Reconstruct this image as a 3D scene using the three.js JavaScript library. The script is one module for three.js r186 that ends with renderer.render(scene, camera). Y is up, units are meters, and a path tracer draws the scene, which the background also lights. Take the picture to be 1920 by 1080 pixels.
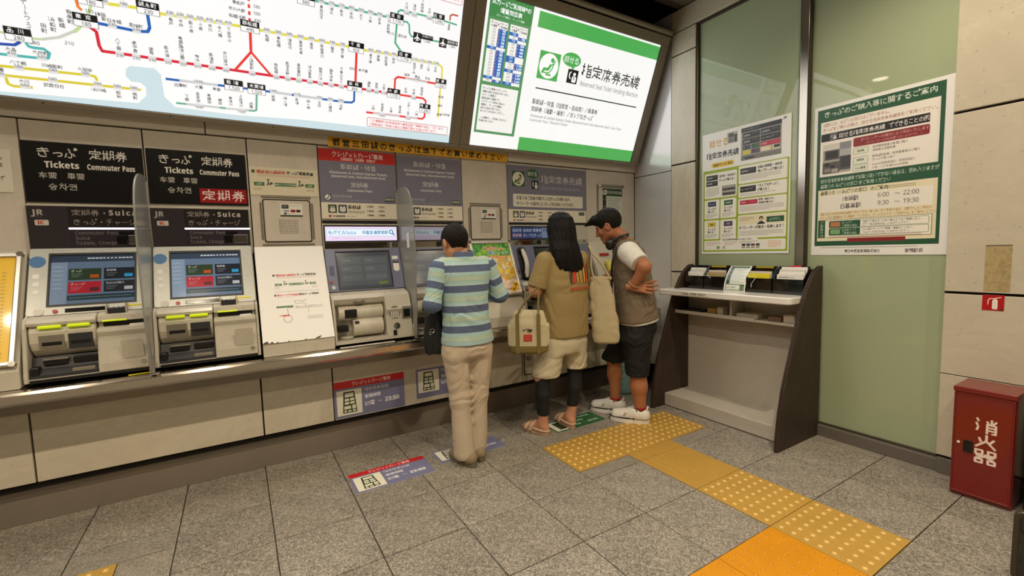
import * as THREE from 'three';
import { RoundedBoxGeometry } from 'three/addons/geometries/RoundedBoxGeometry.js';
import { mergeGeometries, mergeVertices, toCreasedNormals } from 'three/addons/utils/BufferGeometryUtils.js';
import { RectAreaLightUniformsLib } from 'three/addons/lights/RectAreaLightUniformsLib.js';
import { ImprovedNoise } from 'three/addons/math/ImprovedNoise.js';

// ---------------------------------------------------------------- camera, exposure, lamps of the hall
const scene = new THREE.Scene();
const camera = new THREE.PerspectiveCamera(65.12, 1920 / 1080, 0.05, 60);
camera.position.set(-0.3416, 1.3329, 3.0299);
camera.rotation.order = 'YXZ';
camera.rotation.set(-0.0835, -0.5452, -0.0276);
scene.add(camera);
scene.background = new THREE.Color(0x000000);
const renderer = new THREE.WebGLRenderer({ antialias: true });
renderer.toneMapping = THREE.LinearToneMapping;
renderer.toneMappingExposure = 1.0;
renderer.shadowMap.enabled = true;
RectAreaLightUniformsLib.init();
const LAMP = new THREE.Color().setRGB(1, 0.84, 0.62);      // warm white downlights
const CEILING = 3.35;
const LAMP_ROWS = [[0.46, 3, [-0.59]], [2.25, 8], [3.5, 4], [5.6, 5]];         // z of a row, candela of its lamps
const LAMP_COLUMNS = [-3.6, -2.2, -0.75, 0.65, 2.1];
const SIGN_LIGHT = 1.1, SIGN_GLOW = 0.95;                    // backlit boards: light they throw, glow of the face
// ---------------------------------------------------------------- lettering: pen strokes on a 16 x 16 field (x y in hex), "~" bends a stroke, "X:abcd" sets piece X into the box a b - c d
const PEN = {};
function pen(text) { for (const g of text.split(/[|\n]+/)) { const [k, ...s] = g.trim().split(/ +/); if (k) PEN[k] = s; } }
pen(`一 18e8|二 34c4 1ded|三 23d3 38c8 1ded|十 18e8 818e|口 22e2ed2d22|日 32d2de3e32 38d8|目 32d2de3e32 36d6 3ada|田 22e2ed2d22 28e8 828d|白 8163 33d3de3e33 38d8
木 15e5 818e 851d 85ed|人 811e 86ee|八 721d 92ed|大 16e6 81861e 86ee|小 818d 462b b6db|川 312e 828c d1de|中 24e4ea2a24 818e|土 36c6 818d 1ded|王 22d2 37c7 1ded 828d
工 33d3 1ded 838d|山 252cdcd5 818c|門 1e11616616 1363 eee19196e6 93e3|車 22d2 34d4da3a34 37d7 1cec 818f|糸 7245a5 a649c9 898f 4b2e bbde|言 7181 13e3 36c6 38c8 3acace3e3a
金 8117 81e7 48b8 2bdb 888d 1ded|貝 31d1da3a31 34d4 37d7 5a2e aade|氵 2143 1638 2d4a|亻 611a 474f|扌 1494 515d3c 1b98|彳 6114 6419 474f|辶 2244 16464b1d 4bef|艹 14e4 5256 a2a6
宀 8083 1613e3e6|竹 3114 2373 5456 a183 93e3 c4c6|禾 a142 16e6 828e 862d 86ed|火 81871e 87ee 3548 d5b8|灬 1b0e 5b6e 9bae dbfe|心 3a1d 525dbdba 7391 c6e9|忄 313e 1518 5557|示 34c4 17e7 878e 4a2d badd
礻 4152 157519 474f 6a7c|隹 4116 363e 36e6 81a4 39d9 3cdc 3ede 868e|月 413a1e 41d1de 46d6 4ada|女 812c8aee 16e6 b62e|子 23d385 858e6e 18e8|刂 717a e1eecd|力 15d5dbad 81861e|又 22d2b81e 37ee
寸 15e5 b1bd8d 496b|尸 22d2d626 221e|广 8183 13e3 331e|厂 22e2 221e|戸 12e2 35d5d939 351e|立 8183 15e5 576a b79b 1ded|斤 d232 321e 38e8 a8ae|弓 32d2d636 363adade8e|尺 32d2d737 321e 87ee
其 15e5 1bfb 414b c1cb 45c5 48c8 6b2e abde|上 818d 86d6 1ded|下 12e2 828e 86b9|本 15e5 818e 851b 85eb 5bbb|東 23e3 35d5da3a35 37d7 818f 8a2d 8aed|京 8183 13e3 36c6ca3a36 8a8e 4b2e bbde|西 12e2 25e5ed2d25 6268 a2a8 2be8|千 d142 17e7 828e
生 4125 35d5 39c9 1ded 818d|六 8184 15e5 571d a7ed|正 12e2 828d 87d7 373d 1ded|文 8183 14e4 c41e 44ee|方 8184 14e4 541e 67c7cbae|石 13e3 731a 37c7ce3e37|米 18e8 818e 3253 d2b3 881e 88ee
毛 b142 25d5 19e9 626ded|里 32d2d93932 36d6 828d 2bdb 1ded|艮 32d2d838 35d5 323e7b 88ee|良 8183 33d3d939 36d6 333e7c 89ee|囗 11e1ee1e11|几 41381e 41b1bded|行 彳:006f 83e3 78f8 b8be9e|共 14e4 515a b1ba 0aea 6b2e abde
井 15e5 1ae9 511e b1be|也 17d4da 818a 434dedeb|水 818e 15651d e298 88ed|古 14e4 8188 38d8de3e38|矢 5125 34d4 17e7 84871e 87ee|牛 4125 25d5 19e9 818f|青 23d3 35c5 17e7 8187 494e 49c9ce 4bcb|主 8183 25d5 39c9 1ded 858d
羊 5163 b193 24e4 38d8 1cec 838f|豆 23e3 35d5da3a35 5a6d ba9d 1eee|各 6127 53c32a 56ea 4bcbce4e4b|足 31d1d53531 858d 89d9 494e 1eee|走 36c6 818a 1aea 8a8e 8cdc 4b1e 4cee|馬 313b 31d1 34d4 37d7 818b 3bebde9f 2c1e 5c6e 8c9e
魚 6125 52b285 25d5db2b25 28d8 858b 1c0e 5c6e 9cae dcee|定 宀 36c6 868d 89c9 591e 5bed|期 其:008f 月:90fe|券 4263 c2a3 35c5 17e7 81761b 97eb 4abaaf 7a4f|急 5126 42b285 35c5cb3b 38c8 心:1bff|特 牛:007f 93e3 b1b6 76f6 寸:67ff
新 立:0086 木:058f 斤:80ff|幹 1383 5155 日:047b 0c9c 5b5f 人:80f6 a7e7 9afa c7cf|線 糸:007f 白:80f8 水:77ff|都 1383 4147 0797 922b 日:277f a1af a1e1c6ebcdac|営 2143 7173 d1b3 1715e5e7 47b7ba4a47 3cdcdf3f3c|地 土:007f 也:60ff
買 22e2e52522 6265 a2a5 貝:06ff|求 14e4 818e6d 2657 1d79 d698 88ed a1c2|指 扌:006f 8186e6e5 d283 日:77ff|席 广 55e5 7379 b3b9 79b9 5b5e 5bdbde 999f|売 13e3 8186 46b6 1a18e8ea 6a1f 9a9eeeec
機 木:006f 8273a5 a377a8 e2c3f5 f3c7f8 6afa b0bdff 8a6f ebad|話 言:006f e173 76f6 b2ba 8aeaee8e8a|専 12e2 34d4d93934 36d6 8189 0bfb b9be8e 4c6e|用 323b1e 32d2deae 36d6 3ada 828e|高 8183 13e3 55b5b85855 1f1aeaef 6cacae6e6c
通 辶 72d2a4 757d 75e5edcd 78e8 7aea b5bd|学 2143 7173 d1b3 1715e5e7 47b789 898f6f 1beb|自 8163 33d3de3e33 37d7 3ada|由 24e4ed2d24 29e9 818d|乗 c142 14e4 17e7 1aea 818f 8a1e 8aee 545a b4ba
勤 1292 3134 7174 2585882825 545e 2a8a 2c8c 0e9e 力:80ff|客 宀:00f9 各:24df|身 8152 32d2deae 323b 35d5 38d8 1bdb d92f|操 扌:006f 口:80e5 口:65a9 口:b5f9 木:69ff|作 亻:006f 9264 84f4 a4af a8e8 abeb
購 貝:006f 83f3 75f5 a1a5 d1d5 878f 87e7ef 89e9 6bfb b5bb|入 5181ee 851e|案 宀:00f8 女:23da 木:08ff|内 2e24e4eebe 81874b 87cb|時 日:006e 84e4 b1b7 77f7 寸:67ff|運 辶 6461f1f4 車:63fd|賃 4115 3337 d162 55e5 a1a7 67e7 貝:07ff
対 5153 1393 831e 358d 寸:70ff|応 广 心:45ff|表 13e3 35d5 18e8 8188 882d 4a4e8c 99ee d9bb|消 氵:006f b1b5 8395 e2c5 868f 86e6efcf 89e9 8cec|器 口:0066 口:90f6 大:15ea 口:0a6f 口:9aff|業 5154 a1a4 2243 d2b3 14e4 4556 b596 27e7 39d9 0bfb 848f 8b1e 8bee
間 門 日:48cf|関 門 5668 b698 49c9 3bdb 8b4f 8bcf|初 礻:007f 74e4eebe a45f|電 31d1 1613e3e6 8188 4656 a6b6 39d9de3e39 3bdb 888fefed|等 竹:00fb 36c6 8488 18e8 1beb b9be9e 4c6e|当 8186 3245 d2b5 36d6de3e 3ada|駅 馬:007f 尺:70ff
窓 宀:00fc 6538 95c7 8659 59b9 心:09ff|際 111f 1151366a3b 8157 82c166 d2a4f8 98d8 6bfb bbbf 8c7e dcee|利 禾:009f 刂:20ff|例 亻:005f 52b2 7338 65a55f 688a 刂:30ff|取 0191 212d 0d9b 2575 2979 717f 又:82ff|扱 扌:006f 72d2b7e77f 926f a9ff
場 土:006e 日:80e8 68f8 986e 9aeaefce ca8f|合 8117 81e7 58b8 4acace4e4a|恐 工:0088 几:80f9 a4c6 心:08ff|最 日:20e8 08f8 282e 0e8d 2a7a 2c7c 787f 又:88ff|寄 宀:00f9 35d5 8348 85c8 09f9 d9de9f 3b9b9e3e3b|池 氵:006f 也:50ff
袋 4124 3237 65e3 9197e7 d1e2 09f9 8789 893c 5b5e8d 99ee dabc|暮 12e2 5154 a1a4 35c5c93935 37c7 0bfb 8b1d 8bed 4cbcbf4f4c|旅 方:008f 9174 93f3 e575 857fad b5bafe eaca|鉄 金:007f 9174 84f4 69f9 b1b96f b9ff|道 辶 8092 d0b2 63f3 a3a5 75e5ed7d75 78e8 7aea
株 木:006f 9174 84f4 68f8 b1bf b87d b8fd|式 14f4 2878 585d 1e8c a1a9dfec d1e2|会 8117 81e7 57b7 2aea 7a4ede ccee|社 礻:007f 土:70ff|長 313a 31d1 34c4 37c7 1aea 3a3e7c 8aee|巣 2143 7173 d1b3 34d4d93934 36d6 848f 1beb 8b2f 8bdf
鴨 1272781812 1575 424f b192 929a 92e2e6 94e4 96e6 98f8 9afafece 8c8e acad cccd|連 辶 車:60fd|絡 糸:007f 各:70ff|経 糸:007f 又:70f8 土:78ff|代 亻:006f 54f3 929adffd d1e2|種 禾:007f e183 74f4 86e6eb8b86 88e8 b2be 7efe
全 8117 81e7 38d8 3bcb 888e 1eee|国 囗 45b5 48b8 3ccc 858c 99ba|降 111f 1151366a3b 8167 92d267 c4f8 79f9 b8bf 6cfc|刻 4143 0494 5437 3777 853d 6a9e 刂:30ff|選 辶 61a1a36365a5 b1f1f3b3b5f5 67f7 868b d6db 5bfb 8b6d cbed
規 1272 0585 41451e 457d 81e1e88881 83e3 85e5 a87f c8ceffec|継 糸:007f 717efe 米:80fd|発 2262 6217 3345 91f7 d1b3 47b7 2ada 676a2f 979eeeec|他 亻:006f 也:50ff|列 1191 4128 35853f 4869 刂:30ff|在 13e3 711a 484f 69e9 a6ae 6eee
来 13e3 4556 b596 18e8 818f 881e 88ee|短 矢:007f 72f2 84e4e98984 8b9d dbcd 6efe|路 足:007f 各:70ff|掲 扌:006f 日:80e8 8779 88f8febe c98bcb|出 818d 3237d7d2 292eeee9|異 田:20e7 共:07ff
品 口:40b7 口:078f 口:77ff|錦 金:007f 白:80f7 7e79f9fe b7bf|町 田:007e 73f3 c3ceae|船 4133 232b1e 23737f 0888 4556 4a5c b184 c1f5 98e8ee9e98|橋 木:006f e182 73f3 a276 c2f6 96d6d89896 7f7afaff 口:9bdf|葉 13e3 5154 a1a4 16e6 4549d9 8589 c5c9 0bfb 898f 8b1f 8bef
蘇 12e2 5153 a1a3 魚:048f 禾:74ff|我 6132 16e6 424e2e 1a8a a1a8dfed d1e2 e89d|網 糸:007f 7f72f2ff 93a5 d3c5 86e6 88e8 888ddd b6b8|茂 13e3 5154 a1a4 16e6 363a1f 94acdfed e69e c4d5|原 厂 白:43dc 小:4aef|成 14e4 343b1e 37777d5d 81acdfec d58e b1d2
佐 亻:006f 54f4 a14f 99e9 c9ce 7efe|倉 8107 81f7 45b5ba4a 47b7 452f 5cbcbf5f5c|更 12e2 34d4da3a34 37d7 828b1e 5aee|津 氵:005f 73e3e878 56f6 6afa 6dfd b1bf|君 32d2d838 15e5 621d 5aeaee5e5a|喰 口:025c b166 b1f6 良:75ff|有 14e4 711a 474f 47d7debe 4ada 4cdc
楽 白:40b9 1335 1748 e3c5 e7b7 0afa 898f 8a1f 8aef|神 礻:007f 84e4eb8b84 87e7 b1bf|浜 氵:006f d183 838a 87f7 c7ca 6afa 8b6f cbff|松 木:007f a177 b1f7 a87ded d9fe|輪 車:007f b167 b1f7 96d6 898f 89e9ef 8cec a9ae c9ce|亀 6124 52b284 34d4da3a34 37d7 3ada 848dedeb
平 13e3 4456 b496 19e9 828f|岩 山:00f7 石:06ff|市 8184 13e3 3d36d6dc 848f|幡 1d14747c 414f e173 75f5 9395 d3c5 b2b8 b576 b5f7 田:88ff|総 糸:007f a174 c1f4 a577d7 c5e8 心:68ff|丁 13e3 838e6e|堀 土:006e 72e2e575 725f 888aeae8 7b7eeeeb b6be|越 走:009f 74f4 848c a1a9dfec e588
島 8163 333a 33c3c7 35c5 37c7 38e8 3adadfbf 1c1f9f9c 5b5f|潮 氵:004f 4393 6165 日:459c 4dad 6c6f 月:90fe|見 31d1d93931 34d4 36d6 691e 999deeeb|葛 12e2 5153 a1a3 34c4c83834 36c6 4817 49e9eebf 6a5ebe|臨 1161 1f11 1f7f 4144 1464 646b 1b6b 8174 83f3 口:86e9 口:79bf 口:b9ff
海 氵:005f 9165 83e3 857ddd e4dd 69f9 b4ad|公 6117 91e7 783ddd b9ee|園 囗 43b3 8285 35d5 57b7b95957 894d 89ce|舞 4123 24e4 07f7 4447 7477 a4a7 d4d7 5828 59795d 98f8 c7cf 8cfc|浦 氵:005f 53f3 767f 76e6efdf 79e9 7ceb b1bf d1e2|安 宀:00f9 女:03ff
塩 土:006e a175 93f3 口:84e9 7e7aeaee aaae caca 5efe|俣 亻:005f 口:70e7 68f8 a96f b9ff 6bfb|南 13e3 8185 2f25e5efcf 5769 b799 4aca 8a8f|習 117177 2345 91f1f7 a3c5 白:37df|志 14e4 8188 38d8 心:08ff|野 里:007f 82e2b5 93c6 77f7d9 b7be8e|張 弓:006f 長:60ff
豊 21d1d62621 6166 a1a6 24d4 豆:06ff|砂 石:006f b1b9 8366 d3f6 e77f|検 木:006f b176 b1f6 96d6 88e8eb8b88 b6bc7f bbff|稲 禾:006f e182 7385 b3b4 e3d5 77f7ff7f77 b7bf 7bfb|岸 山:00f7 26e6 261f 59d9 4cec 989f|沼 氵:005f 72e2e7c7 a267 口:78ef|郷 5124 2454 542d 良:42af b1bf b1f1d6fbdcbc
賀 力:0077 口:81e7 貝:07ff|四 22e2ed2d22 62674a 929ada|街 彳:005f 土:4098 土:47af b3f3 a7f7 d7deae|物 牛:007f 9164 84f4edbe a46b d48e|酒 氵:005f 62f2 75e5ee7e75 9295 c2c5 7aea|々 5126 43c35d 69ad|榎 木:006f 72f2 目:83ea a96d a8e85f 8bff|向 8162 2e24e4eebe 57b7bb5b57
尾 尸 毛:55ff|横 木:006f 83f3 a1a5 d1d5 65f5 87e7ec8c87 8aea b5bc 9c6f ccff|芝 13e3 5154 a1a4 8587 38b84d 5cee|飯 6116 61a6 良:057f 92f1 929b7f 95e57f 98ff|鎌 金:007f 9193 d1c3 74f4 86e6ea6a 68f8 a4af c4cf aa6f cbff|誉 2142 7173 d1b3 05f5 6538 95c8 38c8 3bcbcf3f3b
気 5126 44e4 46c6 18c8cbefed 2b9f 9a3f|永 6192 4484 848e6d 17671d d5a8 88ee|納 糸:007f 内:60ff|積 禾:006f 73f3 85e5 67f7 b1b7 貝:77ff|宮 宀:00fb 45b5b84845 3bcbcf3f3b 888b|浪 氵:005f 良:50ff|太 15e5 81851e 86ee 6b8d|者 14c4 7177 07f7 d11c 日:48ef|福 礻:007f 72f2 口:84e7 田:77ff|俵 亻:005f 表:50ff
名 6127 53d31c 4668 59e9ef5f59|巌 山:00f6 27e7 271f 4a8a 6a6f 4dad a9ee e89f|根 木:007f 艮:70ff|袖 礻:007f 由:70ff|姉 女:007f 市:70ff|崎 山:016e 大:70f7 68f8 e8eebe 口:89cd|五 23d3 824e 47b7be 1eee|宿 宀:00fb 亻:047f 66f6 日:78ff|貫 31d1c63631 8186 03f3 貝:06ff|郡 君:009f b1bf b1f1d6fbdcbc
清 氵:005f 青:50ff|祇 礻:007f e173 737e9c 77f7 b2c9fdfc|森 木:30d8 木:078f 木:77ff|蒲 12e2 5153 a1a3 浦:04ff|畷 田:026d 又:60a8 又:b0f8 又:67af 又:b7ff|栄 2143 7173 d1b3 1715e5e7 19e9 878f 891e 89ee|昭 日:006e 72e2e6c6 a267 口:78ef|和 禾:008f 口:84fd|扇 12e2 24d4d72724 241f 59898f a9e9ef 6b7c bbcc
武 2292 05f5 585d 282e 1e9d 5b8b b1b9dfec d1e2|蔵 12e2 5153 a1a3 05f5 25281f b4badfed e69e 4787 4b8b 474f8f|善 羊:00fa 19e9 口:3adf|法 氵:005f 83e3 b1b7 67f7 b77ded dafe|典 323a 32d2da 36d6 616a a1aa 0afa 5b1e abee|湖 氵:004f 古:41ae 月:a0fe|北 515e 1555 1d5b 919deeec d4a6|布 14e4 711c 4d48d8dc 868f
食 8107 81e7 良:34df|久 6127 53c32e 86ee|住 亻:005f 主:50ff|滑 氵:005f 7581e1e5 a1a3c3 6765f5f7 878f 87e7efdf 89e9 8cec|河 氵:005f 62f2 d2deae 口:66bc|香 禾:00f9 日:38df|孫 子:006f 糸:70ff e182|空 宀:00fb 6537 95c7 39d9 1eee 898e|港 氵:005f 73f3 8186 d1d6 66f6 89e9eb8b8ffefd 9678 c6f8|第 竹:00fb 26d6d939 393cecae 858f 8c2f
幕 12e2 5153 a1a3 35c5c83835 1aea 881b 89eb 4e4bcbce 8a8f|车 14e4 7138d8 1beb 868f|票 12e2 24e4e82824 6268 a2a8 4aca 1cec 8c8f 5d3f bddf|승 8126 84e6 18e8 ~8abbcdbe8f5e4d5b8a|차 4171 24a4 652c 78ad c1cf c8f8|권 2292a5 06b6 666a a8d8 d1db 3b3eee|江 氵:005f 工:50ff|林 木:008f 木:70ff|秋 禾:008f 火:70ff|続 糸:007f 売:70ff|以 212b7a 7396 d1b95e b9ee|前 4153 b193 14e4 272f 2777 777e 2a7a 2c7c b7bb e6edcd|分 6117 91e7 48b8ae 784f`);
pen(`あ 24d3 ~71677b8e ~b5a84d2b38b6e8ea9e|い ~23244a6d7b ~c3d6e9|う ~5282a3 ~27b5d7da7f|え 6192 35b52e 79999dee|お 24a4 ~61626c4d2b58b7dacd8e c2e4|か ~15a4b5bc9e7d 612e c3e7|き 24d3 27e6 72bb ~3a3c6ebe|く b248be|け ~22262c3e 65e5 ~b1bb8f|こ 33c3 ~294c6dbddd|さ 24e4 72ba ~3a3c6ebe|し ~414c6ebdda|す 14e4 8188 ~888a7c5b59788a8c5f|せ 16e6 ~414c6ede b1b99a|そ 33b238e7 ~e7a8989bbe|た 13a3 611e 97d7 ~9b9dbeee|ち 14d4 613a ~3a78b7dadc8e5e|つ ~15a3d4e7db8d|っ つ:36ee|て 13e3 ~e3a6899bce|と 4158 ~d4673a3c5dde
な 14a4 612b c3e5 ~b6bc8e5c5b8abcee|に ~22262c3e 74d4 ~797b9dee|の ~846b4d2b275483c4e8cc9e|は ~22262c3e 74e4 ~b1bc9e7c7b9abbee|ひ 1464 ~64383b6d9dbab3 b3e8|ふ 6183 ~7597ab8e5d 1d38 c8eb|へ 1864ec|ほ ~22262c3e 73e3 77e7 ~b3bc9e7c7b9abbee|ま 24d4 28d8 ~818c6e3d3b6a9bde|み 2383 ~835b3d1c29699aec ~d6db9f|め 336c ~a26a3d1b2865a5e8dc9e|も 24b4 28b8 ~71596b7eadda|や ~17b4e6b9 516e 8194|ゃ や:36ee|よ 85d5 ~818c6e3d3b6a9bde|ょ よ:36ee|ら 6193 ~34397797cadc9e5f|り 3239 ~b1b9ac6f|る 32c228 ~2877b7dadd9f5e4c6bae|れ 414f 1454 541d ~1d95b4b8bdeb|ろ 32c228 ~2887c8dacd7f4e|わ 414f 1454 541d ~1d76b5e8dc9f|を 13d3 7129 ~2967898c ~d65a4c6ece|ん 712e ~2e6989adceea
ア 13e397 868a4f|イ d117 868f|ウ 8184 2724e4d96f|エ 24d4 848d 1ded|オ 14e4 a1ae8e a42d|カ 14d4cdae 712e|キ 25d4 29ea 61ae|ク 6127 53d3b84f|ケ 5127 44e4 a45f|ヶ ケ:25df|コ 33d3dd 2ddd|サ 15e5 424a b1ba5f|シ 3263 1657 2d9ce5|ス 23c31e 87ed|セ 16e4b9 525dde|ソ 2347 d2c85e|タ 6127 53d3b84f 57aa|チ c133 17e7 828a4f|ツ 2236 6275 d2b94e|ッ ツ:35ee|テ 33d3 17e7 878b4f|ト 515f 57cb|ナ 15e5 818a3f|ニ 34c4 1ddd|ノ c2a82e|ハ 622d a2ed|ヒ 414dddec 48c5|フ 23d3c94f|ヘ 1864ec|ホ 14e4 818e 572c b7dc|マ 23e38a 58ac|ミ 33b5 38a9 2cbe|ム 712ddd a9ee|メ c12e 36bb|モ 33c3 18e8 737ddd|ヤ 16e4b8 416f|ャ ヤ:36ee|ュ 45b5ad 1ded|ョ 45c5ce3e 49c9|ラ 33c3 26d6c94f|リ 4149 c1ca5f|ル 41491e 919de8|レ 413ed7|ロ 33d3dd3d33|ワ 2823e3d84f|ン 2365 2d9be4|ー 18e8|ェ 46b6 868d 2ddd|ィ イ:36ee
・ 77979979 7898|、 3b5e|。 ~3c5d4f2e3c|～ ~19466798bae7|「 e282 828b|」 2d8d 848d|！ 818a 8c8e|（ ~e1b4a8bbee|） ~2144584b2e|／ d12e|※ 22de d22e 8283|■ 33d3dd3d33 36d6 39d9 3bdb 34d4 37d7 3ada 3cdc 35d5 38d8|： 8486 8b8d`);
for (const [a, b] of ['かが', 'きぎ', 'くぐ', 'けげ', 'こご', 'さざ', 'しじ', 'すず', 'せぜ', 'そぞ', 'ただ', 'ちぢ', 'つづ', 'てで', 'とど', 'はば', 'ひび', 'ふぶ', 'へべ', 'ほぼ', 'カガ', 'キギ', 'クグ', 'ケゲ', 'コゴ', 'サザ', 'シジ', 'スズ', 'セゼ', 'タダ', 'テデ', 'トド', 'ハバ', 'ヒビ', 'フブ', 'ヘベ', 'ホボ'].map((s) => [...s])) PEN[b] = [a + ':01df', 'c1d4', 'e0f3'];
for (const [a, b] of ['はぱ', 'ひぴ', 'ふぷ', 'へぺ', 'ほぽ', 'ハパ', 'ヒピ', 'フプ', 'ヘペ', 'ホポ'].map((s) => [...s])) PEN[b] = [a + ':01df', '~d0f1f2d3c2d0'];
const penCache = {}, penMissing = new Set();
function penStrokes(ch) {
  if (penCache[ch]) return penCache[ch];
  const out = [];
  for (const s of PEN[ch] ?? []) {
    const m = /^([^0-9a-f~])(?::(.)(.)(.)(.))?$/u.exec(s);
    if (m) {
      const [x0, y0, x1, y1] = m[2] ? m.slice(2).map((c) => parseInt(c, 16)) : [0, 0, 15, 15];
      for (const st of penStrokes(m[1])) out.push({ bent: st.bent, p: st.p.map(([x, y]) => [x0 + (x * (x1 - x0)) / 15, y0 + (y * (y1 - y0)) / 15]) });
      continue;
    }
    const bent = s[0] === '~', d = bent ? s.slice(1) : s, p = [];
    for (let i = 0; i + 1 < d.length; i += 2) p.push([parseInt(d[i], 16), parseInt(d[i + 1], 16)]);
    if (p.length > 1) out.push({ bent, p });
  }
  return (penCache[ch] = out);
}
const isLatin = (ch) => ch.charCodeAt(0) < 0x2000 || ch === '¥';
/** writes one line; h = letter height, w = pen width as a share of it, sx = horizontal squeeze, gap = extra spacing; returns the width */
function write(c, text, x, y, h, { color = '#111', w = 0.085, sx = 1, gap = 0, align = 'left', font = 'sans-serif', bold = false, lat = 0.98, vertical = false, dry = false } = {}) {
  const chars = [...text], lf = `${bold ? 'bold ' : ''}${h * lat}px ${font}`;
  c.font = lf;
  const adv = (ch) => (ch === ' ' ? h * 0.32 : ch === '　' ? h * 0.8 : isLatin(ch) ? c.measureText(ch).width : h * 0.98) * sx + gap;
  const total = vertical ? chars.length * (h + gap) : chars.reduce((a, ch) => a + adv(ch), 0);
  if (dry) return total;
  let px = align === 'center' ? x - total / 2 : align === 'right' ? x - total : x, py = y;
  if (vertical) px = x;
  c.fillStyle = c.strokeStyle = color; c.lineJoin = 'round'; c.lineCap = 'square';
  for (const ch of chars) {
    if (ch !== ' ' && ch !== '　') {
      if (isLatin(ch)) { c.save(); c.translate(px, py + h * 0.84); c.scale(sx, 1); c.fillText(ch, 0, 0); if (bold && font === 'sans-serif') { c.lineWidth = h * 0.03; c.strokeText(ch, 0, 0); } c.restore(); }
      else {
        const st = penStrokes(ch);
        if (!st.length) penMissing.add(ch);
        c.save(); c.translate(px + h * 0.02 * sx, py + h * 0.02); c.scale((h * sx) / 16.5, h / 16.5);
        if (vertical && ch === 'ー') { c.translate(16, 0); c.rotate(Math.PI / 2); }
        c.lineWidth = 16.5 * w * (st.length > 13 ? 0.78 : st.length > 8 ? 0.9 : 1);
        for (const { bent, p } of st) {
          c.beginPath(); c.moveTo(...p[0]);
          if (!bent) for (const q of p.slice(1)) c.lineTo(...q);
          else for (let i = 0; i < p.length - 1; i++) {
            const a = p[Math.max(0, i - 1)], b = p[i], d = p[i + 1], e = p[Math.min(p.length - 1, i + 2)];
            c.bezierCurveTo(b[0] + (d[0] - a[0]) / 6, b[1] + (d[1] - a[1]) / 6, d[0] - (e[0] - b[0]) / 6, d[1] - (e[1] - b[1]) / 6, d[0], d[1]);
          }
          c.stroke();
        }
        c.restore();
      }
    }
    if (vertical) py += h + gap; else px += adv(ch);
  }
  return total;
}

// ---------------------------------------------------------------- helpers
const taken = {};
function numbered(n) { const k = (taken[n] = (taken[n] ?? -1) + 1); return k ? `${n}_${String(k).padStart(3, '0')}` : n; }
const noise = new ImprovedNoise();
function rng(seed) { let s = seed >>> 0; return () => { s = (s + 0x6d2b79f5) | 0; let t = Math.imul(s ^ (s >>> 15), 1 | s); t = (t + Math.imul(t ^ (t >>> 7), 61 | t)) ^ t; return ((t ^ (t >>> 14)) >>> 0) / 4294967296; }; }
function info(o, label, category, group, kind) {
  if (label) o.userData.label = label;
  if (category) o.userData.category = category;
  if (group) o.userData.group = group;
  if (kind) o.userData.kind = kind;
  return o;
}
function put(name, geo, mat, parent = scene, pos, rot) {
  const m = new THREE.Mesh(Array.isArray(geo) ? join(geo) : geo, mat);
  m.name = parent === scene ? numbered(name) : name; m.castShadow = m.receiveShadow = true;
  if (pos) m.position.set(...pos);
  if (rot) m.rotation.set(...rot);
  parent.add(m); return m;
}
function thing(name, label, category, pos = [0, 0, 0], turn = 0, group) {
  const g = new THREE.Group(); g.name = numbered(name); g.position.set(...pos); g.rotation.y = turn; scene.add(g);
  return info(g, label, category, group);
}
const struct = (name, geo, mat, pos, rot) => info(put(name, geo, mat, scene, pos, rot), null, null, null, 'structure');
function join(list) { return mergeGeometries(list.map((g) => { const h = g.index ? g.toNonIndexed() : g.clone(); for (const k of Object.keys(h.attributes)) if (!['position', 'normal', 'uv'].includes(k)) h.deleteAttribute(k); return h; })); }
const T = (g, x = 0, y = 0, z = 0, rx = 0, ry = 0, rz = 0) => { if (rx) g.rotateX(rx); if (ry) g.rotateY(ry); if (rz) g.rotateZ(rz); return g.translate(x, y, z); };
const box = (w, h, d, r = 0.003, seg = 1) => (r ? new RoundedBoxGeometry(w, h, d, seg, Math.min(r, w / 2.05, h / 2.05, d / 2.05)) : new THREE.BoxGeometry(w, h, d));
const span = (x0, x1, y0, y1, z0, z1, r = 0.003) => T(box(x1 - x0, y1 - y0, z1 - z0, r), (x0 + x1) / 2, (y0 + y1) / 2, (z0 + z1) / 2);
/** side profile [[z, y], ...] extruded along x from x0 to x1, with a small bevel */
function prism(profile, x0, x1, bevel = 0.003) {
  const s = new THREE.Shape(profile.map(([z, y]) => new THREE.Vector2(-z, y)));
  const g = new THREE.ExtrudeGeometry(s, { depth: x1 - x0 - 2 * bevel, bevelEnabled: bevel > 0, bevelThickness: bevel, bevelSize: bevel, bevelOffset: -bevel, bevelSegments: 1, steps: 1 });
  return T(g, 0, 0, 0, 0, Math.PI / 2).translate(x0 + bevel, 0, 0);
}
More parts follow.
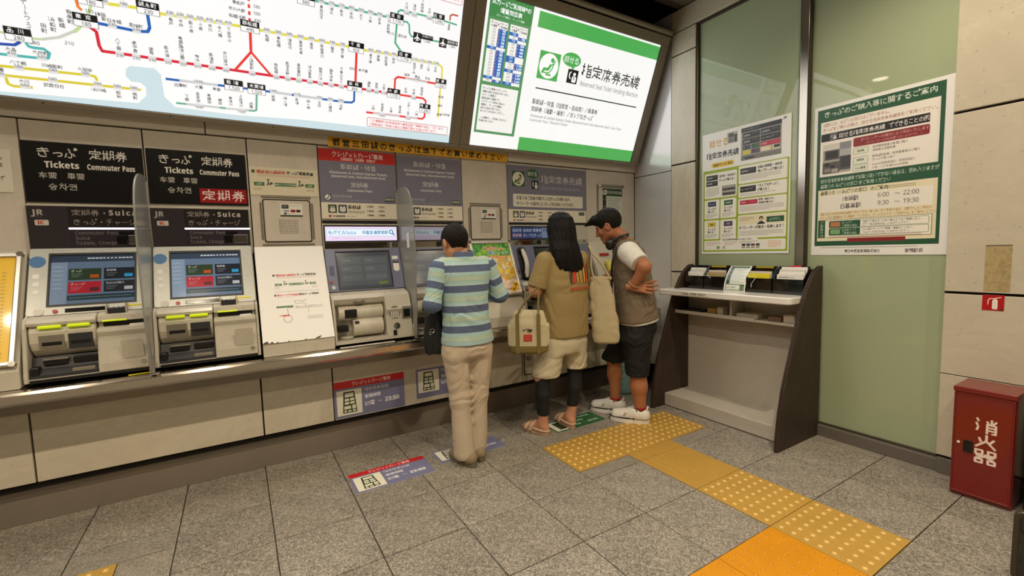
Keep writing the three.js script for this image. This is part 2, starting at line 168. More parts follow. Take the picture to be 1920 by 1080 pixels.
/** flat outline in x, y with thickness d towards +z */
function plate(pts, d, bevel = 0.001, holes = []) {
  const s = new THREE.Shape(pts.map((p) => new THREE.Vector2(...p)));
  for (const h of holes) s.holes.push(new THREE.Path(h.map((p) => new THREE.Vector2(...p))));
  return new THREE.ExtrudeGeometry(s, { depth: d - 2 * bevel, bevelEnabled: bevel > 0, bevelThickness: bevel, bevelSize: bevel, bevelOffset: -bevel, bevelSegments: 1 }).translate(0, 0, bevel);
}
const rectPts = (x0, y0, x1, y1) => [[x0, y0], [x1, y0], [x1, y1], [x0, y1]];
function roundPts(x0, y0, x1, y1, r, n = 4) {
  const p = [];
  for (const [cx, cy, a] of [[x1 - r, y0 + r, -90], [x1 - r, y1 - r, 0], [x0 + r, y1 - r, 90], [x0 + r, y0 + r, 180]]) for (let i = 0; i <= n; i++) { const t = ((a + (90 * i) / n) * Math.PI) / 180; p.push([cx + r * Math.cos(t), cy + r * Math.sin(t)]); }
  return p;
}
const tube = (pts, r, n = 24, m = 8, closed = false) => new THREE.TubeGeometry(new THREE.CatmullRomCurve3(pts.map((p) => new THREE.Vector3(...p)), closed), n, r, m, closed);
const cyl = (r0, r1, h, n = 20) => new THREE.CylinderGeometry(r0, r1, h, n);

// ---------------------------------------------------------------- textures
function canvasTex(w, h, draw) {
  const c = document.createElement('canvas'); c.width = w; c.height = h;
  draw(c.getContext('2d'), w, h);
  const t = new THREE.CanvasTexture(c); t.colorSpace = THREE.SRGBColorSpace; t.wrapS = t.wrapT = THREE.ClampToEdgeWrapping; return t;
}
function dataTex(n, f, srgb = true) {
  const d = new Uint8Array(n * n * 4);
  for (let y = 0; y < n; y++) for (let x = 0; x < n; x++) { const v = f(x / n, y / n, x, y), o = (y * n + x) * 4; for (let c = 0; c < 3; c++) d[o + c] = Math.max(0, Math.min(255, Array.isArray(v) ? v[c] : v)); d[o + 3] = 255; }
  const t = new THREE.DataTexture(d, n, n); t.colorSpace = srgb ? THREE.SRGBColorSpace : THREE.NoColorSpace; t.wrapS = t.wrapT = THREE.RepeatWrapping; t.magFilter = THREE.LinearFilter; t.minFilter = THREE.LinearMipmapLinearFilter; t.needsUpdate = true; return t;
}
function wrapNoise(u, v, f, z = 0) {       // periodic noise on the unit square
  const a = Math.sin(2 * Math.PI * u), b = Math.cos(2 * Math.PI * u), c = Math.sin(2 * Math.PI * v), d = Math.cos(2 * Math.PI * v), k = f / (2 * Math.PI);
  return noise.noise(a * k + 7.3 * z + c * k * 0.83, b * k + d * k * 0.71, c * k - a * k * 0.37 + 3.1 * z + d * k * 0.5);
}
const rr = rng(11);
const grainField = Array.from({ length: 512 * 512 }, () => rr());
const graniteMap = dataTex(512, (u, v, x, y) => {
  const q = grainField[((y >> 1) * 512 + (x >> 1))], q2 = grainField[y * 512 + x], q3 = grainField[((y >> 2) * 512 + (x >> 2) + 90000) % 262144], n = wrapNoise(u, v, 5) * 10;
  const q4 = grainField[((y >> 3) * 512 + (x >> 3) + 170000) % 262144];
  let g = 152 + (q - 0.5) * 60 + (q2 - 0.5) * 36 + (q3 - 0.5) * 58 + (q4 - 0.5) * 26 + n;
  if (q3 > 0.88) g -= 54; if (q3 < 0.07) g += 34; if (q > 0.95) g += 30;
  return [g, g * 0.972, g * 0.925];
});
const grainBump = dataTex(512, (u, v, x, y) => 90 + grainField[y * 512 + x] * 60 + grainField[((y >> 1) * 512 + (x >> 1))] * 60, false);
const smudgeRough = dataTex(256, (u, v, x, y) => 128 + wrapNoise(u, v, 6) * 60 + wrapNoise(u, v, 23, 1) * 36 + (grainField[y * 512 + x] - 0.5) * 18, false);
const wallMap = dataTex(512, (u, v, x, y) => { const g = 236 + wrapNoise(u, v, 3) * 6 + wrapNoise(u, v, 13, 2) * 5 + (grainField[y * 512 + x] - 0.5) * 9 + (grainField[(y >> 2) * 512 + (x >> 2)] > 0.993 ? -22 : 0); return [g, g * 0.995, g * 0.985]; });
const brushMap = dataTex(256, (u, v, x, y) => 128 + (grainField[x * 512 + 9] - 0.5) * 70 + (grainField[x * 512 + 40 + (y >> 6)] - 0.5) * 30, false);
const woodMap = dataTex(512, (u, v, x, y) => { const g = 62 + wrapNoise(u * 1, v, 4) * 8 + (grainField[x * 512 + (y >> 5)] - 0.5) * 12 + (grainField[(x >> 1) * 512 + 77 + (y >> 7)] - 0.5) * 14; return [g, g * 0.84, g * 0.72]; });
const clothBump = dataTex(128, (u, v, x, y) => 120 + 50 * Math.sin((x * Math.PI) / 2) * Math.sin((y * Math.PI) / 2) + (grainField[y * 512 + x] - 0.5) * 70, false);
const clothMap = dataTex(128, (u, v, x, y) => 236 + (grainField[y * 512 + x] - 0.5) * 26);
const rep = (t, x, y = x) => { const c = t.clone(); c.repeat.set(x, y); c.needsUpdate = true; return c; };

// ---------------------------------------------------------------- materials
const std = (o) => new THREE.MeshStandardMaterial(o), phy = (o) => new THREE.MeshPhysicalMaterial(o);
const M = {
  granite: [0xf4f0ea, 0xf0ece5, 0xe9e5de, 0xf2eee5].map((c) => std({ map: graniteMap, color: c, roughness: 0.62, roughnessMap: null, bumpMap: grainBump, bumpScale: 0.0006 })),
  grout: std({ color: 0x5a544b, roughness: 0.95 }),
  cream: std({ map: wallMap, color: 0xdfd6c3, roughness: 0.5, roughnessMap: rep(smudgeRough, 1) }),
  fascia: std({ map: wallMap, color: 0xe9e1d4, roughness: 0.45 }),
  joint: std({ color: 0x1c1712, roughness: 0.9 }),
  steel: std({ color: 0xb9b2a6, metalness: 1, roughness: 0.3, roughnessMap: rep(brushMap, 3, 1), bumpMap: rep(brushMap, 3, 1), bumpScale: 0.00006 }),
  steelSatin: std({ color: 0xa09a92, metalness: 1, roughness: 0.42, roughnessMap: rep(brushMap, 2, 1) }),
  sidePanel: std({ color: 0xd2d1d2, metalness: 0.25, roughness: 0.34, roughnessMap: rep(brushMap, 2, 1) }),
  chrome: std({ color: 0xd8d6d2, metalness: 1, roughness: 0.14 }),
  frame: std({ map: wallMap, color: 0xa79f90, metalness: 0.3, roughness: 0.42 }),
  darkFrame: std({ color: 0x4d4638, metalness: 0.5, roughness: 0.4 }),
  brown: std({ color: 0x3a2c22, roughness: 0.5, roughnessMap: smudgeRough }),
  glass: phy({ color: 0xaab695, roughness: 0.55, clearcoat: 1, clearcoatRoughness: 0.02, specularIntensity: 0.3 }),
  baseGrey: std({ color: 0x77716a, roughness: 0.42, metalness: 0.3 }),
  machine: std({ map: wallMap, color: 0xdad4c5, roughness: 0.42, roughnessMap: smudgeRough }),
  machineFace: std({ map: wallMap, color: 0xc6cac6, roughness: 0.34, metalness: 0.25 }),
  machineDark: std({ color: 0x35363a, roughness: 0.38 }),
  slot: std({ color: 0x0d0c0c, roughness: 0.5 }),
  black: std({ color: 0x161515, roughness: 0.4 }),
  gloss: phy({ color: 0x0a0a0b, roughness: 0.12, clearcoat: 1, clearcoatRoughness: 0.05 }),
  blueFace: std({ map: wallMap, color: 0x7a80a0, roughness: 0.4, metalness: 0.1 }),
  white: std({ map: wallMap, color: 0xf2eee4, roughness: 0.5 }),
  whiteGloss: phy({ color: 0xf4f1ea, roughness: 0.35, clearcoat: 0.6, clearcoatRoughness: 0.1 }),
  paper: std({ color: 0xf4f2ec, roughness: 0.75 }),
  acrylic: phy({ color: 0xb9b9b4, roughness: 0.22, transmission: 0.42, thickness: 0, ior: 1.49, specularIntensity: 0.8 }),
  clear: phy({ color: 0xffffff, roughness: 0.05, transmission: 1, thickness: 0, ior: 1.49 }),
  lime: std({ color: 0xe4f02a, roughness: 0.5 }),
  kick: phy({ color: 0x9d9387, metalness: 1, roughness: 0.42, anisotropy: 0.85, anisotropyRotation: Math.PI / 2, bumpMap: rep(brushMap, 6, 1), bumpScale: 0.00004 }),
  yellowTile: std({ map: rep(wallMap, 1), color: 0xcba24c, roughness: 0.5, bumpMap: grainBump, bumpScale: 0.0003 }),
  orangeTile: std({ map: rep(wallMap, 1), color: 0xe79c0e, roughness: 0.45, bumpMap: grainBump, bumpScale: 0.0003 }),
  studPale: std({ color: 0xe4c076, roughness: 0.5 }),
  red: phy({ color: 0x780f08, roughness: 0.3, clearcoat: 0.5, clearcoatRoughness: 0.15 }),
  wood: std({ map: woodMap, color: 0xf4dccb, roughness: 0.55 }),
  woodEdge: std({ map: woodMap, color: 0xf0dcc8, roughness: 0.5 }),
  laminate: std({ map: wallMap, color: 0xd2ccc2, roughness: 0.42 }),
  redTape: std({ color: 0xd02848, roughness: 0.4 }), redTape2: std({ color: 0x5a120c, roughness: 0.5 }),
  rubber: std({ color: 0x1d1c1b, roughness: 0.8 }),
};
/** a printed thing: front face carries the texture */
function printed(tex, { rough = 0.5, side = M.paper, coat = 0, glow = 0 } = {}) {
  const f = phy({ map: tex, roughness: rough, clearcoat: coat, clearcoatRoughness: 0.06 });
  if (glow) { f.emissive = new THREE.Color(1, 1, 1); f.emissiveMap = tex; f.emissiveIntensity = glow; f.color.setScalar(0.25); }
  return [side, side, side, side, f, side];
}
const sheet = (w, h, d = 0.002) => new THREE.BoxGeometry(w, h, d).translate(0, 0, d / 2);

// ---------------------------------------------------------------- setting: floor of granite tiles and tactile paving
const TX = 1.7263, TZ = 1.1124, TS = 0.4;              // a tile corner of the 40 cm grid
const floorGroup = struct('floor', span(-6.5, 3.3, -0.16, -0.012, -0.5, 7.2, 0), M.grout);
{
  const r = rng(5), variants = [];
  for (let k = 0; k < 8; k++) {
    const g = box(TS - 0.005, 0.012, TS - 0.005, 0.0015), p = g.attributes.position, uv = g.attributes.uv, ox = r(), oy = r(), turn = k & 1;
    for (let i = 0; i < p.count; i++) { const a = p.getX(i) / 0.72 + ox, b = p.getZ(i) / 0.72 + oy; uv.setXY(i, turn ? b : a, turn ? a : b); }
    variants.push(g.translate(0, -0.006, 0));
  }
  const taken2 = new Set();
  const tactile = (x, z) => taken2.add(`${Math.round((x - TX) / TS)},${Math.round((z - TZ) / TS)}`);
  // tactile slabs: [x0, z0, width, depth, kind]
  const slabs = [[TX - TS, TZ - 0.5068, TS, TS, 'dots'], [TX, TZ - 0.5068, TS, TS, 'dots'], [TX + TS, TZ - 0.5068, TS, TS, 'dots'], [TX, TZ - 0.1068, TS, 0.1068, 'bars'], [TX, TZ, TS, TS, 'bars'], [TX, TZ + TS, TS, TS, 'dots'], [TX, TZ + 2 * TS, TS, TS, 'dots'],
    [TX - TS, TZ + 2 * TS, TS, TS, 'orange'], [TX - 2 * TS, TZ + 2 * TS, TS, TS, 'orange'], [-1.281, 0.49, TS, TS, 'old']];
  const stud = new THREE.LatheGeometry([[0.0105, 0], [0.0098, 0.002], [0.0065, 0.0042], [0, 0.005]].map((p) => new THREE.Vector2(...p)), 10);
  const bar = T(box(0.012, 0.004, TS - 0.05, 0.0018), 0, 0.0004, 0);
  let singles = 0;
  slabs.forEach(([x0, z0, w, d, kind]) => {
    const mat = kind === 'orange' ? M.orangeTile : M.yellowTile, slab = put('tactile_tile', box(w - 0.003, 0.014, d - 0.003, 0.0015), mat, floorGroup, [x0 + w / 2, -0.0055, z0 + d / 2]);
    if (kind === 'bars') { for (let i = 0; i < 7; i++) { const b = put('bar', bar, mat, slab, [-w / 2 + 0.034 + i * 0.0553, 0.007, 0]); if (d < 0.2) b.scale.z = d / TS * 0.9; } return; }
    const sm = kind === 'orange' ? M.orangeTile : M.studPale, far = [];
    for (let i = 0; i < 7; i++) for (let j = 0; j < 7; j++) {
      const px = -w / 2 + 0.034 + i * 0.0553, pz = -d / 2 + 0.034 + j * 0.0553;
      if (z0 > 0.9 && singles < 245) { put('stud', stud, sm, slab, [px, 0.007, pz]); singles++; } else far.push(stud.clone().translate(px, 0.007, pz));
    }
    if (far.length) info(put('studs', far, sm, slab), null, null, null, 'stuff');
  });
  const clash = (x, z) => slabs.filter(([a, b, w, d]) => x + TS > a + 0.01 && x < a + w - 0.01 && z + TS > b + 0.01 && z < b + d - 0.01);
  const farTiles = [];
  for (let i = -20; i <= 3; i++) for (let j = -4; j <= 14; j++) {
    let x0 = TX + i * TS, z0 = TZ + j * TS, x1 = Math.min(x0 + TS, 3.02), z1 = z0 + TS;
    if (x0 > 3 || x1 - x0 < 0.03) continue;
    const near = x0 > -2.4 && z0 < 3.3;
    let pieces = [[x0, x1, z0, z1]];
    for (const [a, b, w, d] of clash(x0, z0)) pieces = pieces.flatMap(([p, q, s, t]) => {    // cut the stone around a tactile slab
      if (q <= a || p >= a + w || t <= b || s >= b + d) return [[p, q, s, t]];
      const out = [];
      if (s < b) out.push([p, q, s, b]); if (t > b + d) out.push([p, q, b + d, t]);
      const s2 = Math.max(s, b), t2 = Math.min(t, b + d);
      if (p < a) out.push([p, a, s2, t2]); if (q > a + w) out.push([a + w, q, s2, t2]);
      return out;
    });
    for (const [p, q, s, t] of pieces) {
      if (q - p < 0.02 || t - s < 0.02) continue;
      const g = variants[Math.floor(r() * 8)], m = M.granite[Math.floor(r() * 4)], whole = q - p > 0.399 && t - s > 0.399;
      const cut = whole ? g : g.clone().scale((q - p - 0.005) / (TS - 0.005), 1, (t - s - 0.005) / (TS - 0.005));
      if (near) put('floor_tile', cut, m, floorGroup, [(p + q) / 2, (r() - 0.5) * 0.0012, (s + t) / 2]);
      else farTiles.push(cut.clone().translate((p + q) / 2, 0, (s + t) / 2));
    }
  }
  info(put('floor_tiles_beyond', farTiles, M.granite[1], floorGroup), null, null, null, 'stuff');
}

// ---------------------------------------------------------------- back wall with its panels
const wallBack = struct('wall_back', [span(-6.5, 3.3, 0, 4.0, -0.5, -0.2, 0)], M.joint);
{
  const P = (name, x0, x1, y0, y1, z1, mat, d = 0.025, parent = wallBack, r = 0.002) => put(name, box(x1 - x0, y1 - y0, d, r), mat, parent, [(x0 + x1) / 2, (y0 + y1) / 2, z1 - d / 2]);
  const lowX = [-4.4, -3.35, -2.32, -1.277, -0.266, 0.147, 1.19, 1.638, 2.45, 3.035];
  put('panel_backing', span(-6.5, 3.035, 0.19, 0.7, -0.2, -0.128, 0), M.joint, wallBack);
  for (let i = 0; i < lowX.length - 1; i++) P('lower_panel', lowX[i] + 0.004, lowX[i + 1] - 0.004, 0.232, 0.7, -0.1, M.cream);
  const trimX = [-4.4, -2.4, -1.18, -0.28, 1.66, 3.035];
  for (let i = 0; i < trimX.length - 1; i++) P('trim_strip', trimX[i] + 0.002, trimX[i + 1] - 0.002, 0.186, 0.229, -0.138, M.cream, 0.03);
  // plain panels between and beyond the machines, and the fascia above
  for (const [x0, x1] of [[-4.4, -2.9], [-2.895, -1.62]]) P('upper_panel', x0, x1, 1.36, 2.045, -0.17, M.fascia);
  for (const [x0, x1] of [[-1.615, -1.222], [-0.244, 0.148], [1.176, 1.574], [2.418, 3.03]]) P('upper_panel', x0, x1, x0 > 2 ? 0.9 : 1.36, 2.045, -0.17, M.fascia);
  for (const [x0, x1] of [[-1.216, -0.742], [-0.736, -0.25], [0.154, 0.662], [0.67, 1.17], [1.58, 2.412]]) P('upper_panel', x0, x1, 1.36, 2.045, -0.172, M.fascia);
  for (const [x0, x1] of [[-4.4, -0.45], [-0.445, 1.58], [1.585, 3.03]]) P('fascia_panel', x0, x1, 2.052, 2.14, -0.155, M.fascia, 0.05);
  for (const [x0, x1] of [[-4.4, -1.6], [-1.59, 0.6], [0.61, 2.4], [2.41, 2.82], [2.825, 3.03]]) P('brown_panel', x0, x1, 2.9, 3.9, -0.16, M.brown, 0.04);
}
struct('baseboard_back', [span(-6.5, 3.035, 0.0, 0.19, -0.2, -0.172, 0.003)], M.kick);
struct('ceiling', [span(-6.7, 3.4, CEILING, CEILING + 0.15, 0.34, 7.4, 0), span(-6.7, 3.4, CEILING, 3.95, 0.34, 0.4, 0), span(-6.7, 3.4, 3.92, 4.05, -0.6, 0.4, 0)], std({ color: 0x6e665a, roughness: 0.85 }));
struct('wall_left', span(-6.7, -6.5, 0, CEILING, -0.5, 7.2, 0), std({ color: 0x5a5248, roughness: 0.7 }));
struct('wall_front', span(-6.7, 3.3, 0, CEILING, 7.0, 7.2, 0), std({ color: 0x4e473e, roughness: 0.7 }));

// ---------------------------------------------------------------- right wall: stone columns, frosted green panes, frames
const wallRight = struct('wall_right', [span(3.12, 3.3, 0, 4.0, -0.5, 7.2, 0)], M.joint);
{
  const S = (name, z0, z1, y0, y1, x0, mat, d = 0.05, r = 0.003) => put(name, box(d, y1 - y0, z1 - z0, r), mat, wallRight, [x0 + d / 2, (y0 + y1) / 2, (z0 + z1) / 2]);
  S('side_panel', -0.17, 0.268, 0.2, 2.0, 3.035, M.sidePanel, 0.06);
  S('side_panel', -0.17, 0.268, 2.006, CEILING, 3.035, M.sidePanel, 0.06);
  const far = [0.1, 0.58, 1.1, 2.045, 2.975, 3.165, CEILING];
  S('column_core', 0.27, 0.51, 0, CEILING, 3.05, M.joint, 0.07, 0);
  for (let i = 0; i < far.length - 1; i++) S('column_panel', 0.275, i === 5 ? 2.2 : 0.518, far[i] + 0.006, far[i + 1] - 0.006, 3.03, M.cream, 0.09);
  // near column
  S('column_core', 2.15, 7.0, 0, CEILING, 3.025, M.joint, 0.1, 0);
  const near = [0.105, 0.578, 1.035, 2.0, CEILING], cols = [2.146, 3.45, 4.75, 6.05, 7.0];
  for (let c = 0; c < 4; c++) for (let i = 0; i < 4; i++) S('column_panel', cols[c], cols[c + 1] - 0.006, near[i] + 0.007 * (i > 1 ? 1 : 0.3), near[i + 1] - 0.007 * (i > 0 ? 1 : 0.3), 3.0, M.cream, 0.12);
  S('column_foot', 2.15, 7.0, 0, 0.092, 2.998, M.baseGrey, 0.12);
  S('beam_core', 0.5, 2.16, 3.15, CEILING, 3.06, M.joint, 0.06, 0);
}
for (const [n, z0, z1] of [[1, 0.538, 1.335], [2, 1.408, 2.136]]) {
  const w = struct(`window_${n}`, [span(3.04, 3.1, 0.085, 3.165, z0 - 0.018, z0, 0.002), span(3.04, 3.1, 0.085, 3.165, z1, z1 + 0.012, 0.002), span(3.04, 3.1, 3.145, 3.165, z0, z1, 0.002), span(3.04, 3.1, 0.07, 0.085, z0, z1, 0.002)], M.darkFrame);
  put('pane', span(3.06, 3.072, 0.085, 3.146, z0, z1, 0), M.glass, w);
}
struct('trim_1', [span(3.03, 3.1, 0.085, 3.165, 1.343, 1.397, 0.004)], M.steel);
struct('baseboard_right', [span(3.01, 3.1, 0, 0.075, 0.52, 2.15, 0.004)], M.baseGrey);

// ---------------------------------------------------------------- downlights
{
  const trim = new THREE.LatheGeometry([[0.075, 0.012], [0.098, 0.0], [0.104, -0.006], [0.098, -0.008], [0.08, 0]].map((p) => new THREE.Vector2(...p)), 28);
  const lens = new THREE.CylinderGeometry(0.078, 0.078, 0.006, 28);
  const glow = std({ color: 0xffffff, emissive: LAMP, emissiveIntensity: 14 }), ring = std({ color: 0xe8e4da, roughness: 0.4 });
  let k = 0;
  for (const [z, power, only] of LAMP_ROWS) for (const x of only ?? LAMP_COLUMNS) {
    const t = thing('downlight', 'round recessed ceiling downlight with a white trim ring', 'light', [x, CEILING, z], 0, 'ceiling downlights');
    put('trim_ring', trim, ring, t); put('lens', lens, glow, t, [0, 0.001, 0]);
    const l = new THREE.SpotLight(LAMP, power, 0, 1.25, 0.45, 2); l.position.set(x, CEILING - 0.012, z); l.target.position.set(x, 0, z);
    l.castShadow = true; l.shadow.radius = 1.7; l.name = `downlight_beam_${++k}`; scene.add(l, l.target);
  }
}

// ---------------------------------------------------------------- print: the fare map, signs, posters, screens
const fill = (c, col, x, y, w, h) => { c.fillStyle = col; c.fillRect(x, y, w, h); };
const rrect = (c, x, y, w, h, r) => { c.beginPath(); c.roundRect(x, y, w, h, r); };
const lines = (c, pts, col, w) => { c.strokeStyle = col; c.lineWidth = w; c.lineCap = 'butt'; c.lineJoin = 'round'; c.beginPath(); pts.forEach(([x, y], i) => (i ? c.lineTo(x, y) : c.moveTo(x, y))); c.stroke(); };
const xy = (s) => s.split(' ').map((p) => p.split(',').map(Number));
const rows = (c, list, x, y, h, gap, o = {}) => list.forEach((t, i) => write(c, t, x, y + i * gap, h, o));
const RED = '#e0323a', YEL = '#e6dc4a', BLU = '#2a62b4', GRN = '#5cb088', PAL = '#d2d2d2';

const mapTex = canvasTex(2048, 717, (c, W, H) => {
  fill(c, '#ffffff', 0, 0, W, H);
  c.fillStyle = '#cfe4ea'; c.beginPath();
  for (const [x, y] of xy('0,706 666,706 812,701 975,696 999,670 1000,645 989,634 966,634 954,620 957,600 968,589 1029,586 1043,602 1045,667 1071,695 1237,699 1459,689 1714,688 2048,682 2048,735 0,735')) c.lineTo(x, y);
  c.fill();
  const big = (n, x, y, fare, w = 54) => { fill(c, '#fff', x - w / 2, y - 17, w, 34); fill(c, '#141414', x - w / 2, y - 17, w, 18); c.strokeStyle = '#555'; c.lineWidth = 1.2; c.strokeRect(x - w / 2, y - 17, w, 34); const s = 14; write(c, n, x, y - 15.5, s, { align: 'center', color: '#fff', w: 0.12, gap: n.length < 3 ? 8 : 1 }); write(c, fare, x, y + 1.5, 14, { align: 'center', color: '#222' }); };
  // stops along a line: names beneath (vertical) or above, fare in a pale gap on the line
  const stops = (x0, y0, x1, y1, list, { below = true, flat = false, h = 11.5, off = 9 } = {}) => {
    const st = list.split(' ');
    st.forEach((s, i) => {
      const [n, fare] = s.split(':'), t = st.length > 1 ? i / (st.length - 1) : 0, x = x0 + (x1 - x0) * t, y = y0 + (y1 - y0) * t;
      if (fare) { fill(c, '#e4e4e4', x - 10, y - 6, 20, 12); write(c, fare, x, flat || below ? y - 10 : y + 1, 11.5, { align: 'center', color: '#333' }); }
      if (flat) write(c, n, x, below ? y + 8 : y - 20, h, { align: 'center', color: '#333', w: 0.075 });
      else write(c, n, x - h / 2, below ? y + off : y - off - [...n].length * (h - 0.5), h, { vertical: true, gap: -0.5, color: '#333', w: 0.075 });
    });
  };
  lines(c, xy('696,550 735,556 778,553'), '#c9dba4', 6); lines(c, xy('778,553 817,540 853,517 874,496'), '#cfd2c8', 7); lines(c, xy('853,520 874,496 891,465 901,438'), '#c6dd98', 7);
  lines(c, xy('744,568 748,576 756,578 779,577 789,586 784,600 775,603 685,607 540,608'), '#54b6b4', 7);
  lines(c, xy('500,586 690,581 720,578 733,568'), '#2b50a8', 7); lines(c, xy('869,300 869,435 871,452 878,459'), '#f08040', 7);
  lines(c, xy('920,430 1012,424 1052,428 1280,418 1321,418 1622,414 1667,415 1803,411'), YEL, 8); lines(c, xy('1848,415 1970,414 1983,422 1986,472 1983,501 1985,616'), YEL, 7);
  lines(c, xy('903,485 941,486 997,488 1024,484 1030,472 1029,438'), BLU, 8);
  lines(c, xy('889,499 902,509 903,545 908,559 943,558 1232,555 1356,554 1620,551 1768,550'), '#d9283c', 8); lines(c, xy('1768,550 1912,550 1925,558 1925,621 1916,630 1685,633'), '#ea3a34', 7);
  lines(c, xy('1247,555 1298,490 1356,554'), '#ea3a34', 7); lines(c, xy('1300,90 1299,404'), '#ea4a44', 7);
  for (let y = 100; y < 400; y += 20) fill(c, '#fff', 1294, y, 12, 9);
  lines(c, xy('1299,431 1298,492'), '#ea3a34', 8); lines(c, xy('500,640 679,638 869,632 881,633 884,645'), '#dccb3c', 7); lines(c, xy('500,664 675,662 987,655'), '#dccb3c', 7); lines(c, xy('686,667 687,683 697,688 737,686'), '#dccb3c', 7);
  lines(c, xy('1054,612 1306,607 1601,607 1629,605 1638,598 1638,553'), BLU, 7); lines(c, xy('1090,611 1195,609'), PAL, 7);
  lines(c, xy('1074,682 1239,680 1297,678 1305,674 1309,612'), '#6cae90', 6); lines(c, xy('1101,681 1195,680'), PAL, 6); lines(c, xy('1212,680 1282,680'), PAL, 6);
  lines(c, xy('1400,300 1495,294 1766,289'), GRN, 7); lines(c, xy('1786,303 1784,369 1813,399'), GRN, 7); lines(c, xy('1789,284 1788,264 1798,256 1950,254 2028,258'), GRN, 6); lines(c, xy('1997,249 1996,233 2006,226 2030,226'), '#c0604a', 6);
  lines(c, xy('1800,292 1825,290 1834,298 1837,325 1846,335 2009,330'), GRN, 6); lines(c, xy('1642,424 1641,543'), '#ea3a34', 8); lines(c, xy('1792,543 1792,495 1803,486 1978,486'), '#ea3a34', 7); lines(c, xy('1832,487 1925,487'), PAL, 6);
  lines(c, xy('1350,607 1420,607'), PAL, 7); lines(c, xy('1448,607 1510,607'), PAL, 7); lines(c, xy('1712,633 1820,632'), PAL, 6); lines(c, xy('1858,631 1895,630'), PAL, 6);
  stops(1085, 424, 1238, 419, '亀戸:230 平井:230 新小岩:320 小岩:320 市川:410 本八幡:410 下総中山:410'); stops(1348, 417, 1592, 414, '船橋:490 東船橋:580 津田沼:580 幕張本郷:660 幕張:660 新検見川:660 稲毛:740 西千葉:740');
  stops(1694, 414, 1782, 412, '東千葉:860 都賀:860 四街道:990 物井:990'); stops(1866, 415, 1955, 414, '南酒々井:1170 榎戸:1170 八街:1340 日向:1340', { h: 11 });
  stops(948, 558, 1222, 555, '八丁堀:230 越中島:230 潮見:230 新木場:320 葛西臨海公園:320 舞浜:410 新浦安:490 市川塩浜:490', { below: false }); stops(1298, 554, 1298, 554, '二俣新町:580', { below: false });
  stops(1372, 553, 1590, 551, '南船橋:580 新習志野:580 幕張豊砂:660 海浜幕張:660 検見川浜:660 稲毛海岸:740 千葉みなと:740', { below: false }); stops(1692, 550, 1750, 550, '鎌取:990 誉田:990 土気:1170', { below: false });
  stops(1838, 550, 1905, 550, '永田 本納:1340 新茂原', { below: false }); stops(1712, 633, 1890, 630, '三門 長者町:1690 太東 東浪見 上総一ノ宮:1520 八積', { below: false, h: 11 }); stops(1838, 487, 1925, 487, '福俵 東金:1340 求名', { below: false, flat: true });
  stops(1360, 607, 1590, 607, '巌根:1340 袖ヶ浦 長浦:1170 姉ヶ崎 五井:990 八幡宿:990 浜野:990', { off: 9 }); stops(1092, 612, 1190, 609, '佐貫町 大貫:1690 青堀', { flat: true });
  stops(1105, 681, 1290, 680, '下郡 馬来田:1690 東横田 横田 東清川 上総清川:1520 祇園', { below: false, h: 11 });
  stops(930, 427, 975, 425, '・:180 ・:180', { flat: true, below: false }); stops(941, 486, 997, 488, '新日本橋:230 馬喰町:230', { flat: true, below: false });
  stops(650, 607, 770, 603, '蒲田:410 大森:410 大井町:320', { flat: true, below: false }); stops(718, 638, 860, 632, '八丁畷:580 川崎新町:580 小田栄:580', { flat: true, below: false });
  stops(675, 662, 675, 662, '安善:580', { flat: true, below: false }); stops(784, 660, 884, 657, '武蔵白石:580 浜川崎:580', { flat: true }); stops(930, 657, 970, 656, '昭和:580 扇町:580'); stops(722, 686, 722, 686, '大川:660', { flat: true, below: false });
  for (const [n, x, y] of [['高輪ゲートウェイ', 752, 432], ['田町', 782, 510], ['浜松町', 802, 490], ['新橋', 822, 488], ['有楽町', 842, 462]]) write(c, n, x, y, 13, { vertical: true, color: '#333', w: 0.075 });
  write(c, '210', 826, 545, 13, { color: '#333' }); write(c, '280', 752, 558, 13, { color: '#333' }); write(c, '神田', 906, 455, 12, { color: '#333' }); write(c, '180', 884, 452, 12, { color: '#333' });
  for (const [n, f, y] of [['東松戸', '580', 346], ['市川大野', '580', 366], ['船橋法典', '490', 386]]) { write(c, n, 1288, y, 12, { align: 'right', color: '#333', w: 0.075 }); write(c, f, 1312, y, 12, { color: '#333' }); }
  stops(1520, 293, 1755, 289, '東我孫子:680 湖北:770 新木:770 布佐:860 木下:860 小林:990 安食:990 下総松崎:1170'); stops(1820, 257, 1910, 255, '久住:1340 滑河:1520 下総神崎 大戸:1690', { below: false });
  write(c, '1,170', 1752, 336, 11, { color: '#333' }); write(c, '酒々井', 1792, 336, 12, { color: '#333' }); write(c, '860', 1618, 480, 12, { color: '#333' }); write(c, '本千葉', 1650, 480, 12, { color: '#333' });
  stops(1990, 520, 1990, 590, '松尾 横芝 飯倉', { flat: true }); write(c, '八日市場', 1994, 596, 11, { color: '#333' }); write(c, '香取', 1990, 262, 11, { color: '#333', vertical: true });
  for (const [n, x, y, f, w] of [['品川', 732, 550, '280'], ['東京', 882, 484, '180'], ['秋葉原', 900, 425, '180'], ['錦糸町', 1032, 420, '230'], ['君津', 1241, 603, '1,520'], ['西船橋', 1299, 414, '490'], ['千葉', 1641, 412, '820'], ['佐倉', 1824, 411, '1,170'], ['成東', 1984, 482, '1,520', 46], ['蘇我', 1639, 546, '860'], ['大網', 1790, 549, '1,170', 50], ['茂原', 1924, 588, '1,340', 46], ['木更津', 1309, 605, '1,520'], ['成田', 1785, 288, '1,170', 50], ['佐原', 1950, 253, '1,690', 46], ['我孫子', 1471, 296, '680']]) big(n, x, y, f, w);
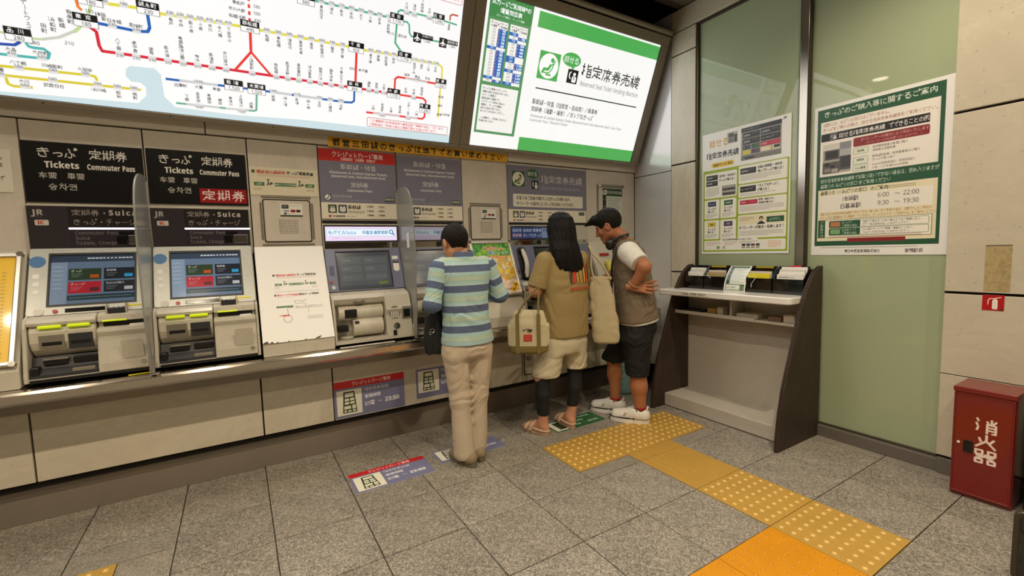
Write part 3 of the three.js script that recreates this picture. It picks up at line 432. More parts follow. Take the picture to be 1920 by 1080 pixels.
  for (const [n, x, y] of [['空港第2ビル', 1905, 334], ['成田空港', 2012, 332]]) { fill(c, '#222', x - 52, y - 17, 32, 34); c.save(); c.translate(x - 36, y); c.fillStyle = '#fff'; c.fillRect(-2, -13, 4, 25); c.beginPath(); c.moveTo(0, -5); c.lineTo(13, 5); c.lineTo(13, 8); c.lineTo(0, 3); c.lineTo(-13, 8); c.lineTo(-13, 5); c.fill(); c.fillRect(-6, 8, 12, 3); c.restore(); fill(c, '#fff', x - 20, y - 15, 48, 30); fill(c, '#222', x - 20, y - 15, 48, 16); write(c, n, x + 4, y - 13, n.length > 4 ? 7.6 : 11, { align: 'center', color: '#fff', w: 0.11 }); write(c, '1,340', x + 4, y + 1, 12, { align: 'center', color: '#222' }); }
  c.strokeStyle = '#a8483f'; c.lineWidth = 1.6; rrect(c, 1690, 651, 344, 33, 5); c.fillStyle = '#fff'; c.fill(); c.stroke();
  write(c, 'この運賃表は在来線経由の最短経路で運賃を掲出しております。', 1698, 655, 12, { color: '#d8474a', w: 0.08, sx: 0.96 }); write(c, '※新幹線をご利用の場合は運賃が異なる場合があります。', 1698, 669, 12, { color: '#d8474a', w: 0.08, sx: 0.96 });
  c.strokeStyle = '#c05a55'; rrect(c, 1880, 150, 160, 38, 6); c.stroke(); write(c, '運賃は異なる場合があります。', 1888, 168, 11, { color: '#d8474a' });
});

function seatIcon(c, x, y, s, green = '#3f9a50', inner = '#fff') {       // a person leaning back in a seat, in a round field
  fill(c, green, x, y, s, s); c.fillStyle = inner; c.beginPath(); c.arc(x + s / 2, y + s / 2, s * 0.455, 0, 7); c.fill();
  c.save(); c.translate(x, y); c.scale(s / 100, s / 100); c.fillStyle = c.strokeStyle = green; c.lineJoin = c.lineCap = 'round';
  c.beginPath(); c.arc(64, 27, 8.5, 0, 7); c.fill();
  c.lineWidth = 12; lines(c, [[60, 43], [48, 62], [30, 62], [22, 78]], green, 10); lines(c, [[77, 26], [66, 60], [54, 74], [30, 75]], green, 4.5); lines(c, [[62, 44], [72, 38]], green, 5); fill(c, green, 40, 78, 26, 6); c.restore();
}
function bubble(c, x, y, w, h, col = '#4ca356') { c.fillStyle = col; c.beginPath(); c.ellipse(x + w / 2, y + h / 2, w / 2, h / 2, 0, 0, 7); c.fill(); c.beginPath(); c.moveTo(x + w * 0.5, y + h * 0.9); c.lineTo(x + w * 0.66, y + h * 1.28); c.lineTo(x + w * 0.72, y + h * 0.85); c.fill(); write(c, '話せる', x + w / 2, y + h * 0.26, h * 0.5, { align: 'center', color: '#fff', w: 0.09, sx: Math.min(1, (w * 0.85) / (h * 1.5)) }); }
function phoneIcon(c, x, y, w, h, bg = '#141414') { fill(c, bg, x, y, w, h); c.save(); c.translate(x, y); c.scale(w / 60, h / 60); lines(c, [[20, 10], [12, 18], [12, 32], [20, 42]], '#fff', 6); c.fillStyle = '#fff'; c.beginPath(); c.arc(40, 19, 8, 0, 7); c.fill(); rrect(c, 28, 28, 25, 27, 5); c.fill(); lines(c, [[40, 29], [37, 40], [40, 44], [43, 40], [40, 29]], bg, 1.6); c.restore(); }
const greenSignTex = canvasTex(1018, 600, (c, W, H) => {
  fill(c, '#fdfdfb', 0, 0, W, H); fill(c, '#4fae55', 259, 10, W - 259, 62); fill(c, '#4fae55', 259, 538, W - 259, 62);
  c.fillStyle = '#58935f'; c.fillRect(16, 0, 212, 541); fill(c, '#3f8a4c', 16, 0, 212, 80); fill(c, '#f7f6f1', 26, 340, 188, 190);
  write(c, 'ICカードご利用時*の', 122, 14, 22, { align: 'center', color: '#fff', w: 0.13, sx: 0.92, bold: true }); write(c, '運賃対応表', 122, 40, 22, { align: 'center', color: '#fff', w: 0.13 }); write(c, 'ICカード運賃と、きっぷの運賃', 122, 66, 10, { align: 'center', color: '#fff' });
  const left = '146 157 167 178 199 208 - 274 303 318 356 406 483 492 528 571 - 659'.split(' '), right = '- 736 - 824 858 935 945 - - 1,166 1,275 - 1,451 1,518 1,616 -'.split(' '), base = '150 160 170 180 190 200 210 240 280 310 320 360 410 490 500 530 570 580 620 660'.split(' ');
  for (const [x, list, n] of [[27, left, 18], [126, right, 16]]) {
    fill(c, '#f7f6f1', x, 90, 88, 236); write(c, 'きっぷ', x + 6, 94, 10, { color: '#333' }); write(c, 'の運賃', x + 6, 106, 10, { color: '#333' }); write(c, 'ICカード', x + 46, 94, 10, { color: '#333' }); write(c, 'ご利用時', x + 46, 106, 10, { color: '#333' });
    c.fillStyle = '#333'; c.beginPath(); c.moveTo(x + 38, 99); c.lineTo(x + 44, 104); c.lineTo(x + 38, 109); c.fill();
    const rh = 208 / n;
    list.forEach((v, i) => { const y = 118 + i * rh, blue = v !== '-'; if (blue) { fill(c, '#2166b8', x + 44, y, 44, rh); c.fillStyle = '#e46a7a'; c.beginPath(); c.arc(x + 50, y + rh / 2, 3, 0, 7); c.fill(); write(c, v, x + 72, y + 0.5, rh - 1.5, { align: 'center', color: '#fff', bold: true }); } else { fill(c, '#2166b8', x, y, 44, rh); } write(c, base[i], x + 24, y + 0.5, rh - 1.5, { align: 'center', color: blue ? '#8a8a86' : '#fff' }); });
  }
  rows(c, ['きっぷの運賃とICカードの', '運賃は異なる場合があります。', 'ICカード運賃は', '最短経路の運賃です。', '※ICカードご利用の場合の', '運賃は、きっぷの運賃と', '異なる場合があります。', 'あらかじめお求めください。'], 34, 348, 10.5, 13.5, { color: '#444', sx: 0.98 }); rows(c, ['・の運賃は、ご利用になれない', '列車があります。'], 34, 470, 10.5, 13.5, { color: '#444' });
  seatIcon(c, 296, 156, 116, '#4fae55'); bubble(c, 424, 136, 106, 60, '#4fae55'); phoneIcon(c, 467, 205, 62, 60);
  write(c, '指定席券売機', 546, 164, 66, { color: '#1b1b1b', w: 0.075, sx: 1.0 }); write(c, 'Reserved Seat Ticket Vending Machine', 550, 241, 30, { color: '#8a8580', sx: 0.775 });
  fill(c, '#1c1c1c', 302, 311, 655, 5);
  write(c, '新幹線・特急（指定席・自由席）／乗車券', 297, 359, 27, { color: '#2b2b2b', w: 0.075, sx: 0.8 }); write(c, '定期券（通勤・通学）／おトクなきっぷ', 297, 392, 27, { color: '#2b2b2b', w: 0.075, sx: 0.8 });
  write(c, 'Shinkansen & Limited Express Tickets (Reserved Seat & Non-Reserved Seat) / Fare Ticket', 299, 427, 17, { color: '#77736e', sx: 0.88 }); write(c, 'Commuter Pass / Discount Tickets', 299, 446, 17, { color: '#77736e', sx: 0.88 });
});
const ticketPlate = (extra) => canvasTex(474, 304, (c, W, H) => {
  fill(c, '#100f11', 0, 0, W, H);
  write(c, 'きっぷ', 52, 24, 58, { color: '#f1eee6', w: 0.1, sx: 0.92 }); write(c, '定期券', 252, 24, 58, { color: '#f1eee6', w: 0.095, sx: 0.92 });
  write(c, 'Tickets', 78, 92, 44, { color: '#f1eee6', sx: 0.9, bold: true }); write(c, 'Commuter Pass', 240, 97, 40, { color: '#f1eee6', sx: 0.66, bold: true });
  write(c, '车票', 52, 150, 36, { color: '#ded9cf', w: 0.085 }); write(c, '車票', 158, 150, 36, { color: '#ded9cf', w: 0.085 }); write(c, '승차권', 84, 206, 37, { color: '#ded9cf', w: 0.09, gap: 2 });
  if (extra) { fill(c, '#9c1d22', 232, 208, 236, 84); write(c, '定期券', 244, 215, 68, { color: '#f6e8e2', w: 0.095, gap: 7 }); }
});
const machineHeadTex = canvasTex(474, 220, (c, W, H) => {
  fill(c, '#2b2728', 0, 0, W, H); fill(c, '#3a3539', 0, 0, 152, H); fill(c, '#37313a', 152, 118, W, 102);
  write(c, 'JR', 20, 14, 40, { color: '#b9b3ac', bold: true, sx: 1.05 }); write(c, 'JR-EAST', 30, 52, 8, { color: '#8a857e' });
  c.fillStyle = '#d8d2c4'; rrect(c, 26, 72, 52, 28, 5); c.fill(); write(c, 'IC', 36, 74, 24, { color: '#c0241e', bold: true });
  write(c, '定期券・', 166, 14, 38, { color: '#b4aea6', w: 0.07 }); write(c, 'Suica', 314, 12, 40, { color: '#c9c3ba', bold: true, gap: 5 }); write(c, 'きっぷ・チャージ', 168, 64, 36, { color: '#b4aea6', w: 0.07, sx: 0.92 });
  rows(c, ['Commuter Pass', 'Suica', 'Tickets, Charge'], 172, 128, 25, 27, { color: '#8f8981' });
  fill(c, '#171416', 350, 132, 60, 44);
});
const touchTex = canvasTex(512, 392, (c, W, H) => {
  fill(c, '#6d829c', 0, 0, W, H); fill(c, '#3c4a5c', 0, 0, W, 54); fill(c, '#8ea2b8', 0, 54, 96, H - 54);
  for (let i = 0; i < 12; i++) fill(c, '#dfe4e6', 214 + i * 24, 20, i > 3 && i < 8 ? 14 : 20, 11);
  for (const [x, y, col, t, t2] of [[104, 110, '#33452f', 'きっぷ', '#c85a28'], [316, 110, '#262b33', '定期券', '#3aa6d8'], [104, 216, '#c02a36', 'チャージ', '#5a2c34'], [316, 216, '#2c3138', 'Suicaの購入', '#c9cdd0']]) { fill(c, col, x, y, 196, 92); write(c, t, x + 14, y + 8, 22, { color: '#f0f2f2', w: 0.09 }); fill(c, t2, x + 128, y + 50, 54, 28); for (let k = 0; k < 3; k++) fill(c, 'rgba(255,255,255,.45)', x + 16, y + 40 + k * 12, 70 - k * 12, 3); }
  fill(c, '#31454d', 100, 322, 412, 40); for (let k = 0; k < 6; k++) fill(c, 'rgba(255,255,255,.5)', 10, 90 + k * 34, 60, 4); for (let k = 0; k < 22; k++) fill(c, 'rgba(230,240,240,.6)', 116 + k * 17, 340, 11, 4);
});
const dimScreenTex = canvasTex(384, 300, (c, W, H) => { fill(c, '#5b6064', 0, 0, W, H); fill(c, '#6c7174', 14, 34, W - 28, H - 60); for (const [x, y, w, t] of [[24, 44, 150, '指定席'], [190, 44, 170, '自由席'], [24, 112, 150, '乗車券'], [190, 112, 170, '定期券'], [24, 180, 150, 'きっぷ'], [190, 180, 170, 'おトクなきっぷ']]) { fill(c, '#787e80', x, y, w, 56); write(c, t, x + 14, y + 16, 20, { color: '#9fa5a4' }); } fill(c, '#8a9a52', 286, 250, 66, 26); });
const lcdTex = canvasTex(486, 100, (c, W, H) => { fill(c, '#ead8f2', 0, 0, W, H); c.fillStyle = '#e8f4fb'; rrect(c, 10, 17, W - 20, 50, 7); c.fill(); c.strokeStyle = '#a6bcd8'; c.lineWidth = 2; c.stroke(); write(c, 'モバイルSuica', 16, 26, 33, { color: '#3d7fb6', w: 0.1, sx: 0.9 }); write(c, '中高生通学定期', 240, 26, 31, { color: '#3d7fb6', w: 0.1, sx: 0.86 }); c.strokeStyle = '#3a6e9e'; c.lineWidth = 6; c.beginPath(); c.arc(446, 38, 13, 0, 7); c.stroke(); lines(c, [[455, 48], [468, 62]], '#3a6e9e', 8); write(c, '※通学定期券は、ご利用の駅でお求めください', 30, 78, 10, { color: '#c9a4d8' }); });
const lcdBlueTex = canvasTex(512, 128, (c, W, H) => { fill(c, '#3a4a7c', 0, 0, W, H); fill(c, '#8798b8', 366, 8, 138, H - 16); write(c, '指定席', 10, 14, 42, { color: '#c8d0e6', w: 0.1, sx: 0.9 }); write(c, '自由席', 134, 14, 42, { color: '#c8d0e6', w: 0.1, sx: 0.9 }); write(c, '乗車券', 254, 14, 42, { color: '#c8d0e6', w: 0.1, sx: 0.9 }); write(c, '定期券', 10, 70, 42, { color: '#e6b8c0', w: 0.1, sx: 0.9 }); write(c, 'おトクなきっぷ', 134, 70, 42, { color: '#c8d0e6', w: 0.1, sx: 0.8 }); write(c, '話せる', 380, 18, 30, { color: '#2c3c66' }); });
const PUR = '#7f7d92';
const shinkansen = (c, x, y, w, h, wide) => {
  fill(c, '#f2ead6', x, y, w, h);
  for (const [i, col] of [[0, '#35502e'], [1, '#2d3450']]) { const bx = x + 42 + i * 64, by = y + 14; c.fillStyle = col; rrect(c, bx, by, 54, 54, 5); c.fill(); c.fillStyle = '#e9e6d6'; c.beginPath(); if (i) { c.roundRect(bx + 8, by + 8, 38, 38, 10); } else { c.moveTo(bx + 17, by + 10); c.lineTo(bx + 37, by + 10); c.lineTo(bx + 46, by + 40); c.lineTo(bx + 38, by + 47); c.lineTo(bx + 16, by + 47); c.lineTo(bx + 8, by + 40); } c.fill(); fill(c, col, bx + 20, by + (i ? 9 : 14), 14, 6); c.strokeStyle = '#b8b8a8'; c.lineWidth = 2; c.beginPath(); c.moveTo(bx + 10, by + 22); c.quadraticCurveTo(bx + 27, by + 34, bx + 44, by + 22); c.stroke(); }
  write(c, '新幹線', x + 168, y + 15, 28, { color: '#2a211c', w: 0.12 }); write(c, 'Shinkansen', x + 168, y + 47, 25, { color: '#3c342e', sx: 0.86 });
  fill(c, '#a02a24', x + 44, y + 82, 14, 14); write(c, 'その他特急列車', x + 64, y + 82, 14, { color: '#2a211c', w: 0.13, sx: 0.85 }); write(c, 'Limited Express', x + 152, y + 85, 9, { color: '#6a625a' });
  const names = ['指定席', '当日分', '自由席', '前売分', '乗車券', '定期券'];
  for (let k = 0; k < 6; k++) { const px = x + 292 + (k & 1) * 76 + (wide ? 20 * (k & 1) : 0), py = y + 16 + (k >> 1) * 29; fill(c, k & 1 ? '#b8a878' : '#c0983c', px, py, 6, 14); write(c, names[k], px + 10, py, 12, { color: '#2a211c', w: 0.12 }); fill(c, '#b8ae9c', px + 10, py + 14, 44, 2); }
};
const creditTex = canvasTex(502, 450, (c, W, H) => {
  fill(c, PUR, 0, 0, W, H); fill(c, '#cf1f1a', 0, 0, W, 76);
  write(c, 'クレジットカード専用', W / 2, 14, 36, { align: 'center', color: '#f7efe6', w: 0.12, sx: 0.95 }); write(c, 'CREDIT  CARD  ONLY', W / 2, 50, 23, { align: 'center', color: '#f4e6dc', bold: true });
  write(c, '新幹線・特急', W / 2, 90, 40, { align: 'center', color: '#dcd8dc', w: 0.085 }); write(c, 'Shinkansen & Limited Express Tickets', W / 2, 138, 21, { align: 'center', color: '#dcd8dc', bold: true }); write(c, '(Reserved Seat, Non-Reserved Seat)', W / 2, 162, 21, { align: 'center', color: '#dcd8dc', bold: true });
  write(c, '定期券', W / 2, 206, 40, { align: 'center', color: '#dcd8dc', w: 0.085 }); write(c, 'Commuter Pass', W / 2, 252, 22, { align: 'center', color: '#dcd8dc', bold: true });
  seatIcon(c, 24, 292, 38, '#3a4a3c'); write(c, '指定席券売機', 72, 292, 22, { color: '#bab6c0', sx: 0.95 }); write(c, 'Reserved Seat Ticket Vending Machine', 72, 318, 15, { color: '#a5a2b0' });
  fill(c, '#4c5a4c', 416, 300, 66, 32); write(c, 'TOUCH', 449, 305, 18, { align: 'center', color: '#d6dccc', bold: true });
  shinkansen(c, 0, 344, W, 106);
});
const purpleTex = canvasTex(494, 450, (c, W, H) => {
  fill(c, PUR, 0, 0, W, H); write(c, '新幹線・特急', W / 2, 34, 42, { align: 'center', color: '#dcd8dc', w: 0.085, sx: 1.03 }); write(c, 'Shinkansen & Limited Express Tickets', W / 2, 90, 22, { align: 'center', color: '#dcd8dc', bold: true }); write(c, '(Reserved Seat, Non-Reserved Seat)', W / 2, 118, 22, { align: 'center', color: '#dcd8dc', bold: true });
  write(c, '定期券', W / 2, 172, 44, { align: 'center', color: '#dcd8dc', w: 0.085 }); write(c, 'Commuter Pass', W / 2, 226, 22, { align: 'center', color: '#dcd8dc', bold: true });
  write(c, '指定席券売機', 72, 292, 22, { color: '#bab6c0', sx: 0.95 }); write(c, 'Reserved Seat Ticket Vending Machine', 72, 318, 15, { color: '#a5a2b0' }); seatIcon(c, 24, 292, 38, '#3a4a3c'); fill(c, '#4c5a4c', 410, 300, 66, 32); write(c, 'TOUCH', 443, 305, 18, { align: 'center', color: '#d6dccc', bold: true });
  shinkansen(c, 0, 344, W, 106);
});
const talkTex = canvasTex(820, 464, (c, W, H) => {
  fill(c, PUR, 0, 0, W, H); seatIcon(c, 40, 48, 124, '#3a5a34', '#f0ebd8'); bubble(c, 184, 24, 118, 74, '#2f6436'); phoneIcon(c, 232, 116, 68, 70);
  write(c, '指定席券売機', 330, 62, 76, { color: '#dcd8dc', w: 0.075 }); write(c, 'Reserved Seat Ticket Vending Machine', 334, 154, 34, { color: '#b9b5c2', sx: 0.72 });
  c.fillStyle = '#eeead8'; rrect(c, 46, 232, 736, 104, 10); c.fill(); write(c, 'お客さまご自身の操作によるきっぷの購入ほか、', 78, 246, 33, { color: '#2a2320', w: 0.1, sx: 0.82 }); write(c, 'オペレーターの案内によりきっぷをお求めいただけます。', 78, 292, 33, { color: '#2a2320', w: 0.1, sx: 0.74 });
  c.save(); c.translate(0, 358); shinkansen(c, 0, 0, W, 106, true); fill(c, '#5c6450', 735, 12, 66, 30); c.restore();
});
const bannerTex = canvasTex(1360, 64, (c, W, H) => { fill(c, '#f2b416', 0, 0, W, H); write(c, '都営三田線のきっぷは地下でお買い求め下さい', 26, 5, 53, { color: '#1a130c', w: 0.125, sx: 1.0, gap: 10 }); });
const routeHead = (c, x, y, w) => { const s = w / 380; c.save(); c.translate(x, y); c.scale(s, s); fill(c, '#3a4a28', 0, 4, 18, 20); write(c, '連絡会社線経由', 26, 2, 25, { color: '#c22a22', w: 0.12, sx: 1.0 }); write(c, 'きっぷ運賃表', 204, 2, 25, { color: '#2a211c', w: 0.12 }); fill(c, '#3a4a28', 354, 6, 18, 20); for (let k = 0; k < 2; k++) for (let i = 0; i < 40; i++) fill(c, '#c88a80', 30 + i * 8, 33 + k * 7, 5, 3); c.restore(); };
const walker = (c, x, y, s) => { c.fillStyle = '#44423a'; c.beginPath(); c.arc(x, y, s * 0.14, 0, 7); c.fill(); lines(c, [[x, y + s * 0.16], [x, y + s * 0.5], [x - s * 0.2, y + s * 0.85]], '#44423a', s * 0.14); lines(c, [[x, y + s * 0.5], [x + s * 0.2, y + s * 0.85]], '#44423a', s * 0.13); c.beginPath(); c.moveTo(x + s * 0.25, y + s * 0.3); c.lineTo(x + s * 0.7, y + s * 0.55); c.lineTo(x + s * 0.25, y + s * 0.8); c.fill(); };
const routeTags = (c, x, y, k) => { for (const [t, px, w] of [['JR線', 0, 62], ['東京メトロ千代田線', 124, 136], ['JR線', 316, 58]]) { fill(c, '#4c7a4c', x + px * k, y, w * k, 24 * k); write(c, t, x + (px + w / 2) * k, y + 4 * k, 16 * k, { align: 'center', color: '#e8f0e0', w: 0.1, sx: 0.95 }); } walker(c, x + 86 * k, y - 18 * k, 44 * k); walker(c, x + 280 * k, y - 16 * k, 44 * k); };
const routeTex = canvasTex(390, 170, (c, W, H) => { fill(c, '#e9e0c4', 0, 0, W, H); routeHead(c, 14, 14, 356); routeTags(c, 22, 92, 0.92); for (const x of [20, 320]) { fill(c, '#b88a70', x, 128, 44, 3); for (let i = 0; i < 3; i++) write(c, '■', x + i * 16, 134, 8, { color: '#a86a4c' }); } });
const routeBoardTex = canvasTex(394, 620, (c, W, H) => {
  fill(c, '#f6f5f2', 0, 0, W, H); routeHead(c, 84, 186, 250); routeTags(c, 92, 250, 0.62); for (const x of [88, 300]) for (let i = 0; i < 3; i++) { write(c, '■', x + i * 12, 282, 5, { color: '#555' }); fill(c, '#c88', x, 274, 30, 2); }
  fill(c, '#888', 86, 304, 256, 1.5); c.save(); c.translate(84, 318); c.scale(0.66, 0.66); fill(c, '#222', 0, 4, 14, 18); write(c, '東京メトロ千代田線経由', 20, 2, 23, { color: '#c22a22', w: 0.12, sx: 0.8 }); write(c, '連絡きっぷ運賃表', 208, 2, 23, { color: '#222', w: 0.12, sx: 0.95 }); for (let i = 0; i < 20; i++) fill(c, '#d08078', 20 + i * 9, 32, 6, 3); c.restore();
  fill(c, '#4c7a4c', 88, 396, 92, 12); lines(c, [[148, 460], [148, 412], [180, 408]], '#555', 2); c.strokeStyle = '#888'; c.lineWidth = 3; c.beginPath(); c.arc(144, 480, 22, 0, 7); c.stroke(); lines(c, [[100, 458], [116, 458]], '#c22', 4); fill(c, '#c22', 116, 454, 40, 8);
  lines(c, [[188, 386], [250, 386], [250, 412]], '#666', 1.6); lines(c, [[190, 416], [350, 416]], '#666', 1.8); lines(c, [[262, 416], [262, 448]], '#666', 1.6); for (const [n, x, y] of [['町', 0, 368], ['川', 14, 362], ['北', 28, 366], ['松', 42, 368], ['本', 56, 362]]) write(c, n, 190 + x, y, 10, { color: '#444' }); for (let i = 0; i < 13; i++) write(c, '田町小川本木東西南北中山'[i % 12], 192 + i * 12, 401 + (i & 1) * 2, 9, { color: '#444' });
  for (let k = 0; k < 4; k++) for (let i = 0; i < 15; i++) fill(c, '#9a948a', 254 + i * 6, 470 + k * 6, 4, 2.5);
});
const cardsTex = canvasTex(160, 100, (c, W, H) => { fill(c, '#f2efe6', 0, 0, W, H); fill(c, '#2c3036', 10, 8, 50, 30); write(c, 'VIEW', 14, 14, 17, { color: '#d8d8d0', sx: 0.95 }); write(c, 'VISA', 24, 48, 18, { color: '#26304a', bold: true }); fill(c, '#a8282c', 74, 46, 34, 20); fill(c, '#33343a', 114, 46, 30, 20); fill(c, '#33343a', 26, 70, 18, 14); for (let i = 0; i < 5; i++) fill(c, '#a8a49a', 66 + i * 16, 14, 11, 3); for (let i = 0; i < 5; i++) fill(c, '#a8a49a', 54 + i * 16, 76, 11, 3); fill(c, '#3c4a3c', 0, 88, W, 12); });
const hoursSticker = (withRed) => canvasTex(474, withRed ? 256 : 236, (c, W, H) => {
  const y0 = withRed ? 54 : 8; fill(c, '#7b7c9c', 0, 0, W, H); if (withRed) { fill(c, '#c81d20', 0, 0, W, 50); write(c, 'クレジットカード専用', W / 2 + 10, 11, 30, { align: 'center', color: '#f4e8e0', w: 0.11, sx: 0.9 }); }
  fill(c, '#efecd8', 16, y0 + 10, 162, 176); const mx = 52, my = y0 + 22, g = '#23371c'; c.fillStyle = g; c.beginPath(); c.moveTo(mx + 8, my); c.lineTo(mx + 78, my); c.lineTo(mx + 92, my + 150); c.lineTo(mx, my + 150); c.fill(); for (const [x, y, w, h] of [[16, 10, 56, 28], [14, 48, 28, 18], [48, 48, 28, 18], [13, 72, 29, 18], [48, 72, 30, 18], [8, 100, 44, 24], [60, 98, 24, 28], [8, 130, 16, 14], [32, 132, 22, 12], [62, 132, 22, 12]]) fill(c, '#e9e8d0', mx + x, my + y, w, h);
  write(c, '指定席券売機', 196, y0 + 12, 30, { color: '#d6d4e0', w: 0.095, sx: 0.94 }); write(c, '営業時間', 196, y0 + 62, 29, { color: '#eceaf0', w: 0.12, sx: 0.96 }); write(c, '初電', 196, y0 + 112, 34, { color: '#f0eef2', w: 0.11 }); write(c, '～', 286, y0 + 112, 30, { color: '#f0eef2', w: 0.1 }); write(c, '23:50', 332, y0 + 104, 42, { color: '#f0eef2', bold: true });
});
const stickerRed = hoursSticker(true), stickerPlain = hoursSticker(false);
const greenFloorTex = canvasTex(474, 236, (c, W, H) => { fill(c, '#2d6138', 0, 0, W, H); fill(c, '#dfe0d0', 14, 22, 150, 190); fill(c, '#23371c', 56, 40, 70, 150); write(c, '話せる指定席券売機', 184, 24, 34, { color: '#b8d0b4', w: 0.11, sx: 0.8 }); write(c, '営業時間', 184, 84, 36, { color: '#b8d0b4', w: 0.11 }); write(c, '5:30', 184, 150, 40, { color: '#b8d0b4', bold: true }); write(c, '～', 284, 150, 34, { color: '#b8d0b4' }); write(c, '20:55', 330, 146, 42, { color: '#b8d0b4', bold: true }); });
const jrMark = (c, x, y, h, col = '#2c2c2c') => write(c, 'JR', x, y, h, { color: col, bold: true, sx: 1.1 });
const buttonsPosterTex = canvasTex(760, 1056, (c, W, H) => {
  fill(c, '#f4f4f1', 0, 0, W, H); jrMark(c, 700, 12, 24);
  write(c, '話せる', 70, 62, 68, { color: '#d99a2c', w: 0.11, sx: 0.86, gap: 4 }); write(c, '指定席券売機', 42, 168, 62, { color: '#1d1a18', w: 0.11, sx: 0.82 });
  fill(c, '#b9b6ae', 236, 30, 94, 92); fill(c, '#50514f', 248, 40, 48, 34); fill(c, '#77756f', 248, 78, 48, 40); fill(c, '#3c3c3a', 300, 54, 26, 64);
  c.fillStyle = '#f0c81c'; rrect(c, 92, 262, 208, 42, 18); c.fill(); write(c, '各種ボタンのご案内', 106, 271, 24, { color: '#2a2213', w: 0.115, sx: 0.86 });
  fill(c, '#9b9a97', 362, 26, 326, 262); fill(c, '#2a2a2b', 362, 26, 326, 34); write(c, 'ボタンをお選びください', 376, 36, 13, { color: '#b8b8b4' });
  const btn = (x, y, w, h, col, t, ts = 16, tc = '#dededa') => { fill(c, col, x, y, w, h); write(c, t, x + 8, y + h / 2 - ts / 2, ts, { color: tc, w: 0.1, sx: 0.9 }); for (let k = 0; k < 2; k++) fill(c, 'rgba(255,255,255,.28)', x + w * 0.55, y + 8 + k * 9, w * 0.36, 3); };
  btn(376, 68, 142, 44, '#323436', '指定席', 20); btn(526, 68, 152, 44, '#323840', '経路案内', 18); btn(376, 118, 142, 44, '#323436', '自由席', 20); btn(526, 118, 152, 44, '#2e2c2d', 'おトクなきっぷ', 15); btn(376, 168, 66, 34, '#3a425c', '取', 12); btn(450, 168, 68, 34, '#3c6048', '', 1); btn(526, 168, 152, 34, '#c22a4c', '定期券', 16); btn(376, 208, 66, 34, '#d8cc48', '', 10); btn(450, 208, 68, 34, '#5a4e5e', '', 10); fill(c, '#ece2c8', 526, 208, 152, 34); fill(c, '#3a3a36', 630, 210, 46, 22); fill(c, '#c8a04c', 606, 212, 14, 28); fill(c, '#7c7b78', 362, 252, 326, 36); fill(c, '#3a3a3a', 392, 262, 80, 16);
  fill(c, '#9db428', 10, 322, 740, 716);
  const cell = (x, y, w, h) => { c.fillStyle = '#f6f4ea'; rrect(c, x, y, w, h, 10); c.fill(); };
  const small = (x, y, w, n, col = '#a9a59a') => { for (let k = 0; k < n; k++) for (let i = 0; i < Math.floor((w - (k === n - 1 ? w * 0.3 : 0)) / 8); i++) fill(c, col, x + i * 8, y + k * 11, 6, 5); };
  cell(24, 348, 304, 218); btn(40, 366, 112, 44, '#2f3133', '指定席', 20); btn(40, 416, 112, 44, '#2f3133', '自由席', 20); write(c, '指定席・自由席の', 164, 372, 25, { color: '#1d1a18', w: 0.11, sx: 0.78 }); write(c, 'きっぷが買える！', 164, 406, 25, { color: '#1d1a18', w: 0.11, sx: 0.78 }); small(40, 474, 132, 7); fill(c, '#77756f', 194, 470, 124, 84); for (let k = 0; k < 4; k++) fill(c, k & 1 ? '#3a3b3c' : '#b8b6ae', 200, 476 + k * 19, 112, 12);
  cell(344, 330, 392, 146); btn(358, 352, 134, 48, '#2c3034', '経路案内', 18); write(c, '全国の乗降駅・時刻を', 504, 348, 25, { color: '#1d1a18', w: 0.11, sx: 0.8 }); write(c, '選んできっぷが買える！', 504, 380, 25, { color: '#1d1a18', w: 0.11, sx: 0.78 }); small(360, 412, 330, 4);
  cell(344, 486, 392, 104); btn(358, 500, 134, 48, '#2a2829', 'おトクなきっぷ', 16); write(c, '「おトクなきっぷ」', 500, 496, 25, { color: '#1d1a18', w: 0.11, sx: 0.8 }); write(c, 'が買える！', 506, 528, 25, { color: '#1d1a18', w: 0.11, sx: 0.8 }); small(358, 560, 300, 2);
  cell(344, 600, 392, 124); btn(358, 614, 150, 36, '#c02c4c', '定期券', 16); write(c, '新規・継続ともに', 518, 610, 20, { color: '#1d1a18', w: 0.11, sx: 0.8 }); write(c, '定期券が買える！', 518, 636, 20, { color: '#1d1a18', w: 0.11, sx: 0.8 }); small(358, 664, 364, 4, '#b0a0a0');
  cell(344, 736, 392, 190); c.fillStyle = '#efe6c4'; c.fillRect(352, 744, 376, 72); fill(c, '#28573a', 584, 762, 136, 44); write(c, 'よびだし', 604, 772, 24, { color: '#cfe0cc', w: 0.1 }); c.fillStyle = '#1c1a1a'; c.beginPath(); c.arc(540, 772, 17, 0, 7); c.fill(); c.fillStyle = '#e0b890'; c.beginPath(); c.arc(540, 778, 12, 0, 7); c.fill(); c.fillStyle = '#2a2c38'; c.beginPath(); c.moveTo(506, 818); c.quadraticCurveTo(540, 770, 574, 818); c.fill(); small(360, 756, 120, 3, '#c08a6a'); write(c, 'オペレーターが案内・発券します！', 352, 826, 30, { color: '#1d1a18', w: 0.115, sx: 0.8 }); small(358, 868, 362, 4);
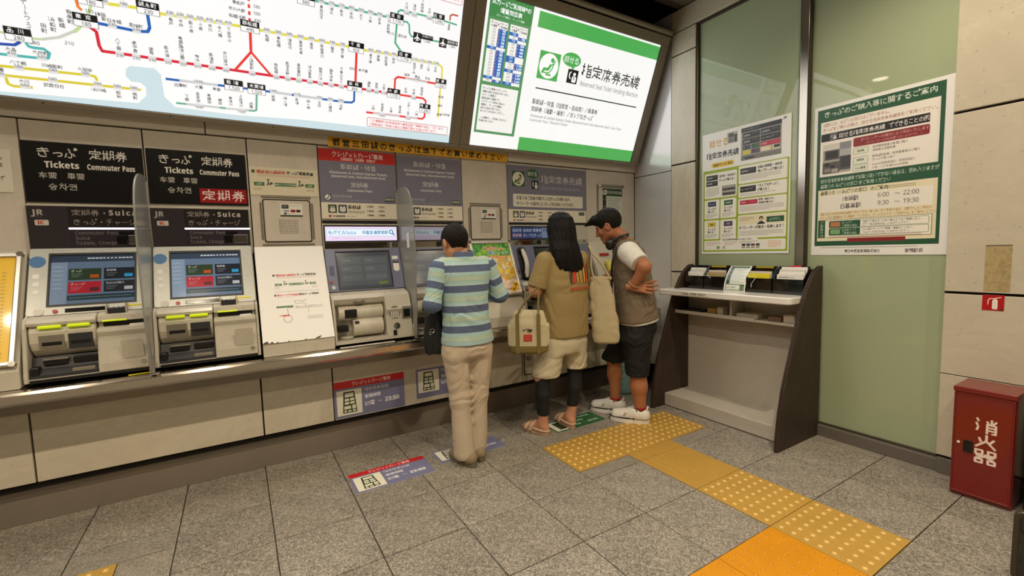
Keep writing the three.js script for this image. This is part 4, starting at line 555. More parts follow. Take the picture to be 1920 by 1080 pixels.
  for (const [x, y, col, n] of [[24, 580, '#343c60', 'きっぷ'], [180, 580, '#35603c', '乗車券'], [24, 760, '#d8c84a', '通学'], [180, 760, '#4e4560', '定期']]) { cell(x, y, 146, 166); fill(c, col, x + 34, y + 16, 80, 42); write(c, n, x + 74, y + 28, 18, { align: 'center', color: col === '#d8c84a' ? '#333' : '#d8d8e0', w: 0.1 }); write(c, 'きっぷが', x + 73, y + 70, 20, { align: 'center', color: '#2a2623', w: 0.1 }); write(c, '買える！', x + 73, y + 94, 20, { align: 'center', color: '#2a2623', w: 0.1 }); small(x + 14, y + 124, 116, 3); }
  cell(24, 940, 712, 84); c.fillStyle = '#f6f4ea'; c.beginPath(); c.moveTo(170, 942); c.lineTo(196, 922); c.lineTo(500, 922); c.lineTo(524, 942); c.fill(); write(c, '話せる指定席券売機はこんなところも便利！'.replace('便利', ''), 205, 926, 17, { color: '#2a2623', w: 0.11, sx: 0.9 });
  small(40, 952, 150, 3, '#c9a090'); small(220, 952, 120, 3, '#d0a8a0'); small(356, 952, 160, 2); small(600, 956, 110, 5, '#e0a870'); write(c, 'IC', 206, 988, 26, { color: '#333', bold: true }); fill(c, '#7a9a5c', 150, 988, 26, 26); for (const [x, col] of [[380, '#2c3036'], [420, '#39445c'], [460, '#6a2a30'], [500, '#33343a']]) { fill(c, col, x, 974, 32, 18); fill(c, '#9a968c', x, 998, 30, 12); }
});
const noticePosterTex = canvasTex(760, 1056, (c, W, H) => {
  const G = '#1f5536'; fill(c, '#f3f3f0', 0, 0, W, H); fill(c, G, 22, 24, 700, 966);
  write(c, 'きっぷのご購入等に関するご案内', 62, 40, 44, { color: '#e8ede4', w: 0.1, sx: 0.94, gap: 1 });
  fill(c, '#f4eee6', 44, 112, 656, 384); write(c, '当駅には、みどりの窓口はございません。', 58, 122, 26, { color: '#a06a5c', w: 0.08, sx: 0.84 }); write(c, 'きっぷをご購入の際は、話せる指定席券売機等をご利用ください。', 58, 156, 26, { color: '#a06a5c', w: 0.08, sx: 0.84 });
  fill(c, '#131211', 48, 196, 604, 54); phoneIcon(c, 108, 204, 38, 38, '#131211'); c.strokeStyle = '#ddd'; c.lineWidth = 2; c.strokeRect(108, 204, 38, 38); write(c, '話せる指定席券売機', 160, 206, 36, { color: '#f0ede8', w: 0.1, sx: 0.84 }); write(c, 'でできることの例', 446, 206, 36, { color: '#f0ede8', w: 0.1, sx: 0.72 });
  c.fillStyle = '#8a2428'; rrect(c, 250, 262, 404, 60, 10); c.fill(); write(c, 'オペレーターの操作により対応いたします', 292, 270, 22, { color: '#e0b8b0', w: 0.09, sx: 0.88 }); write(c, '（オペレーターの対応時間 5:30～22:30です。）', 316, 298, 17, { color: '#d8a8a0', w: 0.09, sx: 0.85 });
  fill(c, '#a9a59f', 62, 272, 176, 206); fill(c, '#d6d2ca', 62, 272, 106, 42); fill(c, '#4a4744', 74, 316, 92, 66); fill(c, '#2b2a2b', 84, 326, 70, 44); fill(c, '#58544e', 62, 398, 106, 80); for (const [x, y, w, h, k] of [[76, 404, 30, 22, '#22201f'], [112, 420, 26, 22, '#2b2928'], [74, 440, 40, 26, '#8a857d'], [120, 446, 40, 26, '#aaa59b']]) fill(c, k, x, y, w, h); fill(c, '#8b8a92', 168, 272, 70, 50); fill(c, '#b0b0b2', 168, 320, 70, 48); fill(c, '#55545a', 168, 366, 70, 96); fill(c, '#3b3a3f', 176, 372, 60, 74);
  for (const [y, t, a, b] of [[332, '定期券', '２区間定期券の新規ご購入', '定期券の区間変更'], [392, '乗車券', '新幹線特急券・学割乗車券のご購入', 'きっぷの取り扱い'], [446, 'Suica関連', 'Suicaの紛失再発行・障害再発行', '小児・こども用Suicaの発売']]) { c.fillStyle = '#e4ead8'; rrect(c, 252, y, 86, y === 392 ? 48 : 40, 4); c.fill(); c.strokeStyle = '#557a5c'; c.lineWidth = 2; c.stroke(); write(c, t, 295, y + 12, 18, { align: 'center', color: '#333', w: 0.09, sx: 0.8 }); write(c, a.replace(/[２区変類割紛失再障害児]/g, '定'), 362, y, 19, { color: '#5b544c', w: 0.08, sx: 0.84 }); write(c, b.replace(/[２区変類割紛失再障害児]/g, '定'), 362, y + 22, 19, { color: '#5b544c', w: 0.08, sx: 0.84 }); }
  write(c, '話せる指定席券売機等でお取り扱いできない場合は、恐れ入りますが', 52, 512, 30, { color: '#d8e2d4', w: 0.095, sx: 0.72 }); write(c, '最寄りの みどりの窓口 をご利用ください', 52, 550, 30, { color: '#d8e2d4', w: 0.095, sx: 0.76 });
  fill(c, '#efe6c6', 38, 590, 666, 366); fill(c, '#f3eee4', 44, 632, 640, 116); write(c, '最寄りの', 54, 598, 30, { color: '#2f3a22', w: 0.1, sx: 0.8 }); fill(c, '#cfd8c0', 160, 602, 26, 22); write(c, 'みどりの窓口　のご案内', 190, 598, 30, { color: '#2f3a22', w: 0.1, sx: 0.84 }); for (let k = 0; k < 2; k++) for (let i = 0; i < 20; i++) fill(c, '#8a8460', 440 + i * 8, 606 + k * 11, 6, 5);
  write(c, '池袋駅', 196, 646, 38, { color: '#2a2522', w: 0.09, sx: 0.86 }); write(c, '日暮里駅', 180, 696, 38, { color: '#2a2522', w: 0.09, sx: 0.86 });
  for (const [y, a, b] of [[642, '6:00', '22:00'], [694, '9:30', '19:30']]) { write(c, a, 400, y, 40, { color: '#3a3532', sx: 0.84 }); write(c, '～', 492, y + 4, 30, { color: '#3a3532' }); write(c, b, 536, y, 40, { color: '#3a3532', sx: 0.84 }); }
  write(c, '当駅の話せる指定席券売機等で対応できない取り扱いをご利用の場合、当駅から上に掲出の', 54, 752, 22, { color: '#a8763c', w: 0.08, sx: 0.71 }); write(c, 'みどりの窓口最寄駅までの運賃をいただきます。きっぷは以下の「ご利用方法」をご案内ください。', 54, 778, 22, { color: '#a8763c', w: 0.08, sx: 0.68 });
  c.strokeStyle = '#6b6a3c'; c.lineWidth = 3; c.strokeRect(44, 806, 640, 126); fill(c, '#f3efe0', 46, 808, 636, 122); fill(c, G, 46, 808, 44, 122); write(c, 'ご利用方法', 57, 814, 22, { vertical: true, color: '#dfe8da', w: 0.09, gap: 1 });
  for (const [y, t1, t2, a, b, tk] of [[816, 'きっぷで', 'ご乗車の場合', '当駅で下車のきっぷをご購入のうえご乗車になり、', '改札口で「窓口利用の会員」にお声がけください。', '#c08050'], [868, 'Suica等ICカードで', 'ご乗車の場合', 'Suica等ICカードでご乗車（運賃は不要）になり、', '「みどりの窓口の会員」にお声がけください。', '#7fae7c']]) { c.fillStyle = '#f6f3e8'; rrect(c, 116, y, 554, 47, 8); c.fill(); c.strokeStyle = G; c.lineWidth = 2; c.stroke(); c.fillStyle = G; rrect(c, 116, y, 192, 47, 8); c.fill(); fill(c, tk, 124, y + 6, 62, 34); write(c, t1, 196, y + 4, 19, { color: '#d8e4d2', w: 0.09, sx: t1.length > 6 ? 0.58 : 0.84 }); write(c, t2, 196, y + 25, 19, { color: '#d8e4d2', w: 0.09, sx: 0.84 }); write(c, a.replace(/改札|声|不要|員/g, ''), 320, y + 5, 17, { color: '#55504a', w: 0.08, sx: 0.84 }); write(c, b.replace(/改札|声|不要|員/g, ''), 320, y + 25, 17, { color: '#55504a', w: 0.08, sx: 0.84 }); }
  for (let k = 0; k < 2; k++) for (let i = 0; i < 58; i++) fill(c, k ? '#c07a6c' : '#a8a094', 120 + i * 9 - 0, 918 + k * 8, 6, 4);
  fill(c, '#8e1a1e', 232, 938, 326, 26); for (let i = 0; i < 62; i++) fill(c, '#8a857d', 66 + i * 9, 1000, 6, 5);
  write(c, '東日本旅客鉄道株式会社', 218, 1016, 24, { color: '#2a2623', w: 0.1, sx: 0.8 }); write(c, '巣鴨駅長', 556, 1014, 28, { color: '#3a3532', w: 0.09, sx: 0.86 });
});
const festivalTex = canvasTex(420, 560, (c, W, H) => {
  const r = rng(3); fill(c, '#d8a83c', 0, 0, W, H); fill(c, '#3f9a3c', 0, 0, W, 120);
  for (let i = 0; i < 420; i++) { const t = r(), y = r() * H; c.fillStyle = y < 150 ? ['#4fa83e', '#7cbc3c', '#a8c83c', '#2f8a38'][Math.floor(t * 4)] : y > 400 ? ['#f0d8c8', '#f6e4d4', '#ecc8b4', '#f4e9d8'][Math.floor(t * 4)] : ['#e8b43a', '#d0a860', '#f0d060', '#c8b48a', '#e8e0c0'][Math.floor(t * 5)]; c.beginPath(); c.ellipse(r() * W, y, 10 + r() * 26, 8 + r() * 18, r() * 3, 0, 7); c.fill(); }
  c.fillStyle = '#f2d84c'; for (const [x, y, s] of [[230, 300, 46], [330, 330, 30], [120, 330, 34]]) { for (let k = 0; k < 9; k++) { c.beginPath(); c.ellipse(x + Math.cos(k * 0.7) * s * 0.6, y + Math.sin(k * 0.7) * s * 0.6, s * 0.42, s * 0.2, k * 0.7, 0, 7); c.fill(); } }
  for (const [x, y] of [[372, 500], [384, 470], [350, 520]]) { c.fillStyle = '#f0b818'; for (let k = 0; k < 12; k++) { c.beginPath(); c.ellipse(x + Math.cos(k * 0.524) * 22, y + Math.sin(k * 0.524) * 22, 12, 6, k * 0.524, 0, 7); c.fill(); } c.fillStyle = '#7a4a1c'; c.beginPath(); c.arc(x, y, 13, 0, 7); c.fill(); }
  write(c, 'ぐんまちゃん', 106, 38, 44, { color: '#fff6e0', w: 0.24, sx: 0.94 }); write(c, 'ぐんまちゃん', 106, 38, 44, { color: '#dd5a1e', w: 0.13, sx: 0.94 });
  write(c, '駅', 170, 88, 46, { color: '#fff', w: 0.22 }); write(c, '駅', 170, 88, 46, { color: '#1f74c0', w: 0.12 }); write(c, 'ジャック', 216, 88, 46, { color: '#fff', w: 0.24 }); write(c, 'ジャック', 216, 88, 46, { color: '#2f8a58', w: 0.13 });
  fill(c, '#e08a34', 150, 146, 220, 24); write(c, '10月5日～11月30日まで', 168, 149, 18, { color: '#fff', w: 0.1 });
  fill(c, '#ded8cc', 90, 210, 150, 40); fill(c, '#b8b0a4', 96, 224, 138, 14); write(c, '11.30', 250, 500, 30, { color: '#6a4a3a', bold: true });
});
const yellowFareTex = canvasTex(420, 560, (c, W, H) => { fill(c, '#f2c414', 0, 0, W, H); write(c, '運賃表', 250, 30, 26, { color: '#5a4408' }); const n = '小川 田町 大森 品川 東京 上野 赤羽 新橋 千葉 八王 松戸 市川 金町 津田 船橋 小岩 平井 亀戸 国立 三田 本郷 高円 中野 日野'.replace(/[赤羽円立]/g, '木').split(' '); n.forEach((t, i) => { write(c, t, 250, 84 + i * 19, 13, { color: '#6a500c' }); write(c, String(150 + i * 40), 356, 84 + i * 19, 13, { color: '#6a500c' }); write(c, t, 40, 84 + i * 19, 13, { color: '#6a500c' }); }); });
const plainNoticeTex = canvasTex(128, 160, (c, W, H) => { fill(c, '#e9e2d2', 0, 0, W, H); rows(c, ['きっぷの', 'お求めは', '地下の', '窓口まで', 'ご案内'], 40, 24, 17, 25, { color: '#3a342c', w: 0.1 }); });
const smallFrameTex = canvasTex(200, 280, (c, W, H) => { fill(c, '#d9dccf', 0, 0, W, H); fill(c, '#2e4a34', 0, 0, W, 54); c.fillStyle = '#d6d8c8'; c.beginPath(); c.ellipse(26, 28, 26, 18, -0.2, 0, 7); c.fill(); write(c, '話せる', 10, 21, 13, { color: '#2e4a34', w: 0.12, sx: 0.8 }); write(c, '指定席券売機', 56, 14, 26, { color: '#d6d8c8', w: 0.1, sx: 0.9 }); fill(c, '#2b2a28', 0, 54, 36, 226); write(c, '話せる', 6, 74, 11, { color: '#cfcfc4', sx: 0.7 }); write(c, '窓口', 6, 124, 12, { color: '#cfcfc4' }); for (let k = 0; k < 14; k++) for (let i = 0; i < 15 - (k % 4); i++) fill(c, '#8f938a', 48 + i * 9, 68 + k * 14, 7, 5); });
const curvedSignTex = canvasTex(260, 320, (c, W, H) => { fill(c, '#dfe4da', 0, 0, W, H); fill(c, '#2e4a36', 10, 8, 46, 226); fill(c, '#3a5a42', 56, 8, 190, 22); rows(c, ['お客さま', 'ご利用', '方法'], 14, 60, 12, 52, { color: '#d0d8cc' }); for (let k = 0; k < 13; k++) for (let i = 0; i < 18 - (k % 3) * 3; i++) fill(c, k < 2 ? '#454b48' : '#9aa09a', 66 + i * 9.5, 40 + k * 14, 7, 5); fill(c, '#2f6a44', 10, 236, 240, 74); fill(c, '#e8ebe2', 16, 244, 180, 58); write(c, 'みどりの窓口', 22, 262, 24, { color: '#4a5a4c', w: 0.09, sx: 0.86 }); c.strokeStyle = '#cfd8c8'; c.lineWidth = 6; c.beginPath(); c.arc(222, 276, 18, 0, 7); c.stroke(); });
const formTex = canvasTex(220, 260, (c, W, H) => { fill(c, '#e9e8e2', 0, 0, W, H); write(c, '定期券購入の方', 14, 26, 22, { color: '#444', w: 0.09, sx: 0.9 }); for (let k = 0; k < 9; k++) { fill(c, '#b4b2aa', 14, 62 + k * 20, 190, 1.5); write(c, '通学定期', 16, 66 + k * 20, 11, { color: '#777' }); } for (const [x, y] of [[120, 70], [160, 70], [120, 110], [160, 150]]) { c.strokeStyle = '#888'; c.lineWidth = 2; c.strokeRect(x, y, 24, 16); } });
const yellowFormTex = canvasTex(180, 130, (c, W, H) => { fill(c, '#e8d038', 0, 0, W, H); fill(c, '#e9e6da', 0, 0, W, 30); write(c, '通勤', 68, 8, 15, { color: '#444' }); for (let k = 0; k < 5; k++) fill(c, '#c9902c', 18, 44 + k * 16, 140 - (k % 2) * 20, 4); });
const deskTextTex = canvasTex(240, 24, (c, W, H) => { fill(c, '#f0ece0', 0, 0, W, H); write(c, '「ご案内表」は定期券ご利用の方', 4, 4, 17, { color: '#3a332a', w: 0.1, sx: 0.86 }); });
const fireSignTex = canvasTex(96, 96, (c, W, H) => { fill(c, '#b8161a', 0, 0, W, H); c.fillStyle = c.strokeStyle = '#f2ece4'; rrect(c, 44, 28, 24, 60, 7); c.fill(); fill(c, '#f2ece4', 50, 20, 12, 10); lines(c, [[56, 20], [82, 12]], '#f2ece4', 5); lines(c, [[52, 22], [34, 22], [26, 34], [26, 60]], '#f2ece4', 5); fill(c, '#3a3a20', 76, 84, 16, 8); });
const fireBoxTex = canvasTex(216, 560, (c, W, H) => { c.clearRect(0, 0, W, H); fill(c, '#780f08', 0, 0, W, H); for (const [t, y] of [['消', 118], ['火', 204], ['器', 290]]) write(c, t, 82, y, 84, { color: '#f4e2d8', w: 0.12 }); fill(c, '#74100a', 88, 420, 66, 4); });
const stickerStripTex = canvasTex(300, 36, (c, W, H) => { fill(c, '#e9e4d8', 0, 0, W, H); write(c, 'クレジットカード専用です。ご利用ください', 6, 8, 19, { color: '#7a5a58', w: 0.09, sx: 0.78 }); });
const leafletTex = canvasTex(100, 200, (c, W, H) => { fill(c, '#e8d81c', 0, 0, W, H); fill(c, '#f4ee9a', 20, 20, 60, 40); for (let k = 0; k < 7; k++) fill(c, '#b8a814', 18, 80 + k * 14, 60, 4); fill(c, '#8a7a10', 30, 176, 40, 10); });
const shirtLogoTex = canvasTex(330, 300, (c, W, H) => { c.clearRect(0, 0, W, H); [['#4a2a22', 0, 22], ['#d83a1e', 38, 30], ['#d89a3c', 84, 24], ['#b99a54', 124, 30], ['#d8a040', 186, 24], ['#e0501e', 226, 30], ['#4a2a22', 280, 20]].forEach(([k, x, w]) => { c.fillStyle = k; rrect(c, x + 14, 6, w, 196, 10); c.fill(); }); write(c, 'QUIKSILVER', 4, 236, 50, { color: '#c0502c', sx: 1.02, gap: 0, bold: true }); });
const toteTagTex = canvasTex(120, 100, (c, W, H) => { fill(c, '#c02018', 0, 0, W, H); for (let k = 0; k < 4; k++) for (let i = 0; i < 6; i++) fill(c, '#e08878', 18 + i * 14, 14 + k * 20, 9, 8); });

// ---------------------------------------------------------------- the counter and what stands on it
const BASE = 0.757, Y = (y) => y - BASE;
{
  const t = thing('counter', 'long brushed steel counter ledge running under the ticket machines', 'counter', [-1.7, 0.6, 0]);
  const prof = [[-0.097, 0.155], [0.13, 0.155], [0.146, 0.149], [0.152, 0.136], [0.15, 0.1], [0.142, 0.088], [0.12, 0.083], [0.08, 0.1], [-0.097, 0.1]];
  for (const [a, b] of [[-4.7, -1.1], [-1.099, 2.6], [2.601, 4.733]]) { put('ledge', prism(prof, a, b, 0.002), M.steel, t); put('apron', span(a, b, -0.008, 0.098, -0.098, -0.088, 0.002), M.kick, t); }
}
const FACE = (len, dz, dy) => Math.atan2(dz, dy);
/** a plane that leans back: origin at its lower edge, y runs up the slope, z stands off it */
const onSlope = (g, lean, y, z, x = 0) => { g.rotateX(-lean); return g.translate(x, y, z); };

function machineA(x0, label, screenGlow) {
  const w = 0.48, t = thing('ticket_machine', label, 'ticket machine', [x0, BASE, 0], 0), lean = Math.atan2(0.16, 0.33), S = (g, x = 0) => onSlope(g, lean, Y(1.075), 0, x);
  put('housing', [span(0, w, Y(1.4), Y(1.63), -0.165, -0.152), prism([[-0.165, Y(1.075)], [-0.004, Y(1.075)], [-0.158, Y(1.4)], [-0.165, Y(1.4)]], 0.001, w - 0.001, 0)], M.machine, t);
  const head = put('header_panel', sheet(0.468, 0.214, 0.006), printed(machineHeadTex, { rough: 0.22, coat: 0.4, side: M.machineDark }), t, [w / 2, Y(1.513), -0.153]);
  put('light_strip', span(-0.085, 0.236, -0.011, -0.002, 0.004, 0.01, 0.002), M.strip, head);
  put('camera_window', [span(0.148, 0.222, -0.092, -0.042, 0.004, 0.009, 0.004)], M.chrome, head); put('lens', span(0.1, 0.142, -0.09, -0.044, 0.004, 0.0075, 0.002), M.gloss, head);
  const face = put('face_panel', S(plate(roundPts(0.004, 0, w - 0.004, 0.363, 0.012), 0.012, 0.002, [rectPts(0.078, 0.046, 0.414, 0.33)])), M.machineFace, t);
  put('screen_bezel', S(plate(rectPts(0.074, 0.042, 0.418, 0.334), 0.014, 0.001, [rectPts(0.083, 0.053, 0.409, 0.321)])), M.black, face);
  put('touch_screen', S(T(sheet(0.328, 0.27, 0.003), 0.246, 0.187, 0.004)), printed(touchTex, { rough: 0.12, coat: 1, side: M.black, glow: screenGlow }), face);
  put('round_sticker', S(T(cyl(0.031, 0.031, 0.002, 28), 0.034, 0.287, 0.0125, Math.PI / 2)), M.stickerBlue, face);
  for (let i = 0; i < 3; i++) put('instruction_sticker', S(span(0.02 + i * 0.002, 0.043 + i * 0.002, 0.196 - i * 0.042, 0.22 - i * 0.042, 0.011, 0.0135, 0.001)), M.paper, face);
  put('yellow_tag', S(span(0.372, 0.452, 0.021, 0.031, 0.011, 0.0135, 0.002)), M.yellowTag, face);
  put('call_button', S(T(cyl(0.018, 0.018, 0.006, 24), 0.05, 0.018, 0.013, Math.PI / 2)), M.white, face); put('cancel_button', S(T(cyl(0.01, 0.01, 0.007, 20), 0.108, 0.017, 0.013, Math.PI / 2)), M.redPlastic, face);
  put('card_display', S(span(0.142, 0.298, 0.008, 0.03, 0.01, 0.014, 0.002)), M.gloss, face);
  // lower body
  const body = put('lower_body', [prism([[-0.16, Y(0.775)], [0.1, Y(0.775)], [0.1, Y(0.8)], [0.056, Y(1.03)], [0.044, Y(1.062)], [0.012, Y(1.078)], [-0.16, Y(1.075)]], 0, 0.016), prism([[-0.16, Y(0.775)], [0.1, Y(0.775)], [0.1, Y(0.8)], [0.056, Y(1.03)], [0.044, Y(1.062)], [0.012, Y(1.078)], [-0.16, Y(1.075)]], w - 0.012, w),
    prism([[-0.16, Y(0.79)], [0.103, Y(0.79)], [0.1, Y(0.83)], [0.07, Y(0.96)], [0.08, Y(0.985)], [0.076, Y(1.0)], [0.05, Y(1.006)], [0.03, Y(1.006)], [0.03, Y(1.03)], [0.05, Y(1.034)], [0.044, Y(1.062)], [0.012, Y(1.078)], [-0.16, Y(1.075)]], 0.265, w - 0.014, 0.004),
    prism([[-0.16, Y(1.036)], [0.062, Y(1.036)], [0.066, Y(1.05)], [0.05, Y(1.066)], [0.012, Y(1.078)], [-0.16, Y(1.075)]], 0.016, 0.264), prism([[-0.16, Y(0.775)], [0.098, Y(0.775)], [0.098, Y(0.79)], [-0.16, Y(0.79)]], 0.016, w - 0.012, 0)], M.machine, t);
  put('front_cover', [prism([[-0.12, Y(1.034)], [0.045, Y(1.034)], [0.06, Y(1.005)], [0.06, Y(0.955)], [0.045, Y(0.92)], [0.01, Y(0.885)], [-0.12, Y(0.885)]], 0.02, 0.26, 0.006)], M.machineLight, body);
  for (const [x, wd, h] of [[0.055, 0.09, 0.058], [0.158, 0.09, 0.07]]) {
    put('bill_slot', [span(x, x + wd, Y(0.985 - h), Y(0.99), 0.02, 0.064, 0.003)], x > 0.1 ? M.machineDark : M.slotFrame, body); put('slot_mouth', span(x + 0.01, x + wd - 0.01, Y(0.94), Y(0.957), 0.05, 0.0665, 0.002), M.slot, body);
    put('light_bar', span(x, x + wd - 0.006, Y(1.022), Y(1.036), 0.058, 0.072, 0.005), M.limeGlow, body);
  }
  put('return_tray', [prism([[-0.12, Y(0.79)], [0.088, Y(0.79)], [0.088, Y(0.805)], [0.05, Y(0.83)], [0.03, Y(0.883)], [-0.12, Y(0.883)]], 0.018, 0.262, 0.003)], M.machineDark, body);
  put('tray_lid', [span(0.06, 0.145, Y(0.842), Y(0.868), 0.02, 0.055, 0.004), span(0.165, 0.255, Y(0.842), Y(0.875), 0.02, 0.052, 0.004), span(0.02, 0.052, Y(0.8), Y(0.845), 0.04, 0.09, 0.008)], M.black, body);
  put('tray_lip', span(0.165, 0.25, Y(0.806), Y(0.822), 0.055, 0.088, 0.003), M.slotFrame, body); put('tray_lip', span(0.06, 0.15, Y(0.868), Y(0.876), 0.03, 0.06, 0.002), M.slotFrame, body);
  const coin = put('coin_tray', span(0.285, 0.452, Y(1.007), Y(1.029), -0.02, 0.034, 0.002), M.slot, body); put('coin_label', span(0.39, 0.447, Y(1.004), Y(1.012), 0.03, 0.056, 0.001), M.paper, body); put('light_bar', span(0.285, 0.38, Y(1.032), Y(1.04), 0.045, 0.056, 0.003), M.limeGlow, coin);
  put('service_flap', onSlope(plate(roundPts(0, 0, 0.086, 0.1, 0.006), 0.003, 0.0008), -0.2, Y(0.845), 0.0975, 0.36), M.machine, body); put('lock', T(cyl(0.011, 0.011, 0.006, 20), 0.44, Y(0.822), 0.102, Math.PI / 2), M.chrome, body);
  put('base_strip', span(0.02, w - 0.016, Y(0.772), Y(0.787), 0.09, 0.1035, 0.001), M.slot, body);
  const kp = put('keypad', [span(0.305, 0.375, Y(1.066), Y(1.1), -0.03, 0.032, 0.006)], M.machineDark, body);
  const key = box(0.0135, 0.006, 0.011, 0.002); for (let i = 0; i < 3; i++) for (let j = 0; j < 4; j++) put('key', key, M.paper, kp, [0.321 + i * 0.019, Y(1.101), 0.022 - j * 0.0145]);
  put('keypad_hood', [span(0.298, 0.305, Y(1.066), Y(1.118), -0.034, 0.034, 0.003), span(0.375, 0.382, Y(1.066), Y(1.118), -0.034, 0.034, 0.003), span(0.298, 0.382, Y(1.1), Y(1.12), -0.042, -0.034, 0.003)], M.machine, kp);
  return t;
}
Object.assign(M, { strip: std({ color: 0xffffff, emissive: 0xf4ecff, emissiveIntensity: 2.2 }), stickerBlue: std({ color: 0x3f74a8, roughness: 0.4 }), yellowTag: std({ color: 0xe8d81c, roughness: 0.5 }), redPlastic: std({ color: 0xa81c1c, roughness: 0.35 }), machineLight: std({ map: wallMap, color: 0xe2dccb, roughness: 0.42 }), slotFrame: std({ color: 0x8a8476, roughness: 0.4, metalness: 0.2 }), limeGlow: std({ color: 0xd8e818, roughness: 0.4, emissive: 0xc8e000, emissiveIntensity: 0.35 }), dark: std({ color: 0x26262a, roughness: 0.4 }) });
machineA(-1.222, 'grey ticket machine with a black header panel, left of the tall clear divider', 0.42);
machineA(-0.737, 'grey ticket machine with a black header, between the clear divider and the white board', 0.62);

function machineB(x0, w, label, lcd, lcdGlow, wide) {
  const t = thing('reservation_machine', label, 'ticket machine', [x0, BASE, 0]), lean = Math.atan2(0.09, 0.28), S = (g) => onSlope(g, lean, Y(1.09), -0.075);
  const sw = wide ? 0.42 : 0.351, sx = wide ? 0.23 : 0.072, rb = wide ? 0.52 : 0.33;
  put('housing', [span(0, w, Y(1.37), Y(1.54), -0.166, -0.15), prism([[-0.166, Y(1.08)], [-0.078, Y(1.09)], [-0.166, Y(1.37)]], 0.001, w - 0.001, 0)], M.machine, t);
  put('gap_strip', span(0.004, w - 0.004, Y(1.545), Y(1.563), -0.168, -0.158, 0.001), M.slot, t);
  const lw = wide ? 0.43 : 0.486, bez = put('message_display', plate(rectPts(0.006, Y(1.418), lw + 0.014, Y(1.53)), 0.012, 0.002, [rectPts(0.014, Y(1.426), lw + 0.004, Y(1.521))]), M.gloss, t, [0, 0, -0.152]);
  put('display_screen', T(sheet(lw - 0.01, 0.095, 0.002), lw / 2 + 0.009, Y(1.4735), 0.006), printed(lcd, { rough: 0.2, side: M.black, glow: lcdGlow }), bez);
  const mir = put('mirror_strip', span(0.006, w - 0.006, Y(1.374), Y(1.414), -0.156, -0.149, 0.001), M.mirror, t); put('camera', span(0.27, 0.31, Y(1.376), Y(1.412), -0.15, -0.147, 0.001), M.slot, mir); put('screw', T(cyl(0.007, 0.007, 0.004, 16), w - 0.045, Y(1.396), -0.148, Math.PI / 2), M.machineDark, mir);
  const face = put('face_panel', S(plate(roundPts(0.002, 0, w - 0.002, 0.292, 0.008), 0.014, 0.002, [rectPts(sx - 0.002, 0.012, sx + sw + 0.002, 0.274)])), M.blueFace, t);
  put('screen_bezel', S(plate(rectPts(sx - 0.006, 0.008, sx + sw + 0.006, 0.278), 0.0155, 0.001, [rectPts(sx, 0.015, sx + sw, 0.27)])), M.black, face);
  put('touch_screen', S(T(sheet(sw, 0.256, 0.003), sx + sw / 2, 0.143, 0.003)), wide ? M.darkScreen : printed(dimScreenTex, { rough: 0.16, coat: 1, side: M.black, glow: 0.32 }), face);
  if (!wide) { put('card_sticker', S(span(0.442, 0.484, 0.208, 0.234, 0.013, 0.0155, 0.002)), M.paper, face); put('notice_sticker', S(span(0.444, 0.486, 0.13, 0.18, 0.013, 0.0155, 0.001)), M.paper, face); put('notice_header', S(span(0.444, 0.486, 0.183, 0.192, 0.013, 0.0155, 0.001)), M.black, face); put('sticker_tab', S(span(0.452, 0.478, 0.122, 0.13, 0.013, 0.0155, 0.001)), M.paper, face); put('speaker_slots', S(plate(rectPts(0.022, 0.11, 0.05, 0.176), 0.0155, 0.001)), M.blueDark, face); }
  put('call_button', S(T(cyl(0.009, 0.009, 0.008, 18), 0.026, 0.066, 0.015, Math.PI / 2)), M.redPlastic, face); put('arrow_button', S(T(cyl(0.016, 0.016, 0.006, 4), 0.034, 0.027, 0.015, Math.PI / 2)), M.machineFace, face);
  const prof = [[-0.16, Y(0.77)], [0.086, Y(0.77)], [0.086, Y(0.785)], [0.055, Y(0.97)], [0.035, Y(1.055)], [0.0, Y(1.075)], [-0.07, Y(1.09)], [-0.16, Y(1.085)]];
  const body = put('lower_body', [prism(prof, 0, 0.014, 0.003), prism([[-0.16, Y(0.785)], [0.083, Y(0.785)], [0.06, Y(0.93)], [0.075, Y(0.965)], [0.062, Y(0.985)], [0.035, Y(1.055)], [0.0, Y(1.075)], [-0.07, Y(1.09)], [-0.16, Y(1.085)]], rb, w - 0.004, 0.005), prism([[-0.16, Y(0.77)], [0.082, Y(0.77)], [0.082, Y(0.79)], [-0.16, Y(0.79)]], 0.012, w - 0.004, 0.002), prism([[-0.16, Y(1.0)], [-0.02, Y(1.0)], [0.015, Y(1.02)], [0.03, Y(1.05)], [0.0, Y(1.075)], [-0.07, Y(1.09)], [-0.16, Y(1.085)]], 0.012, rb + 0.004, 0.004), span(0.012, rb, Y(0.785), Y(1.03), -0.165, -0.03)], M.machine, t);
  put('ticket_drum', T(cyl(0.048, 0.048, rb - 0.05, 28), (rb + 0.03) / 2, Y(0.955), -0.02, 0, 0, Math.PI / 2), M.machineLight, body); put('coin_drum', T(cyl(0.058, 0.058, rb - 0.14, 28), (rb + 0.11) / 2, Y(0.86), -0.012, 0, 0, Math.PI / 2), M.machineLight, body);
  put('finger_scoop', T(new THREE.SphereGeometry(0.045, 20, 10), 0.17, Y(1.03), 0.002, 0, 0, 0).scale(1, 0.5, 0.7).translate(0, Y(1.03) * 0.5, 0), M.slotFrame, body);
  put('ticket_slot', [span(0.075, 0.15, Y(0.925), Y(0.982), -0.005, 0.034, 0.006)], M.slot, body); put('receipt_slot', span(0.03, 0.095, Y(0.838), Y(0.878), -0.03, 0.022, 0.004), M.slot, body); put('slot_lamp', span(0.132, 0.158, Y(0.888), Y(0.904), 0.02, 0.045, 0.002), M.machineDark, body);
